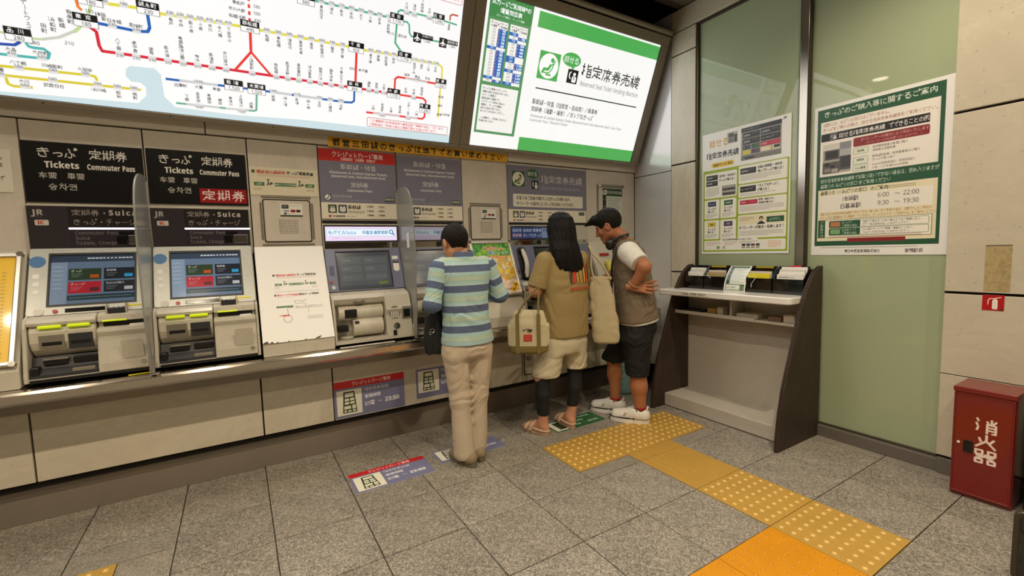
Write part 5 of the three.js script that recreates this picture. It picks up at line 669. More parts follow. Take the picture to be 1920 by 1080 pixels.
  put('tray_floor', span(0.022, 0.11, Y(0.787), Y(0.797), -0.02, 0.06, 0.003), M.slotFrame, body); put('tray_floor', T(cyl(0.04, 0.04, 0.006, 28), 0.085, Y(0.802), 0.01), M.machineLight, body);
  const kx = rb + 0.02, kp = put('keypad_recess', onSlope(plate([...roundPts(0, 0, 0.068, 0.085, 0.03).slice(0)], 0.004, 0.001), -0.05, Y(0.9), 0.062, kx), M.slotFrame, body); const key = box(0.011, 0.0075, 0.004, 0.0015); for (let i = 0; i < 4; i++) for (let j = 0; j < 4; j++) put('key', key, M.paper, kp, [kx + 0.013 + i * 0.0143, Y(0.91) + j * 0.011, 0.069]);
  put('card_display', onSlope(plate(rectPts(0, 0, 0.062, 0.082), 0.006, 0.001), -0.05, Y(0.895), 0.065, kx + 0.085), M.slotFrame, body); put('display_glass', onSlope(plate(rectPts(0.008, 0.012, 0.054, 0.066), 0.008, 0.001), -0.05, Y(0.895), 0.065, kx + 0.085), M.darkScreen, body);
  put('coin_slot', T(cyl(0.022, 0.022, 0.008, 28), kx + 0.042, Y(0.852), 0.075, Math.PI / 2), M.chrome, body); put('card_slot', span(kx + 0.016, kx + 0.04, Y(0.79), Y(0.826), 0.076, 0.088, 0.005), M.slot, body);
  if (wide) {   // the handset of the operator telephone
    const hs = put('telephone_cradle', S(plate(roundPts(0.055, -0.01, 0.125, 0.27, 0.02), 0.026, 0.004)), M.black, t);
    const p = [], c = []; for (let i = 0; i <= 10; i++) p.push([0.088 + 0.016 * Math.sin(i * 0.314) - i * 0.0006, 0.245 - i * 0.0235, 0.05 + 0.018 * Math.sin(i * 0.314)]);
    put('handset', S(tube(p, 0.019, 24, 12).scale(1, 1, 0.8)), M.white, hs); put('earpiece', [S(T(cyl(0.026, 0.022, 0.03, 20), 0.088, 0.236, 0.036, Math.PI / 2)), S(T(cyl(0.026, 0.022, 0.03, 20), 0.082, 0.02, 0.036, Math.PI / 2))], M.black, hs);
    for (let i = 0; i <= 60; i++) c.push([0.1 + 0.011 * Math.cos(i * 1.3), 0.005 - i * 0.0016, 0.035 + 0.011 * Math.sin(i * 1.3)]); put('coiled_cord', S(tube(c, 0.003, 240, 5)), M.black, hs);
  }
  return t;
}
Object.assign(M, { mirror: std({ color: 0xa8a49e, metalness: 1, roughness: 0.08 }), blueDark: std({ color: 0x565c78, roughness: 0.5 }), darkScreen: phy({ color: 0x1e2428, roughness: 0.12, clearcoat: 1 }) });
machineB(0.15, 0.506, 'blue-faced reservation machine below the red credit card sign, its violet message display lit', lcdTex, 0.95);
machineB(0.668, 0.5, 'blue-faced reservation machine that the man in the striped shirt is using', lcdTex, 0.22);
machineB(1.58, 0.83, 'wide reservation machine with a white telephone handset, used by the long-haired woman', lcdBlueTex, 0.35, true);

// sloping boards that close the gaps between the machines
function slopingCase(x0, x1, yTop, yBreak, label) {
  const t = thing('sloping_case', label, 'display case', [x0, BASE, 0]), w = x1 - x0;
  put('case', prism([[-0.166, 0], [0.102, 0], [0.102, Y(yBreak)], [-0.158, Y(yTop)], [-0.166, Y(yTop)]], 0.002, w - 0.002, 0.004), M.machineLight, t);
  put('flap', plate(roundPts(w * 0.42, 0.004, w * 0.74, 0.058, 0.008), 0.004, 0.001), M.machineLight, t, [0, 0, 0.1]);
  return t;
}
const slopeLean = (yT, yB) => Math.atan2(0.26, yT - yB);
slopingCase(-1.615, -1.23, 1.392, 0.84, 'cream sloping case under the yellow fare list at the left edge');
slopingCase(-0.248, 0.146, 1.392, 0.832, 'cream sloping case carrying the white fare board, between the grey and the blue machines');
slopingCase(1.176, 1.572, 1.392, 0.832, 'cream sloping case under the framed festival poster');
slopingCase(2.42, 3.03, 1.392, 0.832, 'cream sloping case at the right end of the counter, carrying the leaflet pocket');
{
  const L = Math.hypot(0.56, 0.26), lean = slopeLean(1.392, 0.832);
  const b = thing('fare_board', 'plain white sloping board with a small red and green fare chart printed on it', 'sign board', [-0.051, 0.832, 0.103]); b.rotation.x = -lean;
  put('board', T(sheet(0.39, L, 0.006), 0, L / 2, 0.001), printed(routeBoardTex, { rough: 0.4, side: M.white }), b);
  const chips = []; const r = rng(4); for (const [x, y, s] of [[0.1, 0.004, 0.012], [0.112, 0.01, 0.008], [0.09, 0.003, 0.006], [-0.18, 0.003, 0.016], [-0.15, 0.002, 0.01], [-0.12, 0.002, 0.006], [-0.06, 0.002, 0.005], [0.03, 0.002, 0.006]]) chips.push(plate([[x - s, y - 0.003], [x + s, y - 0.002], [x + s * 0.6, y + s * 0.7], [x - s * 0.4, y + s * 0.4]], 0.0008, 0).translate(0, 0, 0.007));
  put('paint_chips', chips, M.black, b);
}
function snapFrame(name, label, x, y0, z0, w, h, lean, tex, cat = 'poster', bar = 0.022) {
  const t = thing(name, label, cat, [x, y0, z0]); t.rotation.x = -lean;
  put('backing', T(box(w, h, 0.006, 0.002), 0, h / 2, 0.004), M.white, t);
  put('print', T(sheet(w - bar * 1.4, h - bar * 1.4, 0.002), 0, h / 2, 0.0072), printed(tex, { rough: 0.35, coat: 0.5 }), t);
  for (const [bw, bh, bx, by] of [[w + 0.004, bar, 0, bar / 2], [w + 0.004, bar, 0, h - bar / 2], [bar, h, -w / 2 + bar / 2, h / 2], [bar, h, w / 2 - bar / 2, h / 2]]) put('frame_bar', box(bw, bh, 0.016, 0.006, 2), M.aluminium, t, [bx, by, 0.012]);
  for (const sx of [-1, 1]) for (const sy of [0, 1]) put('corner_cap', T(cyl(0.013, 0.013, 0.02, 16), sx * (w / 2 - 0.008), sy ? h - 0.008 : 0.008, 0.012, Math.PI / 2), M.chrome, t);
  return t;
}
M.aluminium = std({ color: 0xd9d6d0, metalness: 0.75, roughness: 0.32 });
snapFrame('festival_poster', 'colourful green and yellow festival poster in a silver snap frame, sloping beside the man', 1.378, 0.985, 0.052, 0.37, 0.462, slopeLean(1.392, 0.832), festivalTex);
snapFrame('yellow_fare_list', 'yellow fare list in a silver snap frame at the left edge, sloping', -1.43, 0.865, 0.102, 0.38, 0.57, slopeLean(1.392, 0.84), yellowFareTex);
{ // acrylic pocket with a yellow leaflet
  const t = thing('leaflet_pocket', 'clear acrylic leaflet pocket on the sloping case at the right end of the counter', 'leaflet holder', [2.62, 1.0, 0.03]); t.rotation.x = -slopeLean(1.392, 0.832);
  put('back_plate', span(-0.12, 0.16, 0, 0.3, 0, 0.004, 0.001), M.clear, t); put('front_plate', span(-0.12, 0.16, 0, 0.2, 0.04, 0.044, 0.001), M.clear, t); put('floor_plate', span(-0.12, 0.16, 0, 0.004, 0.004, 0.04, 0.001), M.clear, t); put('red_header', span(-0.12, -0.01, 0.285, 0.31, 0.004, 0.008, 0.001), M.redPlastic, t);
  const l = put('leaflet', sheet(0.085, 0.21, 0.02), printed(leafletTex, { rough: 0.3, coat: 0.4, side: M.yellowTag }), scene, [2.56, 1.012, 0.05], [-slopeLean(1.392, 0.832), 0, 0.0]); l.geometry = l.geometry.clone().translate(0, 0.11, 0); info(l, 'yellow leaflet standing in the clear acrylic pocket', 'leaflet');
}
// speaker panels
function speakerPanel(x, label) {
  const t = thing('speaker_panel', label, 'intercom', [x, 1.43, -0.17]);
  put('cover', plate(roundPts(-0.128, 0, 0.128, 0.252, 0.01), 0.006, 0.0015), M.fascia, t); put('joint_ring', plate(roundPts(-0.136, -0.008, 0.136, 0.26, 0.012), 0.003, 0.0008, [roundPts(-0.131, -0.003, 0.131, 0.255, 0.01)]), M.joint, t); put('side_rail', [span(-0.152, -0.14, 0.01, 0.24, 0, 0.004, 0.001), span(0.14, 0.152, 0.01, 0.24, 0, 0.004, 0.001), span(-0.14, 0.14, 0.268, 0.28, 0, 0.004, 0.001), span(-0.15, 0.15, -0.028, -0.016, 0, 0.004, 0.001)], M.slotFrame, t);  // cover plate, thin ring in the dark joint colour around it, side rails
  put('card_notice', T(sheet(0.128, 0.08, 0.001), 0.024, 0.194, 0.0062), printed(cardsTex, { rough: 0.3 }), t);
  const holes = []; for (let i = 0; i < 11; i++) for (let j = 0; j < 9; j++) holes.push(T(cyl(0.0028, 0.0028, 0.001, 6), -0.048 + i * 0.0102, 0.05 + j * 0.0102, 0.006, Math.PI / 2)); info(put('speaker_holes', holes, M.slot, t), null, null, null, 'stuff');
}
speakerPanel(-0.048, 'cream speaker panel with drilled holes above the white fare board'); speakerPanel(1.372, 'cream speaker panel with drilled holes above the festival poster');

// clear dividers between the machines
function divider(x, front, label) {
  const t = thing('divider', label, 'divider', [x, BASE, 0]);
  const f = front, pts = [...new THREE.SplineCurve([[-0.16, 1.785], [-0.08, 1.787], [f * 0.25, 1.77], [f * 0.68, 1.712], [f * 0.92, 1.61], [f, 1.45], [f, 1.2], [f * 0.9, 0.95], [f * 0.78, 0.8], [f * 0.72, 0.762]].map((p) => new THREE.Vector2(...p))).getPoints(40).map((p) => [p.x, Y(p.y)]), [-0.16, Y(0.762)]];
  put('sheet', prism(pts, -0.004, 0.004, 0.001), M.acrylic, t);
  put('bracket', [span(-0.012, 0.012, 0, 0.1, f * 0.6 - 0.02, f * 0.6 + 0.016, 0.003), span(-0.014, 0.03, 0, 0.006, f * 0.6 - 0.03, f * 0.6 + 0.03, 0.002)], M.chrome, t); put('bracket', span(-0.01, 0.01, Y(1.5), Y(1.76), -0.166, -0.15, 0.003), M.aluminium, t);
  put('label_strip', T(sheet(0.05, 0.1, 0.001).rotateY(-Math.PI / 2), -0.0052, Y(1.42), f * 0.3), M.paper, t);
}
divider(-0.742, 0.26, 'tall clear acrylic divider with a rounded top between the two grey machines'); divider(0.661, 0.165, 'tall clear acrylic divider with a rounded top between the blue machines left of the man');

// ---------------------------------------------------------------- signs over the machines
const flat = (name, label, cat, tex, w, h, pos, opt = {}, group) => info(put(name, sheet(w, h, opt.d ?? 0.003), printed(tex, opt), scene, pos, opt.rot), label, cat, group);
flat('ticket_sign', 'black sign in white lettering over the leftmost grey machine, without a red patch', 'sign', ticketPlate(false), 0.47, 0.302, [-0.979, 1.791, -0.17], { d: 0.006, side: M.black, rough: 0.3 });
flat('ticket_sign', 'black sign in white lettering with a red patch in its lower right corner', 'sign', ticketPlate(true), 0.472, 0.302, [-0.494, 1.796, -0.17], { d: 0.006, side: M.black, rough: 0.3 });
flat('route_notice', 'cream notice with red heading and walking figures above the speaker panel', 'notice', routeTex, 0.386, 0.168, [-0.05, 1.799, -0.17]);
flat('credit_sign', 'grey violet sign with a red credit card band over the first blue machine', 'sign', creditTex, 0.504, 0.456, [0.406, 1.802, -0.17], { d: 0.005, side: M.dark });
flat('reservation_sign', 'grey violet sign without red band over the machine of the man in stripes', 'sign', purpleTex, 0.496, 0.456, [0.92, 1.799, -0.17], { d: 0.005, side: M.dark });
flat('talking_machine_sign', 'wide grey violet sign with green speech bubble over the woman', 'sign', talkTex, 0.824, 0.466, [1.996, 1.796, -0.17], { d: 0.005, side: M.dark });
flat('banner', 'long yellow banner with bold black lettering stuck below the fare map', 'banner', bannerTex, 1.358, 0.063, [0.896, 2.073, -0.155], { d: 0.002, rough: 0.4 });
flat('paper_notice', 'small cream paper notice on the wall at the left edge of the picture', 'notice', plainNoticeTex, 0.16, 0.205, [-1.336, 1.787, -0.17]);
{
  const t = thing('notice_frame', 'small green and white notice in a clear wall frame near the corner', 'notice', [2.715, 1.5, -0.17]);
  put('back', span(-0.165, 0.155, 0, 0.42, 0, 0.006), M.fascia, t); put('print', sheet(0.25, 0.36, 0.001), printed(smallFrameTex, { rough: 0.3 }), t, [0.02, 0.205, 0.006]); put('rail', [span(-0.165, 0.155, 0.395, 0.42, 0.004, 0.018), span(-0.168, -0.158, 0, 0.42, 0.002, 0.012)], M.slotFrame, t); put('corner_cap', T(cyl(0.016, 0.016, 0.024, 18), -0.152, 0.408, 0.014, Math.PI / 2), M.chrome, t); put('corner_cap', T(cyl(0.014, 0.014, 0.02, 18), 0.145, 0.408, 0.014, Math.PI / 2), M.slotFrame, t);
}
// ---------------------------------------------------------------- backlit boards leaning out over the machines
function lightbox(name, label, x0, x1, s0, s1, tex, tx0, tx1, frameL, frameR) {
  const lean = -Math.atan2(0.327, 0.831), t = thing(name, label, 'lightbox', [0, 2.151, -0.1]); t.rotation.x = -lean;
  const cx = (x0 + x1) / 2, w = x1 - x0, h = s1 - s0;
  put('cabinet', span(x0 - frameL, x1 + frameR, s0 - 0.024, s1 + 0.07, -0.05, -0.006, 0.004), M.frame, t);
  for (const [a, b, c, d] of [[x0 - frameL, x1 + frameR, s0 - 0.026, s0], [x0 - frameL, x1 + frameR, s1, s1 + 0.075], [x0 - frameL, x0, s0, s1], [x1, x1 + frameR, s0, s1]]) put('frame_rail', span(a, b, c, d, -0.006, 0.014, 0.004), M.frame, t);
  put('gasket', plate(rectPts(x0 - 0.004, s0 - 0.004, x1 + 0.004, s1 + 0.004), 0.006, 0.0005, [rectPts(x0 + 0.002, s0 + 0.002, x1 - 0.002, s1 - 0.002)]), M.joint, t, [0, 0, 0.004]);
  const screws = []; for (let x = x0 + 0.25; x < x1; x += 0.5) screws.push(T(cyl(0.004, 0.004, 0.003, 10), x, s0 - 0.013, 0.0145, Math.PI / 2)); put('screws', screws, M.machineDark, t);
  put('face', T(sheet(w, h, 0.003), cx, s0 + h / 2, 0.001), printed(tex, { rough: 0.12, coat: 0.6, glow: SIGN_GLOW }), t);
  const l = new THREE.RectAreaLight(new THREE.Color().setRGB(1, 0.98, 0.95), SIGN_LIGHT, w, h); l.name = name + '_glow'; l.position.set(cx, s0 + h / 2, 0.012); l.rotation.y = Math.PI; t.add(l);
  return t;
}
lightbox('fare_map', 'large backlit railway fare map with coloured lines leaning out above the machines', -2.35, 1.05, -0.02, 1.17, mapTex, 0, 1, 0.08, 0.08);
lightbox('reservation_lightbox', 'backlit white and green reserved seat sign leaning out beside the fare map', 1.211, 2.908, -0.016, 0.98, greenSignTex, 0, 1, 0.08, 0.09);
// housing edge and conduit above the boards
info(put('conduit', [tube([[-2.4, 3.17, 0.3], [0.5, 3.165, 0.3], [3.0, 3.16, 0.3]], 0.022, 30, 12)], M.frame), 'grey conduit running along the top of the backlit boards', 'conduit');
// ---------------------------------------------------------------- stickers on the panels and the floor
flat('hours_sticker', 'violet opening hours sticker with a red band on the low wall panel', 'sticker', stickerRed, 0.478, 0.248, [0.388, 0.362, -0.1], { d: 0.001, rough: 0.4 });
flat('hours_sticker', 'violet opening hours sticker without red band on the low wall panel behind the man', 'sticker', stickerPlain, 0.474, 0.218, [0.952, 0.375, -0.1], { d: 0.001, rough: 0.4 });
for (const [l, tex, x, z, w, h] of [['violet floor sticker with a red band lying left of the man', stickerRed, 0.378, 0.378, 0.47, 0.25], ['violet floor sticker without red band under the shoes of the man', stickerPlain, 0.915, 0.345, 0.474, 0.19], ['dark green floor sticker under the sandals of the woman', greenFloorTex, 1.8, 0.378, 0.47, 0.2]])
  info(put('floor_sticker', sheet(w, h, 0.001), printed(tex, { rough: 0.5 }), scene, [x, 0.0015, z], [-Math.PI / 2, 0, 0]), l, 'sticker');
flat('counter_sticker', 'narrow white sticker with red print on the steel ledge below the first blue machine', 'sticker', stickerStripTex, 0.34, 0.03, [0.34, 0.7575, 0.118], { d: 0.001, rot: [-Math.PI / 2, 0, 0.0] });
flat('counter_sticker', 'short white sticker on the steel ledge beside the black bag of the man', 'sticker', stickerStripTex, 0.12, 0.03, [0.76, 0.7575, 0.115], { d: 0.001, rot: [-Math.PI / 2, 0, 0.0] });
info(put('folded_paper', box(0.09, 0.003, 0.02, 0.001), M.yellowTag, scene, [-0.8, 0.7595, 0.115], [0, 0.1, 0]), 'thin folded yellow slip on the ledge by the first divider', 'paper');
{ const t = thing('hatch', 'small cream wall hatch with a round lock behind the small canvas bag', 'hatch', [1.66, 0.29, -0.1]); put('door', span(0, 0.16, 0, 0.18, 0, 0.008, 0.003), M.cream, t); put('rim', plate(rectPts(-0.008, -0.008, 0.168, 0.188), 0.004, 0.001, [rectPts(-0.002, -0.002, 0.162, 0.182)]), M.joint, t); put('lock', T(cyl(0.022, 0.022, 0.01, 22), 0.035, 0.135, 0.01, Math.PI / 2), M.slotFrame, t); }

// ---------------------------------------------------------------- form desk by the green panes
{
  const D = thing('writing_desk', 'dark wood writing desk with white top and curved side panels standing against the green panes', 'desk', [2.76, 0, 1.0]);
  const X = (x) => x - 2.76, side = [[2.508, 0], [2.512, 0.09], [2.535, 0.24], [2.572, 0.4], [2.607, 0.5], [2.645, 0.6], [2.69, 0.72], [2.75, 0.88], [2.8, 0.98], [2.85, 1.06], [2.9, 1.118], [2.95, 1.154], [2.985, 1.168], [3.022, 1.172], [3.022, 0]].map(([x, y]) => [X(x), y]);
  for (const z of [-0.508, 0.5]) { const p = put('side_panel', plate(side, 0.026, 0.0025), M.wood, D, [0, 0, z - 0.013 + 0.013]); p.geometry.attributes.uv.needsUpdate = true; const e = []; for (let i = 0; i < 13; i++) e.push([side[i][0] - 0.001, side[i][1] + 0.004, 0.013]); put('edge_band', tube(e, 0.0028, 40, 6), M.woodEdge, p); }
  const Z0 = -0.482, Z1 = 0.5;
  const topPts = roundPts(-0.565, X(2.668), 0.5, X(2.98), 0.03, 6).map(([z, x]) => [z, x]);
  const top = put('table_top', plate(topPts.map(([z, x]) => [x, -z]), 0.046, 0.006).rotateX(-Math.PI / 2), M.whiteGloss, D, [0, 0.93, 0]);
  put('printed_strip', T(sheet(0.26, 0.026, 0.001).rotateY(-Math.PI / 2), X(2.6665), 0.953, -0.22), printed(deskTextTex, { rough: 0.4, side: M.white }), top.parent).name = 'printed_strip';
  put('back_panel', span(X(2.955), X(2.969), 0.1, 0.93, Z0, Z1, 0.001), M.laminate, D);
  put('back_rail', span(X(2.97), X(2.995), 0.93, 1.15, Z0, Z1, 0.002), M.wood, D);
  put('shelf', span(X(2.79), X(2.965), 0.772, 0.79, Z0, Z1, 0.002), M.laminate, D); put('shelf_lip', span(X(2.783), X(2.792), 0.772, 0.8, Z0, 0.2, 0.002), M.laminate, D);
  put('shelf_divider', span(X(2.79), X(2.965), 0.79, 0.93, 0.005, 0.021, 0.002), M.laminate, D);
  put('plinth', [span(X(2.652), X(2.99), 0.006, 0.108, Z0, Z1, 0.004)], M.laminate, D);
}
const onDesk = (name, label, cat, geo, mat, pos, rot, group) => info(put(name, geo, mat, scene, pos, rot), label, cat, group);
{ // black pockets on the desk
  const mk = (z0, z1, label, h = 0.135) => { const t = thing('form_pocket', label, 'form holder', [2.93, 0.977, (z0 + z1) / 2]), w = (z1 - z0) / 2; put('back', span(0.028, 0.034, 0, h + 0.055, -w, w, 0.001), M.gloss, t); put('front', span(-0.052, -0.047, 0, h - 0.03, -w, w, 0.001), M.gloss, t); for (const s of [-1, 1]) put('end_wall', T(plate([[-0.05, 0], [0.03, 0], [0.03, h + 0.05], [-0.05, h - 0.03]], 0.004, 0.0008), 0, 0, s * (w - 0.002) - 0.002), M.gloss, t); put('floor', span(-0.05, 0.03, 0, 0.004, -w, w, 0.0005), M.gloss, t); return t; };
  mk(0.545, 0.715, 'black acrylic form pocket at the far end of the desk, behind the yellow card'); mk(0.722, 0.905, 'black acrylic form pocket between the yellow card and the curved green sign'); mk(1.075, 1.262, 'black acrylic form pocket right of the curved sign, with a white scrap on it'); mk(1.27, 1.475, 'black acrylic form pocket at the near end of the desk, behind the white form sheet');
  const stack = (z, n, w, col, label, hues) => { const t = thing('form_stack', label, 'paper stack', [2.93, 0.985, z]); for (let i = 0; i < n; i++) put('form', T(box(0.009, 0.13 + i * 0.016, w, 0.001), -0.036 + i * 0.016, 0.065 + i * 0.008, (i % 2) * 0.004, 0, 0, -0.12), Array.isArray(col) ? col[i % col.length] : col, t); return t; };
  const grey = std({ color: 0xd8d6d0, roughness: 0.7 }), beige = std({ color: 0xc9bfa6, roughness: 0.7 }), pinkish = std({ color: 0xd8ccc4, roughness: 0.7 }), buff = std({ color: 0xb09a6c, roughness: 0.7 });
  stack(0.632, 3, 0.142, [M.paper, grey, M.paper], 'stepped stack of white forms in the far pocket above the yellow card'); stack(0.81, 2, 0.15, [buff, pinkish], 'thin stack of buff forms in the pocket left of the curved sign'); stack(1.16, 2, 0.16, [M.yellowTag, pinkish], 'stack of yellow and pale forms in the pocket right of the curved sign'); stack(1.375, 4, 0.17, [grey, M.paper, grey, M.paper], 'thick stack of white forms in the near pocket');
  const rotL = [0, -Math.PI / 2, 0];
  onDesk('yellow_card', 'yellow and white printed card on the front of the far black pocket', 'card', sheet(0.11, 0.083, 0.001), printed(yellowFormTex), [2.8825, 1.035, 0.612], rotL);
  onDesk('form_sheet', 'white printed form sheet standing in front of the near black pocket', 'form', sheet(0.17, 0.135, 0.0012), printed(formTex), [2.882, 1.046, 1.385], rotL);
  const tab = (x, y, z, h, w, label) => onDesk('red_tab', label, 'label', box(0.0015, h, w, 0.0005), M.redTape, [x, y, z]);
  tab(2.882, 1.04, 0.872, 0.075, 0.018, 'upright red tab on the black pocket left of the curved sign'); tab(2.882, 1.04, 1.088, 0.075, 0.02, 'upright red tab on the black pocket right of the curved sign'); tab(2.957, 1.166, 1.385, 0.014, 0.07, 'flat red tab on the top edge of the near black pocket');
  onDesk('paper_scrap', 'torn white paper scrap on the black pocket right of the curved sign', 'paper', plate([[-0.012, -0.01], [0.014, -0.011], [0.015, 0.008], [0.004, 0.012], [-0.012, 0.004]], 0.0012, 0.0003).rotateY(-Math.PI / 2), M.paper, [2.8825, 1.06, 1.215]);
  const yl = std({ color: 0xb8a820, roughness: 0.6 });
  onDesk('yellow_strip', 'yellow printed strip along the back of the pocket left of the curved sign', 'label', box(0.002, 0.014, 0.13, 0.0005), yl, [2.957, 1.158, 0.8]); onDesk('yellow_strip', 'yellow printed strip along the back of the pocket right of the curved sign', 'label', box(0.002, 0.014, 0.13, 0.0005), yl, [2.957, 1.158, 1.17]);
  const string = M.paper;
  onDesk('string', 'loose white string hanging from the far pocket', 'string', tube([[2.878, 1.09, 0.72], [2.876, 1.086, 0.745], [2.877, 1.08, 0.77], [2.876, 1.068, 0.78]], 0.0016, 20, 5), string); onDesk('string', 'loose white string curling over the pocket right of the curved sign', 'string', tube([[2.877, 1.1, 1.08], [2.874, 1.092, 1.11], [2.876, 1.096, 1.15], [2.874, 1.07, 1.14], [2.876, 1.03, 1.115], [2.875, 1.015, 1.12]], 0.0016, 30, 5), string);
  // curved sign between the pockets
  const n = 12, pos = [], uv = [], idx = [], prof = []; for (let i = 0; i <= n; i++) { const t = i / n; prof.push([-0.075 + 0.1 * Math.pow(t, 1.8), 0.2 * t - 0.014 * t * t * t]); }
  prof.forEach(([x, y], i) => { for (const s of [-1, 1]) { pos.push(x, y, s * 0.082); uv.push(s < 0 ? 0 : 1, i / n); } }); for (let i = 0; i < n; i++) { const a = i * 2; idx.push(a, a + 1, a + 3, a, a + 3, a + 2); }
  const g = new THREE.BufferGeometry(); g.setAttribute('position', new THREE.Float32BufferAttribute(pos, 3)); g.setAttribute('uv', new THREE.Float32BufferAttribute(uv, 2)); g.setIndex(idx); g.computeVertexNormals();
  const t = thing('curved_sign', 'curved green and white guide sign standing in the middle of the desk between the pockets', 'sign', [2.94, 0.977, 0.99]);
  const f = phy({ map: curvedSignTex, roughness: 0.25, clearcoat: 0.6, side: THREE.DoubleSide }); put('printed_face', g, f, t); for (const s of [-1, 1]) put('acrylic_edge', tube(prof.map(([x, y]) => [x, y, s * 0.083]), 0.0035, 20, 6), M.whiteGloss, t); put('foot', span(-0.075, 0.02, 0, 0.003, -0.08, 0.08, 0.0005), M.whiteGloss, t); put('front_edge', span(-0.079, -0.074, 0.001, 0.007, -0.084, 0.084, 0.001), M.whiteGloss, t);
}
{ // what lies on the shelf below
  const sh = 0.791, tan = std({ color: 0xb08a48, roughness: 0.7 }), card = std({ color: 0xc9c0ae, roughness: 0.75 }), b2 = std({ color: 0x8a6a52, roughness: 0.8 });
  info(put('tape_box', box(0.1, 0.045, 0.075, 0.003), tan, scene, [2.86, sh + 0.0225, 0.84]), 'tan cardboard box on the desk shelf beside the shelf divider', 'box'); info(put('card_box', box(0.11, 0.06, 0.05, 0.002), card, scene, [2.86, sh + 0.03, 0.915]), 'pale cardboard box on the desk shelf against the shelf divider', 'box');
  info(put('folder', box(0.14, 0.014, 0.2, 0.002), M.machineDark, scene, [2.87, sh + 0.007, 0.64]), 'dark folder lying flat on the far part of the desk shelf', 'folder'); info(put('paper_tray', box(0.13, 0.03, 0.16, 0.003), card, scene, [2.868, sh + 0.015, 1.13]), 'pale flat tray on the near part of the desk shelf', 'tray'); info(put('notepad', box(0.1, 0.028, 0.09, 0.002), b2, scene, [2.87, sh + 0.014, 1.32]), 'brown notepad on the near part of the desk shelf', 'notepad'); info(put('carton', box(0.09, 0.05, 0.075, 0.002), card, scene, [2.86, sh + 0.025, 1.42]), 'pale carton at the near end of the desk shelf', 'carton');
}
// ---------------------------------------------------------------- posters on the panes
function poster(name, label, tex, z0, z1, y0, y1, seed, x = 3.0585) {
  const w = z1 - z0, h = y1 - y0, g = new THREE.PlaneGeometry(w, h, 24, 32), p = g.attributes.position, r = rng(seed), ph = r() * 6;
  for (let i = 0; i < p.count; i++) { const a = p.getX(i) / w, b = p.getY(i) / h; p.setZ(i, 0.0012 + 0.0016 * (Math.sin(a * 7 + ph) * 0.5 + 0.5) * (Math.abs(b) * 2) ** 2 + (a > 0.4 ? (a - 0.4) * 0.02 : 0)); }
  g.computeVertexNormals();
  return info(put(name, g, phy({ map: tex, roughness: 0.45, side: THREE.DoubleSide, clearcoat: 0.25, clearcoatRoughness: 0.25 }), scene, [x, (y0 + y1) / 2, (z0 + z1) / 2], [0, -Math.PI / 2, 0]), label, 'poster');
}
poster('guide_poster', 'white and lime guide poster about the talking ticket machine, on the far green pane', buttonsPosterTex, 0.572, 1.284, 1.257, 2.243, 3);
poster('station_notice', 'white and dark green station notice with opening hours, on the near green pane', noticePosterTex, 1.432, 2.132, 1.242, 2.226, 8);
// ---------------------------------------------------------------- fire extinguisher box, its sign and a tape mark
{
  const F = thing('extinguisher_box', 'red steel fire extinguisher box with white characters on its door, by the stone column', 'fire box', [2.88, 0, 2.374]);
  put('body', [span(-0.09, 0.112, 0.0, 0.574, -0.11, 0.112, 0.004)], M.red, F); put('lid', span(-0.108, 0.114, 0.55, 0.577, -0.113, 0.115, 0.005), M.red, F);
  const door = put('door', T(sheet(0.212, 0.52, 0.012).rotateY(-Math.PI / 2), -0.09, 0.285, 0), printed(fireBoxTex, { rough: 0.3, coat: 0.5, side: M.red }), F); put('door_rim', T(plate(rectPts(-0.108, -0.264, 0.108, 0.264), 0.005, 0.002, [rectPts(-0.1, -0.256, 0.1, 0.256)]).rotateY(-Math.PI / 2), -0.101, 0.285, 0), M.red, door);
  put('plinth', span(-0.085, 0.11, -0.0, 0.022, -0.108, 0.11, 0.001), M.redTape2, F); const hd = put('handle_recess', [T(plate(roundPts(-0.018, -0.032, 0.018, 0.032, 0.006), 0.004, 0.001, [roundPts(-0.014, -0.027, 0.014, 0.027, 0.004)]).rotateY(-Math.PI / 2), -0.102, 0.272, -0.048)], M.rubber, door); put('recess_floor', T(sheet(0.03, 0.056, 0.0012).rotateY(-Math.PI / 2), -0.1015, 0.272, -0.048), M.slot, hd); put('lock_sticker', T(cyl(0.006, 0.006, 0.003, 14).rotateZ(Math.PI / 2), -0.104, 0.286, -0.084), M.paper, door);
}
onDesk('fire_sign', 'small square red sign with a white extinguisher on the stone column', 'sign', sheet(0.081, 0.081, 0.0012), printed(fireSignTex, { rough: 0.35, coat: 0.4 }), [2.9995, 0.992, 2.338], [0, -Math.PI / 2, 0]);
{
  const tapeMap = canvasTex(96, 240, (c, W, H) => { fill(c, '#b7a374', 0, 0, W, H); const r = rng(8); for (let i = 0; i < 260; i++) { c.fillStyle = `rgba(${90 + r() * 60},${80 + r() * 50},${60 + r() * 30},${r() * 0.16})`; c.fillRect(r() * W, r() * H, 2 + r() * 14, 2 + r() * 26); } fill(c, '#6f624c', 0, 0, W, 7); });
  onDesk('tape_patch', 'yellowed strip of old tape on the stone column above the red sign', 'tape', sheet(0.096, 0.24, 0.0008), printed(tapeMap, { rough: 0.5 }), [2.9995, 1.172, 2.347], [0, -Math.PI / 2, 0]);
}
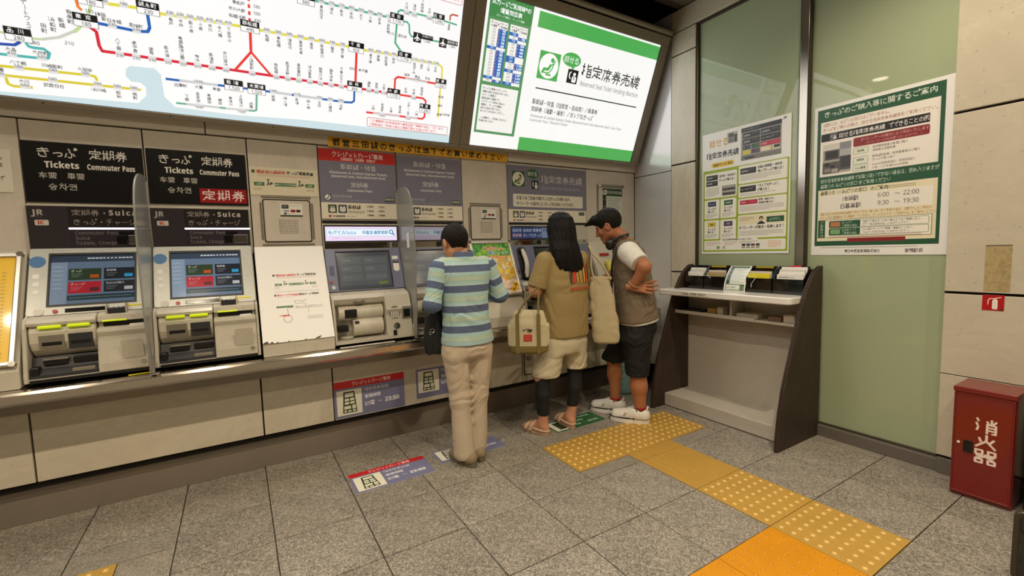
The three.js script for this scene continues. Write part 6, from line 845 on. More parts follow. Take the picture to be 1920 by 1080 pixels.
{ // black box and black floor board at the right edge
  const t = thing('black_cabinet', 'black metal cabinet right behind the red fire box, cut by the picture edge', 'cabinet', [2.9, 0, 2.74]); put('shell', span(-0.11, 0.09, 0.0, 0.62, -0.22, 0.3, 0.01), M.black, t); put('door', span(-0.116, -0.11, 0.04, 0.58, -0.2, 0.28, 0.003), M.gloss, t); put('handle', span(-0.13, -0.116, 0.3, 0.38, -0.19, -0.175, 0.003), M.chrome, t);
  const b = thing('floor_board', 'black framed board standing on the floor at the lower right edge', 'sign board', [2.178, 0, 2.6], -1.4); put('frame', plate(roundPts(0, 0, 0.42, 0.285, 0.03), 0.03, 0.004, [roundPts(0.018, 0.018, 0.402, 0.267, 0.02)]), M.darkFrame, b); put('panel', plate(roundPts(0.014, 0.014, 0.406, 0.271, 0.02), 0.016, 0.002), M.gloss, b, [0, 0, 0.006]);
}

// ---------------------------------------------------------------- people: surfaces meshed from joined capsules and lofts
const V = (x, y, z) => new THREE.Vector3(x, y, z);
const smin = (a, b, k) => { const h = Math.max(k - Math.abs(a - b), 0) / k; return Math.min(a, b) - h * h * k * 0.25; };
const smax = (a, b, k) => -smin(-a, -b, k);
function cap(a, b, ra, rb = ra) { const [ax, ay, az] = a, bx = b[0] - ax, by = b[1] - ay, bz = b[2] - az, l = bx * bx + by * by + bz * bz || 1e-9; return (x, y, z) => { const px = x - ax, py = y - ay, pz = z - az, t = Math.max(0, Math.min(1, (px * bx + py * by + pz * bz) / l)), dx = px - bx * t, dy = py - by * t, dz = pz - bz * t; return Math.sqrt(dx * dx + dy * dy + dz * dz) - ra - (rb - ra) * t; }; }
function ell(c, r) { const m = Math.min(...r); return (x, y, z) => { const a = (x - c[0]) / r[0], b = (y - c[1]) / r[1], d = (z - c[2]) / r[2], k = Math.sqrt(a * a + b * b + d * d); return (k - 1) * (k < 1 ? m : Math.min(r[0], r[1], r[2]) + (k - 1) * 0.02); }; }
/** stations [y, cx, cz, rx, rz] from the top down */
function loft(st, round = 0.02, pow = 2) {
  const top = st[0][0], bot = st[st.length - 1][0];
  return (x, y, z) => {
    const yy = Math.max(bot, Math.min(top, y)); let i = 0; while (i < st.length - 2 && yy < st[i + 1][0]) i++;
    const A = st[i], B = st[i + 1], u = (A[0] - yy) / (A[0] - B[0]), q = u * u * (3 - 2 * u) * 0.5 + u * 0.5, L = (k) => A[k] + (B[k] - A[k]) * q, rx = L(3), rz = L(4), a = Math.abs((x - L(1)) / rx), b = Math.abs((z - L(2)) / rz);
    const k = pow === 2 ? Math.sqrt(a * a + b * b) : Math.pow(Math.pow(a, pow) + Math.pow(b, pow), 1 / pow), d = (k - 1) * Math.min(rx, rz), e = Math.max(y - top, bot - y);
    return smax(d, e, round);
  };
}
const union = (k, ...f) => (x, y, z) => { let d = f[0](x, y, z); for (let i = 1; i < f.length; i++) d = smin(d, f[i](x, y, z), k); return d; };
const wrinkle = (f, amp, fx, fy, fz, seed = 0) => (x, y, z) => { const d = f(x, y, z); if (Math.abs(d) > 0.05) return d; const a = noise.noise(x * fx * 0.8 + seed, y * fy * 0.8 + seed * 1.7, z * fz * 0.8), t = 0.7 + 0.5 * Math.sin(seed * 2.3) + 0.7 * a, u = x * Math.cos(t) + y * Math.sin(t), v = y * Math.cos(t) - x * Math.sin(t), b = noise.noise(u * fx * 0.7 + z * 3 + 9, v * fy * 3.2 + seed, z * fz * 0.6), m = noise.noise(x * 5 + 20, y * 4 + seed, z * 5); return d + amp * (0.35 * a + (0.55 + 0.8 * m) * (0.28 - Math.pow(Math.abs(b), 0.8) * 1.3)); };
/** surface nets of a distance field; returns an indexed geometry, uv from a function if given */
function netted(f, lo, hi, h, uvOf, colOf) {
  const n = [0, 1, 2].map((k) => Math.ceil((hi[k] - lo[k]) / h) + 1), [nx, ny, nz] = n, F = new Float32Array(nx * ny * nz), at = (i, j, k) => (k * ny + j) * nx + i;
  for (let k = 0; k < nz; k++) for (let j = 0; j < ny; j++) for (let i = 0; i < nx; i++) F[at(i, j, k)] = f(lo[0] + i * h, lo[1] + j * h, lo[2] + k * h);
  const id = new Int32Array(nx * ny * nz).fill(-1), pos = [], idx = [];
  const corners = [[0, 0, 0], [1, 0, 0], [0, 1, 0], [1, 1, 0], [0, 0, 1], [1, 0, 1], [0, 1, 1], [1, 1, 1]], edges = [[0, 1], [2, 3], [4, 5], [6, 7], [0, 2], [1, 3], [4, 6], [5, 7], [0, 4], [1, 5], [2, 6], [3, 7]];
  for (let k = 0; k < nz - 1; k++) for (let j = 0; j < ny - 1; j++) for (let i = 0; i < nx - 1; i++) {
    let c = 0, sx = 0, sy = 0, sz = 0; const v = corners.map(([a, b, d]) => F[at(i + a, j + b, k + d)]);
    for (const [a, b] of edges) if ((v[a] < 0) !== (v[b] < 0)) { const t = v[a] / (v[a] - v[b]), A = corners[a], B = corners[b]; sx += A[0] + (B[0] - A[0]) * t; sy += A[1] + (B[1] - A[1]) * t; sz += A[2] + (B[2] - A[2]) * t; c++; }
    if (c) { id[at(i, j, k)] = pos.length / 3; pos.push(lo[0] + (i + sx / c) * h, lo[1] + (j + sy / c) * h, lo[2] + (k + sz / c) * h); }
  }
  const quad = (a, b, c, d, flip) => { if (a < 0 || b < 0 || c < 0 || d < 0) return; flip ? idx.push(a, c, b, a, d, c) : idx.push(a, b, c, a, c, d); };
  for (let k = 1; k < nz - 1; k++) for (let j = 1; j < ny - 1; j++) for (let i = 1; i < nx - 1; i++) {
    const s = F[at(i, j, k)] < 0;
    if (s !== F[at(i + 1, j, k)] < 0) quad(id[at(i, j - 1, k - 1)], id[at(i, j, k - 1)], id[at(i, j, k)], id[at(i, j - 1, k)], !s);
    if (s !== F[at(i, j + 1, k)] < 0) quad(id[at(i - 1, j, k - 1)], id[at(i - 1, j, k)], id[at(i, j, k)], id[at(i, j, k - 1)], !s);
    if (s !== F[at(i, j, k + 1)] < 0) quad(id[at(i - 1, j - 1, k)], id[at(i, j - 1, k)], id[at(i, j, k)], id[at(i - 1, j, k)], !s);
  }
  const g = new THREE.BufferGeometry(), N = new Float32Array(pos.length), U = new Float32Array((pos.length / 3) * 2), C = colOf && new Float32Array(pos.length), e = h * 0.6;
  for (let q = 0; q < pos.length; q += 3) {
    const [x, y, z] = [pos[q], pos[q + 1], pos[q + 2]], gx = f(x + e, y, z) - f(x - e, y, z), gy = f(x, y + e, z) - f(x, y - e, z), gz = f(x, y, z + e) - f(x, y, z - e), l = Math.hypot(gx, gy, gz) || 1;
    N[q] = gx / l; N[q + 1] = gy / l; N[q + 2] = gz / l;
    const uv = uvOf ? uvOf(x, y, z) : [(x + z * 0.7) * 4, y * 4]; U[(q / 3) * 2] = uv[0]; U[(q / 3) * 2 + 1] = uv[1];
    if (colOf) { const c = colOf(x, y, z); C[q] = c[0]; C[q + 1] = c[1]; C[q + 2] = c[2]; }
  }
  g.setAttribute('position', new THREE.Float32BufferAttribute(pos, 3)); g.setAttribute('normal', new THREE.BufferAttribute(N, 3)); g.setAttribute('uv', new THREE.BufferAttribute(U, 2)); if (colOf) g.setAttribute('color', new THREE.BufferAttribute(C, 3)); g.setIndex(idx); return g;
}
const merged = (...gs) => { const out = mergeGeometries(gs.map((g) => { const c = g.clone(); if (!c.attributes.color) c.setAttribute('color', new THREE.Float32BufferAttribute(new Float32Array(c.attributes.position.count * 3).fill(1), 3)); return c; })); return out; };
const fabric = (color, o = {}) => phy({ color, map: rep(clothMap, 8), roughness: 0.88, bumpMap: rep(clothBump, 30), bumpScale: 0.0004, sheen: 0.25, sheenRoughness: 0.6, sheenColor: new THREE.Color(color), ...o });
const dot = (a, b) => a[0] * b[0] + a[1] * b[1] + a[2] * b[2], sub = (a, b) => [a[0] - b[0], a[1] - b[1], a[2] - b[2]], add = (a, b, t = 1) => [a[0] + b[0] * t, a[1] + b[1] * t, a[2] + b[2] * t], unit = (a) => { const l = Math.hypot(...a); return a.map((v) => v / l); }, cross = (a, b) => [a[1] * b[2] - a[2] * b[1], a[2] * b[0] - a[0] * b[2], a[0] * b[1] - a[1] * b[0]];
/** head: c = centre, f = where the face points, u = up of the head; returns the field and its colours */
function headShape(c, f, u, s = 1, skin = [1, 1, 1]) {
  f = unit(f); const r = unit(cross(f, u)); u = cross(r, f);
  const L = (x, y, z) => { const q = [x - c[0], y - c[1], z - c[2]]; return [dot(q, r) / s, dot(q, u) / s, dot(q, f) / s]; };
  const skull = ell([0, 0.025, -0.012], [0.073, 0.092, 0.093]), face = ell([0, -0.035, 0.03], [0.056, 0.078, 0.062]), jaw = union(0.02, cap([-0.045, -0.062, 0.01], [-0.012, -0.1, 0.066], 0.018, 0.016), cap([0.045, -0.062, 0.01], [0.012, -0.1, 0.066], 0.018, 0.016)), chin = ell([0, -0.102, 0.072], [0.022, 0.018, 0.017]);
  const nose = union(0.008, cap([0, 0.008, 0.088], [0, -0.03, 0.108], 0.0075, 0.0115), cap([-0.011, -0.036, 0.093], [0.011, -0.036, 0.093], 0.0085)), brow = cap([-0.036, 0.021, 0.076], [0.036, 0.021, 0.076], 0.011), cheek = union(0.01, ell([-0.04, -0.026, 0.064], [0.02, 0.02, 0.016]), ell([0.04, -0.026, 0.064], [0.02, 0.02, 0.016]));
  const lips = union(0.003, cap([-0.019, -0.066, 0.083], [0.019, -0.066, 0.083], 0.0068), cap([0, -0.065, 0.09], [0, -0.066, 0.09], 0.0068), cap([-0.014, -0.077, 0.085], [0.014, -0.077, 0.085], 0.0076)), eyes = (x, y, z) => Math.min(ell([0.03, 0.004, 0.0765], [0.0125, 0.0105, 0.0115])(x, y, z), ell([-0.03, 0.004, 0.0765], [0.0125, 0.0105, 0.0115])(x, y, z)), socket = (x, y, z) => Math.min(ell([0.031, 0.004, 0.098], [0.018, 0.012, 0.014])(x, y, z), ell([-0.031, 0.004, 0.098], [0.018, 0.012, 0.014])(x, y, z));
  const ears = (x, y, z) => { const a = Math.abs(x), o = ell([0.08, -0.006, -0.006], [0.011, 0.033, 0.02])(a, y, z), i = ell([0.092, -0.004, -0.002], [0.01, 0.021, 0.011])(a, y, z); return smax(o, -i, 0.006); };
  const d = (x, y, z) => { let v = smin(skull(x, y, z), face(x, y, z), 0.035); v = smin(v, jaw(x, y, z), 0.025); v = smin(v, chin(x, y, z), 0.02); v = smin(v, brow(x, y, z), 0.014); v = smin(v, cheek(x, y, z), 0.02); v = smax(v, -socket(x, y, z), 0.01); v = smin(v, nose(x, y, z), 0.01); v = smin(v, lips(x, y, z), 0.006); v = Math.min(v, eyes(x, y, z)); return smin(v, ears(x, y, z), 0.008); };
  return { L, f: (x, y, z) => { const q = L(x, y, z); return d(...q) * s; }, col: (x, y, z) => {
    const [a, b, q] = L(x, y, z), e = Math.hypot(Math.abs(a) - 0.03, b - 0.004), k = Math.abs(a);
    if (eyes(a, b, q) < 0.0012 && q > 0.07) return e < 0.0058 ? [0.03, 0.02, 0.015] : Math.abs(b - 0.004) > 0.0065 ? [0.25, 0.12, 0.08] : [0.75, 0.72, 0.68];
    if (b > 0.017 && b < 0.029 - Math.abs(k - 0.03) * 0.2 && k > 0.012 && k < 0.048 && q > 0.06) return [0.05, 0.035, 0.03];
    if (k < 0.021 && b > -0.085 && b < -0.059 && q > 0.078) return Math.abs(b + 0.0715) < 0.0018 ? [0.18, 0.06, 0.05] : [skin[0] * 0.82, skin[1] * 0.55, skin[2] * 0.5];
    return skin;
  } };
}
/** hand: wrist w, forward f, palm faces n; thumb on side +1 or -1; curl of the fingers in radians per joint; spread fans them */
function handShape(w, f, n, side, curl = [0.3, 0.35, 0.4, 0.45], spread = 0.09, s = 1) {
  f = unit(f); const t = unit(cross(f, n)).map((v) => v * side); n = unit(sub(n, f.map((v) => v * dot(n, f))));
  const P = (a, b, c) => add(add(add(w, f, a * s), t, b * s), n, c * s), parts = [];
  const roots = [[0.086, 0.03], [0.09, 0.01], [0.086, -0.011], [0.077, -0.03]], len = [[0.04, 0.025, 0.019], [0.044, 0.028, 0.02], [0.041, 0.026, 0.02], [0.032, 0.02, 0.017]];
  roots.forEach(([a, b], i) => {
    parts.push(cap(P(0.004, b * 0.55, 0), P(a, b, 0), 0.0145 * s, 0.0118 * s));
    let p = P(a, b, 0), ang = curl[i] * 0.7, fan = (1.5 - i) * spread; len[i].forEach((l, j) => { const dir = add(add(f.map((v) => v * Math.cos(ang) * Math.cos(fan)), t, Math.sin(fan)), n, Math.sin(ang)), q = add(p, unit(dir), l * s); parts.push(cap(p, q, (0.0096 - j * 0.0008) * s, (0.0089 - j * 0.0009) * s)); p = q; ang += curl[i]; });
  });
  parts.push(cap(P(0.015, 0.022, 0.004), P(0.042, 0.046, 0.012), 0.0135 * s, 0.0115 * s), cap(P(0.042, 0.046, 0.012), P(0.072, 0.056, 0.018), 0.0105 * s, 0.0092 * s), cap(P(0.072, 0.056, 0.018), P(0.094, 0.056, 0.024), 0.0092 * s, 0.0078 * s), cap(P(-0.03, 0, 0), P(0.012, 0, 0), 0.023 * s, 0.02 * s));
  return (x, y, z) => { let d = parts[0](x, y, z); for (let i = 1; i < parts.length; i++) d = smin(d, parts[i](x, y, z), i < parts.length - 4 && i % 4 ? 0.006 : 0.011); return d; };
}
const boundsAt = (p, r) => [p.map((v) => v - r), p.map((v) => v + r)];
const skinMat = (c) => phy({ color: c, roughness: 0.55, vertexColors: true, sheen: 0.15, sheenRoughness: 0.5, sheenColor: new THREE.Color(0xffb090), bumpMap: rep(grainBump, 3), bumpScale: 0.0001 });
function shoeSole(outline, h, y0 = 0) { return new THREE.ExtrudeGeometry(new THREE.Shape(outline.map((p) => new THREE.Vector2(...p))), { depth: h - 0.006, bevelEnabled: true, bevelThickness: 0.003, bevelSize: 0.003, bevelOffset: -0.003, bevelSegments: 2 }).rotateX(-Math.PI / 2).translate(0, y0 + 0.003, 0); }
/** footprint in x (across) and y (towards the toe) for a shoe of length l */
function footprint(l, wd, n = 28, toe = 1) { const p = []; for (let i = 0; i < n; i++) { const a = (i / n) * Math.PI * 2, s = Math.sin(a), c = Math.cos(a), w = wd * (s > 0 ? 1.0 : 0.8) * (1 - 0.1 * Math.max(0, s) * toe); p.push([Math.sign(c) * Math.pow(Math.abs(c), 0.8) * w, (Math.sign(s) * Math.pow(Math.abs(s), 0.85) * l) / 2]); } return p; }

// ---- the man in the striped shirt, seen from behind
{
  const P = thing('person', 'person in a blue striped long-sleeved shirt and beige trousers, seen from behind', 'person', [0.85, 0, 0.49]);
  const S = [1, 1, 1], hd = headShape([-0.04, 1.385, -0.02], [-0.1, -0.55, -0.85], [0, 1, -0.3], 0.95, S);
  const handL = handShape([-0.06, 1.0, -0.2], [0.35, 0.05, -0.9], [0.3, -0.9, 0], 1), handR = handShape([0.1, 1.03, -0.2], [-0.35, 0.05, -0.9], [-0.3, -0.9, 0], -1);
  const body = union(0.03, cap([0, 1.27, 0.012], [-0.035, 1.36, -0.02], 0.056, 0.05), loft([[1.29, 0, 0.0, 0.09, 0.06], [1.24, 0, 0, 0.15, 0.075], [1.05, 0.005, 0, 0.125, 0.075], [0.82, 0.005, 0, 0.13, 0.085], [0.72, 0.005, 0, 0.12, 0.08]]), cap([-0.15, 1.23, 0], [-0.215, 1.03, 0.02], 0.035, 0.03), cap([-0.215, 1.03, 0.02], [-0.06, 1.0, -0.2], 0.03, 0.022), cap([0.17, 1.23, 0], [0.245, 1.05, 0.005], 0.035, 0.03), cap([0.245, 1.05, 0.005], [0.1, 1.03, -0.2], 0.03, 0.022),
    cap([-0.075, 0.75, 0], [-0.06, 0.42, 0.015], 0.06, 0.045), cap([-0.06, 0.42, 0.015], [-0.035, 0.08, 0.05], 0.045, 0.03), cap([0.085, 0.75, 0], [0.08, 0.42, -0.005], 0.06, 0.045), cap([0.08, 0.42, -0.005], [0.055, 0.08, 0.01], 0.045, 0.03));
  put('body', merged(netted(body, [-0.33, 0.03, -0.3], [0.33, 1.42, 0.15], 0.013, null, () => S), netted(hd.f, [-0.15, 1.24, -0.16], [0.08, 1.52, 0.12], 0.004, null, hd.col), netted(handL, ...boundsAt([-0.03, 1.0, -0.27], 0.13), 0.004, null, () => S), netted(handR, ...boundsAt([0.07, 1.03, -0.27], 0.13), 0.004, null, () => S)), skinMat(0xc08a68), P);
  // hair: a cap of short hair down to the nape, open at the face
  const hr = (x, y, z) => { const [a, b, q] = hd.L(x, y, z); let d = ell([0, 0.03, -0.014], [0.085, 0.099, 0.1])(a, b, q); d = smax(d, -ell([0, -0.07, 0.09], [0.11, 0.115, 0.085])(a, b, q), 0.012); d = smax(d, -ell([0, -0.012, -0.005], [0.2, 0.034, 0.026])(a, b, q), 0.01); d = smax(d, -(b + 0.07 + 0.3 * Math.max(0, q)), 0.012); return d * 0.93 + 0.0022 * noise.noise(a * 90, b * 30, q * 90); };
  const hairMap = dataTex(256, (u, v, x, y) => { const g = 22 + (grainField[x * 512 + (y >> 5)] - 0.5) * 26; return [g * 1.12, g * 0.92, g * 0.8]; });
  M.hair = phy({ map: hairMap, roughness: 0.6, specularIntensity: 0.35, bumpMap: rep(brushMap, 2, 1), bumpScale: 0.0006 });
  put('hair', netted(hr, [-0.16, 1.27, -0.16], [0.09, 1.52, 0.13], 0.0045, (x, y, z) => [Math.atan2(x + 0.045, z + 0.02) * 1.4, y * 1.5]), M.hair, P);
  // shirt: body, collar and two sleeves; woven stripes
  const stripes = canvasTex(16, 512, (c, W, H) => { const g = [[0, '#5a6786'], [0.34, '#5a6786'], [0.345, '#a9c9cc'], [0.46, '#a8cdd0'], [0.53, '#acc8be'], [0.62, '#b6c8b2'], [0.7, '#bac8ba'], [0.76, '#a2c0b8'], [0.86, '#a6c6c8'], [0.99, '#b6d2d2'], [1, '#5a6786']]; for (let y = 0; y < H; y++) { const t = y / H; let i = 0; while (i < g.length - 2 && t >= g[i + 1][0]) i++; const a = new THREE.Color(g[i][1]), b = new THREE.Color(g[i + 1][1]), k = (t - g[i][0]) / (g[i + 1][0] - g[i][0]); c.fillStyle = '#' + a.lerp(b, Math.min(1, Math.max(0, k))).getHexString(); c.fillRect(0, y, W, 1); } }); stripes.wrapS = stripes.wrapT = THREE.RepeatWrapping;
  const shirtMat = phy({ map: stripes, roughness: 0.85, bumpMap: rep(clothBump, 24), bumpScale: 0.0003, sheen: 0.2, sheenColor: new THREE.Color(0xcfe0e0) });
  const vOf = (y) => -(1.252 - y) / 0.1215;   // one repeat of the weave every 12 cm
  const torso = wrinkle(union(0.03, loft([[1.315, -0.005, 0.0, 0.062, 0.06], [1.288, 0, 0.002, 0.105, 0.075], [1.25, 0, 0.004, 0.158, 0.09], [1.2, 0.002, 0.006, 0.17, 0.102], [1.05, 0.004, 0.008, 0.15, 0.104], [0.92, 0.006, 0.006, 0.153, 0.108], [0.76, 0.012, 0.004, 0.172, 0.122]], 0.016), cap([-0.13, 1.252, 0], [-0.158, 1.225, 0], 0.05), cap([0.135, 1.252, 0], [0.165, 1.225, 0], 0.05)), 0.012, 7, 4, 7, 2);
  put('shirt', netted((x, y, z) => smax(torso(x, y, z), 0.757 + x * 0.03 - y, 0.008), [-0.26, 0.72, -0.17], [0.26, 1.34, 0.17], 0.008, (x, y) => [x * 3, vOf(y)]), shirtMat, P);
  const sleeve = (sh, el, wr, seed) => { const f = wrinkle(union(0.03, cap(sh, el, 0.06, 0.047), cap(el, wr, 0.05, 0.039)), 0.006, 6, 5, 6, seed), g = (x, y, z) => smax(f(x, y, z), dot(sub([x, y, z], wr), unit(sub(wr, el))), 0.006), d1 = sub(el, sh), l1 = Math.hypot(...d1), u1 = unit(d1), u2 = unit(sub(wr, el)); return netted(g, [Math.min(sh[0], el[0], wr[0]) - 0.09, Math.min(sh[1], el[1], wr[1]) - 0.09, Math.min(sh[2], el[2], wr[2]) - 0.09], [Math.max(sh[0], el[0], wr[0]) + 0.09, Math.max(sh[1], el[1], wr[1]) + 0.09, Math.max(sh[2], el[2], wr[2]) + 0.09], 0.007, (x, y, z) => { const p = [x, y, z], a = Math.min(dot(sub(p, sh), u1), l1 + 0.02), b = Math.max(0, dot(sub(p, el), u2)); return [x * 3, -(a + b * 0.9 + 0.035) / 0.1215]; }); };
  put('sleeve', sleeve([-0.16, 1.235, 0.002], [-0.222, 1.028, 0.022], [-0.075, 1.0, -0.185], 3), shirtMat, P); put('sleeve', sleeve([0.168, 1.235, 0.002], [0.25, 1.05, 0.01], [0.112, 1.03, -0.185], 5), shirtMat, P);
  const coll = (x, y, z) => { const dx = x + 0.008, dz = z - 0.002, r = Math.hypot(dx / 1.04, dz), R = 0.068 - (y - 1.3) * 0.18; return smax(Math.abs(r - R) - 0.006, Math.max(y - 1.34 + dz * 0.12, 1.285 - y), 0.004); };
  put('collar', netted(coll, [-0.1, 1.27, -0.1], [0.1, 1.36, 0.1], 0.0045, (x, y) => [x * 3, vOf(y + 0.03)]), shirtMat, P);
  // trousers and shoes
  const tr = wrinkle(union(0.028, loft([[0.82, 0.006, 0, 0.15, 0.1], [0.74, 0.006, 0.004, 0.158, 0.112], [0.68, 0.006, 0.004, 0.15, 0.106]], 0.03), cap([-0.07, 0.7, 0.002], [-0.062, 0.42, 0.012], 0.085, 0.06), cap([-0.062, 0.42, 0.012], [-0.05, 0.075, 0.03], 0.058, 0.066), cap([0.084, 0.7, 0.002], [0.078, 0.42, -0.005], 0.085, 0.06), cap([0.078, 0.42, -0.005], [0.06, 0.08, -0.01], 0.058, 0.062)), 0.016, 9, 5, 9, 4);
  put('trousers', netted((x, y, z) => smax(tr(x, y, z), 0.04 - y + (z > 0 ? 0 : -z * 0.12), 0.008), [-0.22, 0.02, -0.17], [0.24, 0.85, 0.18], 0.009), fabric(0xd6c3aa), P);
  const suede = std({ color: 0x8f7f66, roughness: 0.85, bumpMap: rep(grainBump, 4), bumpScale: 0.0003 }), sole = std({ color: 0x6e6452, roughness: 0.8 });
  for (const [hx, hz, tx, tz] of [[-0.025, 0.085, -0.072, -0.105], [0.052, 0.045, 0.078, -0.145]]) { const g = new THREE.Group(); g.name = 'shoe'; g.position.set((hx + tx) / 2, 0, (hz + tz) / 2); g.rotation.y = Math.atan2(-(tx - hx), -(tz - hz)); P.add(g); put('sole', shoeSole(footprint(0.25, 0.044), 0.026, 0.001), sole, g); const up = union(0.03, cap([0, 0.05, 0.085], [0, 0.05, -0.02], 0.042, 0.04), cap([0, 0.04, 0.0], [0, 0.034, -0.085], 0.04, 0.032)); put('upper', netted((x, y, z) => smax(up(x * 0.98, y, z), 0.024 - y, 0.006), [-0.07, 0.0, -0.14], [0.07, 0.12, 0.14], 0.006), suede, g); }
}
{ // black shoulder bag of the man
  const t = thing('shoulder_bag', 'black shoulder bag hanging in front of the man in stripes', 'bag', [0.7, 0.69, 0.36], -0.3), m = std({ color: 0x17191a, roughness: 0.5, bumpMap: rep(clothBump, 6), bumpScale: 0.0004 });
  const b = wrinkle(loft([[0.3, 0, 0, 0.04, 0.03], [0.24, 0, 0, 0.062, 0.045], [0.08, 0, 0, 0.075, 0.055], [0.0, 0, 0, 0.066, 0.05]], 0.02, 2.8), 0.016, 14, 10, 14, 6); put('pouch', netted(b, [-0.13, -0.03, -0.09], [0.13, 0.34, 0.09], 0.007), m, t); put('strap', tube([[-0.03, 0.28, 0], [-0.03, 0.34, -0.01], [0.01, 0.37, -0.02], [0.04, 0.33, -0.01], [0.035, 0.27, 0]], 0.007, 30, 8), m, t); put('key_ring', [T(new THREE.TorusGeometry(0.012, 0.002, 8, 20), -0.02, 0.16, 0.056), T(new THREE.TorusGeometry(0.009, 0.0018, 8, 18), -0.032, 0.145, 0.056)], M.chrome, t); 
}
// ---- the woman with long hair
{
  const P = thing('person', 'person with long black hair, khaki T-shirt, cream shorts and black leggings, seen from behind', 'person', [1.62, 0, 0.42]);
  const S = [1, 1, 1], hd = headShape([0.062, 1.485, -0.03], [0.02, -0.25, -1], [0, 1, 0], 0.98, S), handL = handShape([-0.03, 1.06, -0.19], [0.3, 0.1, -0.8], [0.2, -0.9, 0], 1), handR = handShape([0.16, 1.06, -0.19], [-0.3, 0.1, -0.8], [-0.2, -0.9, 0], -1);
  const body = union(0.03, cap([0.06, 1.29, 0.0], [0.062, 1.42, -0.02], 0.055, 0.05), loft([[1.31, 0.06, 0, 0.1, 0.07], [1.26, 0.065, 0, 0.16, 0.085], [1.05, 0.06, 0, 0.15, 0.09], [0.78, 0.045, 0, 0.15, 0.1], [0.68, 0.03, 0, 0.13, 0.09]]), cap([-0.1, 1.25, 0], [-0.165, 1.04, -0.03], 0.046, 0.042), cap([-0.165, 1.04, -0.03], [-0.03, 1.06, -0.19], 0.044, 0.026), cap([0.23, 1.25, 0], [0.275, 1.04, -0.03], 0.046, 0.04), cap([0.275, 1.04, -0.03], [0.16, 1.06, -0.19], 0.04, 0.026),
    cap([-0.07, 0.72, 0], [-0.15, 0.43, 0.0], 0.075, 0.05), cap([-0.15, 0.43, 0.0], [-0.155, 0.3, 0.018], 0.046, 0.045), cap([-0.155, 0.3, 0.018], [-0.152, 0.075, 0.012], 0.044, 0.033), cap([0.13, 0.72, 0], [0.15, 0.44, 0.0], 0.075, 0.05), cap([0.15, 0.44, 0.0], [0.135, 0.3, 0.02], 0.046, 0.045), cap([0.135, 0.3, 0.02], [0.1, 0.075, 0.012], 0.044, 0.033));
  const feet = [[-0.145, 0.036, -0.195, -0.165], [0.09, 0.04, 0.112, -0.165]], footF = feet.map(([hx, hz, tx, tz]) => { const d = [tx - hx, tz - hz], at = (t, s = 0) => [hx + d[0] * t - d[1] * s, hz + d[1] * t + d[0] * s], C = (t0, y0, t1, y1, r0, r1, s0 = 0, s1 = s0) => { const a = at(t0, s0), b = at(t1, s1); return cap([a[0], y0, a[1]], [b[0], y1, b[1]], r0, r1); }; return union(0.012, C(0.06, 0.05, 0.2, 0.09, 0.03, 0.034), C(0.2, 0.07, 0.72, 0.042, 0.033, 0.026), C(0.06, 0.05, 0.7, 0.04, 0.027, 0.03), C(0.72, 0.04, 0.93, 0.036, 0.013, 0.012, -0.1), C(0.74, 0.04, 0.97, 0.036, 0.01, 0.009, 0.0), C(0.72, 0.04, 0.94, 0.036, 0.009, 0.008, 0.07), C(0.7, 0.04, 0.89, 0.036, 0.009, 0.008, 0.13)); });
  const legs = (x, y, z) => Math.min(footF[0](x, y, z), footF[1](x, y, z));
  put('body', merged(netted((x, y, z) => smin(body(x, y, z), legs(x, y, z), 0.02), [-0.28, 0.0, -0.32], [0.36, 1.46, 0.15], 0.011, null, () => S), netted(hd.f, [-0.05, 1.34, -0.17], [0.18, 1.63, 0.1], 0.005, null, hd.col), netted(handL, ...boundsAt([-0.01, 1.06, -0.25], 0.13), 0.004, null, () => S), netted(handR, ...boundsAt([0.13, 1.06, -0.25], 0.13), 0.004, null, () => S)), skinMat(0xc88f70), P);
  const hs = loft([[1.6, 0.06, -0.02, 0.03, 0.03], [1.585, 0.06, -0.02, 0.06, 0.062], [1.55, 0.06, -0.02, 0.088, 0.095], [1.48, 0.058, -0.012, 0.102, 0.108], [1.4, 0.05, 0.012, 0.106, 0.098], [1.33, 0.045, 0.045, 0.118, 0.085], [1.26, 0.05, 0.07, 0.122, 0.068], [1.19, 0.062, 0.088, 0.112, 0.05], [1.12, 0.07, 0.09, 0.1, 0.036]], 0.012);
  const hr = (x, y, z) => { let d = hs(x, y, z); d = smax(d, -ell([0.062, 1.43, -0.135], [0.075, 0.15, 0.09])(x, y, z), 0.015); const tip = 1.165 + 0.03 * noise.noise(x * 60, 3, z * 40) + 0.018 * noise.noise(x * 160, 8, z * 90) + Math.abs(x - 0.08) * 0.25; d = smax(d, tip - y, 0.012); return d + 0.0012 * Math.sin(x * 330 + 3 * noise.noise(x * 30, y * 4, z * 30)) * (y < 1.5 ? 1 : 0.2) + 0.004 * noise.noise(x * 45, y * 3, z * 45); };
  const longMap = dataTex(256, (u, v, x, y) => { const g = 18 + (grainField[x * 512 + (y >> 6)] - 0.5) * 24; return [g * 1.1, g * 0.95, g * 0.88]; });
  put('hair', netted(hr, [-0.12, 1.1, -0.16], [0.24, 1.64, 0.18], 0.006, (x, y, z) => [(x + 0.3 * z) * 5, y * 0.8]), phy({ map: longMap, roughness: 0.58, specularIntensity: 0.35, bumpMap: rep(brushMap, 3, 1), bumpScale: 0.0005 }), P);
  const khaki = fabric(0xa8925f);
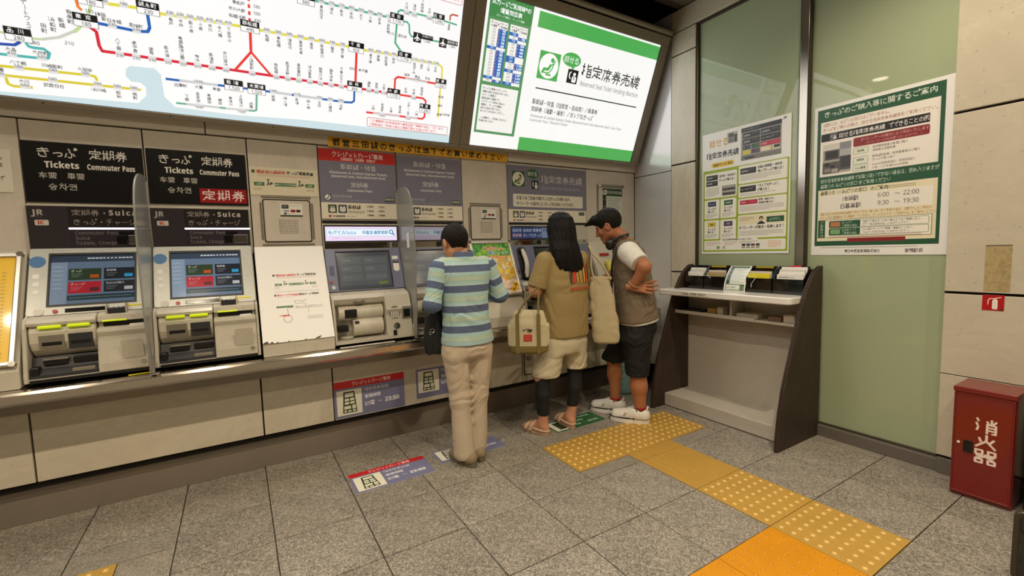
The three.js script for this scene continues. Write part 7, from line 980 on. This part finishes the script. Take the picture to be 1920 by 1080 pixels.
  const tee = wrinkle(union(0.035, loft([[1.33, 0.06, 0.004, 0.065, 0.06], [1.305, 0.06, 0.004, 0.12, 0.08], [1.26, 0.065, 0.004, 0.185, 0.1], [1.15, 0.068, 0.006, 0.19, 0.122], [1.0, 0.068, 0.01, 0.188, 0.13], [0.85, 0.062, 0.008, 0.19, 0.136], [0.7, 0.055, 0.006, 0.196, 0.142]], 0.014), cap([-0.095, 1.255, 0], [-0.1, 1.24, 0], 0.055), cap([0.22, 1.255, 0], [0.225, 1.24, 0], 0.055)), 0.01, 6, 3, 6, 11);
  put('t_shirt', netted((x, y, z) => smax(tee(x, y, z), 0.685 + 0.02 * Math.sin(x * 9 + 1) - y, 0.008), [-0.2, 0.63, -0.18], [0.34, 1.35, 0.19], 0.008), khaki, P);
  const slv = (sh, el, seed) => { const f = wrinkle(cap(sh, el, 0.068, 0.072), 0.006, 6, 5, 6, seed), u = unit(sub(el, sh)); return netted((x, y, z) => smax(f(x, y, z), dot(sub([x, y, z], el), u), 0.005), [Math.min(sh[0], el[0]) - 0.1, el[1] - 0.09, -0.12], [Math.max(sh[0], el[0]) + 0.1, sh[1] + 0.1, 0.1], 0.007); };
  put('sleeve', slv([-0.1, 1.25, 0], [-0.155, 1.065, -0.025], 2), khaki, P); put('sleeve', slv([0.225, 1.25, 0], [0.27, 1.07, -0.025], 9), khaki, P);
  { const g = new THREE.PlaneGeometry(0.215, 0.2, 20, 18), p = g.attributes.position; for (let i = 0; i < p.count; i++) { const x = p.getX(i) + 0.118, y = p.getY(i) + 1.125; let lo = 0, hi = 0.3; for (let k = 0; k < 24; k++) { const m = (lo + hi) / 2; if (tee(x, y, m) < 0) lo = m; else hi = m; } p.setXYZ(i, x, y, lo + 0.008); } g.computeVertexNormals(); put('back_print', g, phy({ map: shirtLogoTex, alphaTest: 0.5, roughness: 0.7, side: THREE.DoubleSide }), P); }
  const sh = wrinkle(union(0.03, loft([[0.76, 0.045, 0, 0.17, 0.12], [0.66, 0.04, 0, 0.19, 0.135], [0.58, 0.03, 0, 0.18, 0.125]], 0.03), cap([-0.07, 0.63, 0], [-0.115, 0.44, 0.004], 0.105, 0.1), cap([0.135, 0.63, 0], [0.152, 0.46, 0.004], 0.105, 0.088)), 0.014, 8, 5, 8, 7);
  put('shorts', netted((x, y, z) => smax(sh(x, y, z), (x < 0.02 ? 0.425 : 0.45) - y, 0.008), [-0.27, 0.4, -0.17], [0.3, 0.78, 0.19], 0.009), fabric(0xd9cdae), P);
  const lg = (x, y, z) => Math.min(union(0.02, cap([-0.14, 0.48, 0.0], [-0.155, 0.3, 0.018], 0.056, 0.052), cap([-0.155, 0.3, 0.018], [-0.153, 0.155, 0.014], 0.052, 0.044))(x, y, z), union(0.02, cap([0.15, 0.48, 0.0], [0.135, 0.3, 0.02], 0.056, 0.052), cap([0.135, 0.3, 0.02], [0.112, 0.16, 0.014], 0.052, 0.042))(x, y, z));
  put('leggings', netted((x, y, z) => smax(lg(x, y, z), (x < 0 ? 0.15 : 0.165) - y, 0.005), [-0.24, 0.12, -0.09], [0.24, 0.56, 0.11], 0.008), fabric(0x131315, { roughness: 0.75 }), P);
  const tan = std({ color: 0xc9a98a, roughness: 0.6 }), tan2 = std({ color: 0xb8957a, roughness: 0.7 }), gold = std({ color: 0xd8b890, metalness: 0.8, roughness: 0.3 });
  for (const [hx, hz, tx, tz] of feet) { const g = new THREE.Group(); g.name = 'sandal'; const l = Math.hypot(tx - hx, tz - hz) + 0.045; g.position.set((hx + tx) / 2, 0, (hz + tz) / 2); g.rotation.y = Math.atan2(-(tx - hx), -(tz - hz)); P.add(g); put('sole', [shoeSole(footprint(l, 0.047), 0.024, 0.001), shoeSole(footprint(l - 0.004, 0.045), 0.012, 0.02)], tan2, g); for (const [z, y] of [[-0.055, 0.058], [-0.01, 0.073]]) { const b = []; for (let i = 0; i <= 10; i++) { const a = Math.PI * (i / 10); b.push([Math.cos(a) * 0.046, 0.026 + Math.sin(a) * (y - 0.026), z + 0.006 * Math.sin(a)]); } const s = put('strap', tube(b, 0.016, 24, 8).scale(1, 1, 1), tan, g); s.geometry.scale(1, 0.999, 1); put('buckle', T(plate(rectPts(-0.011, -0.009, 0.011, 0.009), 0.003, 0.0008, [rectPts(-0.007, -0.005, 0.007, 0.005)]).rotateX(-Math.PI / 2), -0.018, y + 0.014, z), gold, s); } const rim = []; for (let i = 0; i <= 14; i++) { const a = Math.PI * (i / 14); rim.push([Math.cos(a) * 0.043, 0.045 - 0.01 * Math.sin(a), 0.01 + Math.sin(a) * (l / 2 - 0.014)]); } put('heel_rim', tube(rim, 0.009, 30, 8), tan, g); }
}
{ // small canvas bag on her arm
  const t = thing('canvas_bag', 'small cream canvas bag with olive straps and a red tag', 'bag', [1.335, 0.625, 0.47], -0.63);
  const cream = fabric(0xd6c9a4, { roughness: 0.85 }), olive = fabric(0x857540);
  const b = wrinkle(loft([[0.3, 0, 0, 0.1, 0.012], [0.26, 0, 0, 0.112, 0.035], [0.2, 0, 0, 0.13, 0.055], [0.06, 0, 0, 0.135, 0.06], [0.045, 0, 0, 0.134, 0.06]], 0.012, 4), 0.005, 11, 9, 11, 3); put('pouch', netted(b, [-0.17, 0.03, -0.09], [0.17, 0.33, 0.09], 0.006), cream, t);
  const b2 = wrinkle(loft([[0.07, 0, 0, 0.136, 0.062], [0.02, 0, 0, 0.132, 0.06], [0.0, 0, 0, 0.115, 0.05]], 0.02, 4), 0.004, 14, 10, 14, 5); put('base', netted(b2, [-0.17, -0.03, -0.09], [0.17, 0.1, 0.09], 0.006), olive, t);
  put('side_pocket', [T(box(0.05, 0.16, 0.09, 0.02, 3), 0.118, 0.13, 0), T(box(0.05, 0.16, 0.09, 0.02, 3), -0.118, 0.13, 0)], cream, t);
  const strapFlat = (pts, w) => { const curve = new THREE.CatmullRomCurve3(pts.map((p) => V(...p))); return new THREE.ExtrudeGeometry(new THREE.Shape([[-0.0015, -w], [0.0015, -w], [0.0015, w], [-0.0015, w]].map((p) => new THREE.Vector2(...p))), { steps: 30, bevelEnabled: false, extrudePath: curve }); };
  for (const [x, top] of [[-0.072, 0.06], [0.07, 0.075]]) put('strap', [T(box(0.025, 0.27, 0.004, 0.0015), x, 0.145, 0.062), tube([[x, 0.27, 0.055], [x + (top - x) * 0.3, 0.34, 0.035], [x + (top - x) * 0.75, 0.41, 0.0], [top, 0.445, -0.03]], 0.007, 24, 8), tube([[top, 0.445, -0.03], [x + (top - x) * 0.7, 0.4, -0.06], [x, 0.28, -0.05]], 0.007, 24, 8)], olive, t);
  put('tag', T(sheet(0.056, 0.046, 0.002), -0.003, 0.118, 0.062), printed(toteTagTex), t);
  put('embroidery', [[-0.03, 0.17, 0.008, 0.005], [-0.012, 0.176, 0.006, 0.004], [0.006, 0.172, 0.01, 0.007], [0.02, 0.168, 0.009, 0.008], [0.01, 0.158, 0.009, 0.005], [-0.004, 0.162, 0.004, 0.003]].map(([x, y, a, c]) => T(new THREE.SphereGeometry(1, 10, 6).scale(a, c, 0.0018), x, y, 0.061)), std({ color: 0x4a4034, roughness: 0.8 }), t);
}
{ // long tote on her right shoulder
  const t = thing('tote_bag', 'long plain cream tote bag hanging from the right shoulder of the woman', 'bag', [1.95, 0.625, 0.575], -0.72), cream = fabric(0xcfc09a, { roughness: 0.88 });
  const b = wrinkle(loft([[0.5, -0.04, 0, 0.066, 0.014], [0.46, -0.038, 0, 0.07, 0.022], [0.3, -0.024, 0, 0.088, 0.034], [0.1, -0.004, 0, 0.098, 0.042], [0.02, 0.0, 0, 0.092, 0.038], [0.0, 0.0, 0, 0.082, 0.03]], 0.02, 3), 0.01, 10, 3, 10, 2); put('pouch', netted(b, [-0.17, -0.03, -0.08], [0.18, 0.54, 0.08], 0.007), cream, t);
  for (const [x0, z0] of [[-0.085, 0.012], [0.03, 0.012]]) put('strap', tube([[x0, 0.485, z0], [x0 - 0.02 - (x0 > 0 ? 0.03 : 0), 0.58, 0.01], [-0.1, 0.68, 0.0], [-0.118, 0.72, -0.04], [-0.12, 0.7, -0.1]], 0.0075, 30, 8), cream, t);
  put('hem', T(box(0.145, 0.022, 0.032, 0.006, 2), -0.03, 0.486, 0), cream, t);
}
// ---- the person in the vest, seen from the side
{
  const P = thing('person', 'person in a taupe vest, black shorts and white trainers with one hand on hip', 'person', [2.17, 0, 0.5], -0.7818);
  const S = [1, 1, 1], hf = [-0.9, -0.42, -0.12], hd = headShape([-0.088, 1.498, 0.0], hf, [-0.35, 1, 0], 1.0, S);
  const wr = [0.083, 1.045, 0.2], el = [0.168, 1.19, 0.25], hand = handShape(wr, [0.95, -0.06, -0.12], [0.15, 0.25, 1], -1, [0.05, 0.1, 0.18, 0.3], 0.17, 1.0), hand2 = handShape([-0.28, 1.02, -0.2], [-0.8, 0.2, -0.1], [0, -1, 0], 1);
  const body = union(0.03, cap([0.045, 1.35, 0], [-0.02, 1.44, 0], 0.06, 0.056), loft([[1.36, 0.06, 0, 0.075, 0.1], [1.3, 0.07, 0, 0.1, 0.17], [1.1, 0.1, 0, 0.11, 0.15], [0.8, 0.13, 0, 0.12, 0.15], [0.7, 0.12, 0, 0.11, 0.13]]), cap([0.075, 1.3, 0.16], el, 0.05, 0.043), cap(el, wr, 0.044, 0.028), cap([0.06, 1.3, -0.16], [-0.06, 1.1, -0.22], 0.05, 0.042), cap([-0.06, 1.1, -0.22], [-0.28, 1.02, -0.2], 0.042, 0.027),
    cap([0.13, 0.74, 0.08], [0.128, 0.42, 0.1], 0.085, 0.06), cap([0.128, 0.42, 0.1], [0.13, 0.28, 0.1], 0.058, 0.062), cap([0.13, 0.28, 0.1], [0.142, 0.07, 0.1], 0.06, 0.036), cap([0.06, 0.74, -0.08], [-0.055, 0.45, -0.09], 0.085, 0.058), cap([-0.055, 0.45, -0.09], [-0.05, 0.32, -0.09], 0.055, 0.056), cap([-0.05, 0.32, -0.09], [-0.045, 0.09, -0.09], 0.055, 0.036));
  put('body', merged(netted(body, [-0.34, 0.02, -0.3], [0.3, 1.47, 0.32], 0.012, null, () => S), netted((x, y, z) => smin(hd.f(x, y, z), cap([-0.02, 1.43, 0], [-0.06, 1.46, 0], 0.052)(x, y, z), 0.03), [-0.24, 1.33, -0.13], [0.06, 1.66, 0.13], 0.0035, null, hd.col), netted(hand, ...boundsAt([0.165, 1.045, 0.19], 0.13), 0.0033, null, () => S), netted(hand2, ...boundsAt([-0.35, 1.03, -0.2], 0.13), 0.005, null, () => S)), skinMat(0xb0724e), P);
  const hr = (x, y, z) => { const [a, b, q] = hd.L(x, y, z); let d = ell([0, 0.036, -0.018], [0.087, 0.1, 0.102])(a, b, q); d = smin(d, cap([0, 0.085, 0.075], [0.0, 0.082, 0.155], 0.038, 0.008)(a * 0.7, b, q), 0.03); d = smax(d, -ell([0, -0.075, 0.105], [0.1, 0.118, 0.088])(a, b, q), 0.012); d = smax(d, -ell([0, -0.02, 0.004], [0.2, 0.042, 0.032])(a, b, q), 0.01); d = smax(d, -(b + 0.085 + 0.4 * Math.max(0, q)), 0.012); return d + 0.003 * noise.noise(a * 70, b * 30, q * 70); };
  put('hair', netted(hr, [-0.29, 1.33, -0.13], [0.08, 1.7, 0.13], 0.0045, (x, y, z) => [z * 5 + x * 2, y * 1.5]), M.hair, P);
  const vest = wrinkle(union(0.03, loft([[1.39, 0.035, 0, 0.065, 0.085], [1.36, 0.045, 0, 0.095, 0.125], [1.3, 0.062, 0, 0.118, 0.175], [1.18, 0.088, 0, 0.135, 0.186], [1.0, 0.1, 0, 0.148, 0.18], [0.88, 0.112, 0, 0.152, 0.185], [0.76, 0.13, 0, 0.164, 0.192]], 0.016)), 0.013, 8, 4, 8, 21);
  const hem = (x) => 0.768 + (x - 0.12) * 0.17;
  put('vest', netted((x, y, z) => smax(smax(vest(x, y, z), hem(x) - y, 0.008), -(Math.hypot(x - 0.075, y - 1.29, (Math.abs(z) - 0.21) * 1.4) - 0.09), 0.012), [-0.08, 0.7, -0.23], [0.33, 1.42, 0.23], 0.0085), fabric(0x857560), P);
  const tee = wrinkle(union(0.02, loft([[1.33, 0.06, 0, 0.1, 0.16], [1.2, 0.085, 0, 0.122, 0.172], [0.9, 0.11, 0, 0.138, 0.17], [0.745, 0.132, 0, 0.158, 0.185]], 0.02)), 0.006, 8, 5, 8, 4), white = fabric(0xf0ece2);
  put('t_shirt', netted((x, y, z) => smax(tee(x, y, z), hem(x) - 0.02 - y, 0.006), [-0.08, 0.68, -0.22], [0.33, 1.36, 0.22], 0.01), white, P);
  const slv = (sh, e, seed, sg) => { const f = wrinkle(cap(sh, e, 0.082, 0.07), 0.005, 6, 5, 6, seed), u = unit(sub(e, sh)); return netted((x, y, z) => smax(f(x, y, z), dot(sub([x, y, z], e), u), 0.006), [Math.min(sh[0], e[0]) - 0.11, Math.min(sh[1], e[1]) - 0.1, Math.min(sh[2], e[2]) - 0.11], [Math.max(sh[0], e[0]) + 0.11, sh[1] + 0.11, Math.max(sh[2], e[2]) + 0.11], 0.0075); };
  put('sleeve', slv([0.062, 1.29, 0.15], [0.135, 1.215, 0.235], 6), white, P); put('sleeve', slv([0.055, 1.29, -0.15], [-0.02, 1.16, -0.2], 8), white, P);
  const so = wrinkle(union(0.03, loft([[0.8, 0.125, 0, 0.14, 0.16], [0.72, 0.12, 0, 0.152, 0.178], [0.62, 0.09, 0, 0.155, 0.18]], 0.03), cap([0.12, 0.64, 0.085], [0.12, 0.38, 0.1], 0.106, 0.084), cap([0.06, 0.64, -0.085], [-0.062, 0.44, -0.09], 0.106, 0.09)), 0.017, 8, 5, 8, 13);
  put('shorts', netted((x, y, z) => smax(so(x, y, z), (z > -0.005 ? 0.368 : 0.428 + (x + 0.07) * -0.12) - y, 0.008), [-0.2, 0.34, -0.23], [0.31, 0.82, 0.24], 0.0095), fabric(0x141516, { roughness: 0.8 }), P);
  put('zip_pull', T(box(0.004, 0.045, 0.004, 0.0015), 0.155, 0.66, 0.178), M.chrome, P);
  // straps, headphones, bracelet
  const bl = M.black; put('strap', tube([[-0.02, 1.4, 0.02], [-0.03, 1.34, 0.1], [-0.058, 1.2, 0.145], [-0.062, 1.05, 0.13], [-0.055, 0.92, 0.12], [-0.05, 0.84, 0.1]], 0.008, 40, 8), bl, P); put('strap_buckle', T(box(0.02, 0.012, 0.02, 0.003), -0.058, 0.92, 0.122), M.chrome, P);
  const hp = put('headphones', [tube([[-0.06, 1.37, 0.09], [0.0, 1.41, 0.1], [0.05, 1.425, 0.06], [0.06, 1.43, 0], [0.05, 1.425, -0.06], [0.0, 1.41, -0.1], [-0.06, 1.37, -0.09]], 0.011, 40, 8)], bl, P); for (const s of [-1, 1]) put('ear_cup', T(new THREE.SphereGeometry(1, 20, 14).scale(0.032, 0.042, 0.024), -0.075, 1.355, s * 0.088), bl, hp); put('hinge', T(box(0.022, 0.026, 0.012, 0.004), 0.03, 1.418, 0.096, 0, 0, 0.4), M.chrome, hp);
  const beads = []; for (let i = 0; i < 16; i++) { const a = (i / 16) * Math.PI * 2, u = unit(sub(wr, el)), e1 = unit(cross(u, [0, 1, 0])), e2 = cross(u, e1), c = add(wr, u, -0.022); beads.push(T(new THREE.SphereGeometry(0.006, 10, 8), ...add(add(c, e1, Math.cos(a) * 0.036), e2, Math.sin(a) * 0.036))); } put('bracelet', beads, std({ color: 0xb89a78, roughness: 0.4 }), P);
  // socks and trainers; feet point along -x
  const sockMap = canvasTex(64, 64, (c, W, H) => { fill(c, '#b01c1c', 0, 0, W, H); lines(c, [0, 1, 2, 3, 4, 5, 6, 7, 8].map((i) => [i * 8, i & 1 ? 12 : 24]), '#1a1414', 7); }); sockMap.wrapS = THREE.RepeatWrapping;
  const sockMat = phy({ map: sockMap, roughness: 0.9 }), wh = std({ color: 0xe9e6de, roughness: 0.55, bumpMap: rep(clothBump, 10), bumpScale: 0.0004 }), rub = std({ color: 0xefede6, roughness: 0.6 });
  for (const [hx, hz, tx, tz, ax, az] of [[0.2, 0.115, -0.082, 0.062, 0.142, 0.1], [0.025, -0.072, -0.245, -0.12, -0.045, -0.09]]) {
    put('sock', T(cyl(0.043, 0.046, 0.065, 24), ax, 0.092, az), sockMat, P);
    const g = new THREE.Group(); g.name = 'trainer'; g.position.set((hx + tx) / 2, 0, (hz + tz) / 2); g.rotation.y = Math.atan2(-(tx - hx), -(tz - hz)); P.add(g); const l = Math.hypot(tx - hx, tz - hz) + 0.012;
    put('midsole', shoeSole(footprint(l, 0.055), 0.034, 0.001), rub, g); put('black_line', shoeSole(footprint(l + 0.004, 0.0565), 0.008, 0.034), bl, g); put('toe_bumper', T(box(0.05, 0.012, 0.02, 0.005), 0, 0.022, -l / 2 + 0.008), bl, g);
    const up = union(0.03, cap([0, 0.075, l * 0.36], [0, 0.08, l * 0.14], 0.041, 0.045), cap([0, 0.072, l * 0.15], [0, 0.046, -l * 0.3], 0.046, 0.036), cap([0, 0.05, l * 0.36], [0, 0.045, -l * 0.33], 0.045, 0.038)), hole = ell([0, 0.128, l * 0.22], [0.036, 0.045, 0.056]); put('upper', netted((x, y, z) => smax(smax(up(x, y, z), 0.038 - y, 0.004), -hole(x, y, z), 0.008), [-0.07, 0.02, -l * 0.6], [0.07, 0.15, l * 0.6], 0.0055), wh, g);
    put('heel_tab', T(box(0.05, 0.05, 0.014, 0.006, 2), 0, 0.105, l * 0.44, 0.25), wh, g); for (const s of [-1, 1]) { put('side_stripe', T(box(0.003, 0.075, 0.013, 0.001), s * 0.0475, 0.072, l * 0.17, 0.35, 0, s * 0.12), bl, g); put('side_mark', tube([[s * 0.045, 0.07, -0.005], [s * 0.0458, 0.078, -0.022], [s * 0.0452, 0.068, -0.03], [s * 0.0465, 0.06, -0.022], [s * 0.0458, 0.054, -0.04]], 0.0028, 24, 6), M.chrome, g); }
    for (let i = 0; i < 4; i++) put('lace', tube([[-0.022, 0.098 - i * 0.008, -0.004 - i * 0.018], [0, 0.109 - i * 0.0085, -0.008 - i * 0.018], [0.022, 0.098 - i * 0.008, -0.004 - i * 0.018]], 0.0032, 10, 6), rub, g);
  }
}
{ // pale blue bag in the dark corner behind the vested person
  const t = thing('plastic_bag', 'pale blue translucent plastic bag in the dark corner behind the person in the vest', 'bag', [2.62, 0, 0.1]), m = phy({ color: 0x9cc8c8, roughness: 0.4, transmission: 0.3, thickness: 0 });
  const b = wrinkle(loft([[0.34, 0, 0, 0.03, 0.03], [0.26, 0, 0, 0.06, 0.05], [0.05, 0, 0, 0.075, 0.06], [0.002, 0, 0, 0.065, 0.055]], 0.02), 0.014, 14, 8, 14, 3); put('pouch', netted(b, [-0.12, 0.001, -0.1], [0.12, 0.38, 0.1], 0.008), m, t); put('knot', tube([[0, 0.33, 0], [0.015, 0.36, 0.01], [-0.01, 0.385, 0.0], [0.01, 0.4, -0.01]], 0.01, 20, 8), m, t);
}

renderer.render(scene, camera);
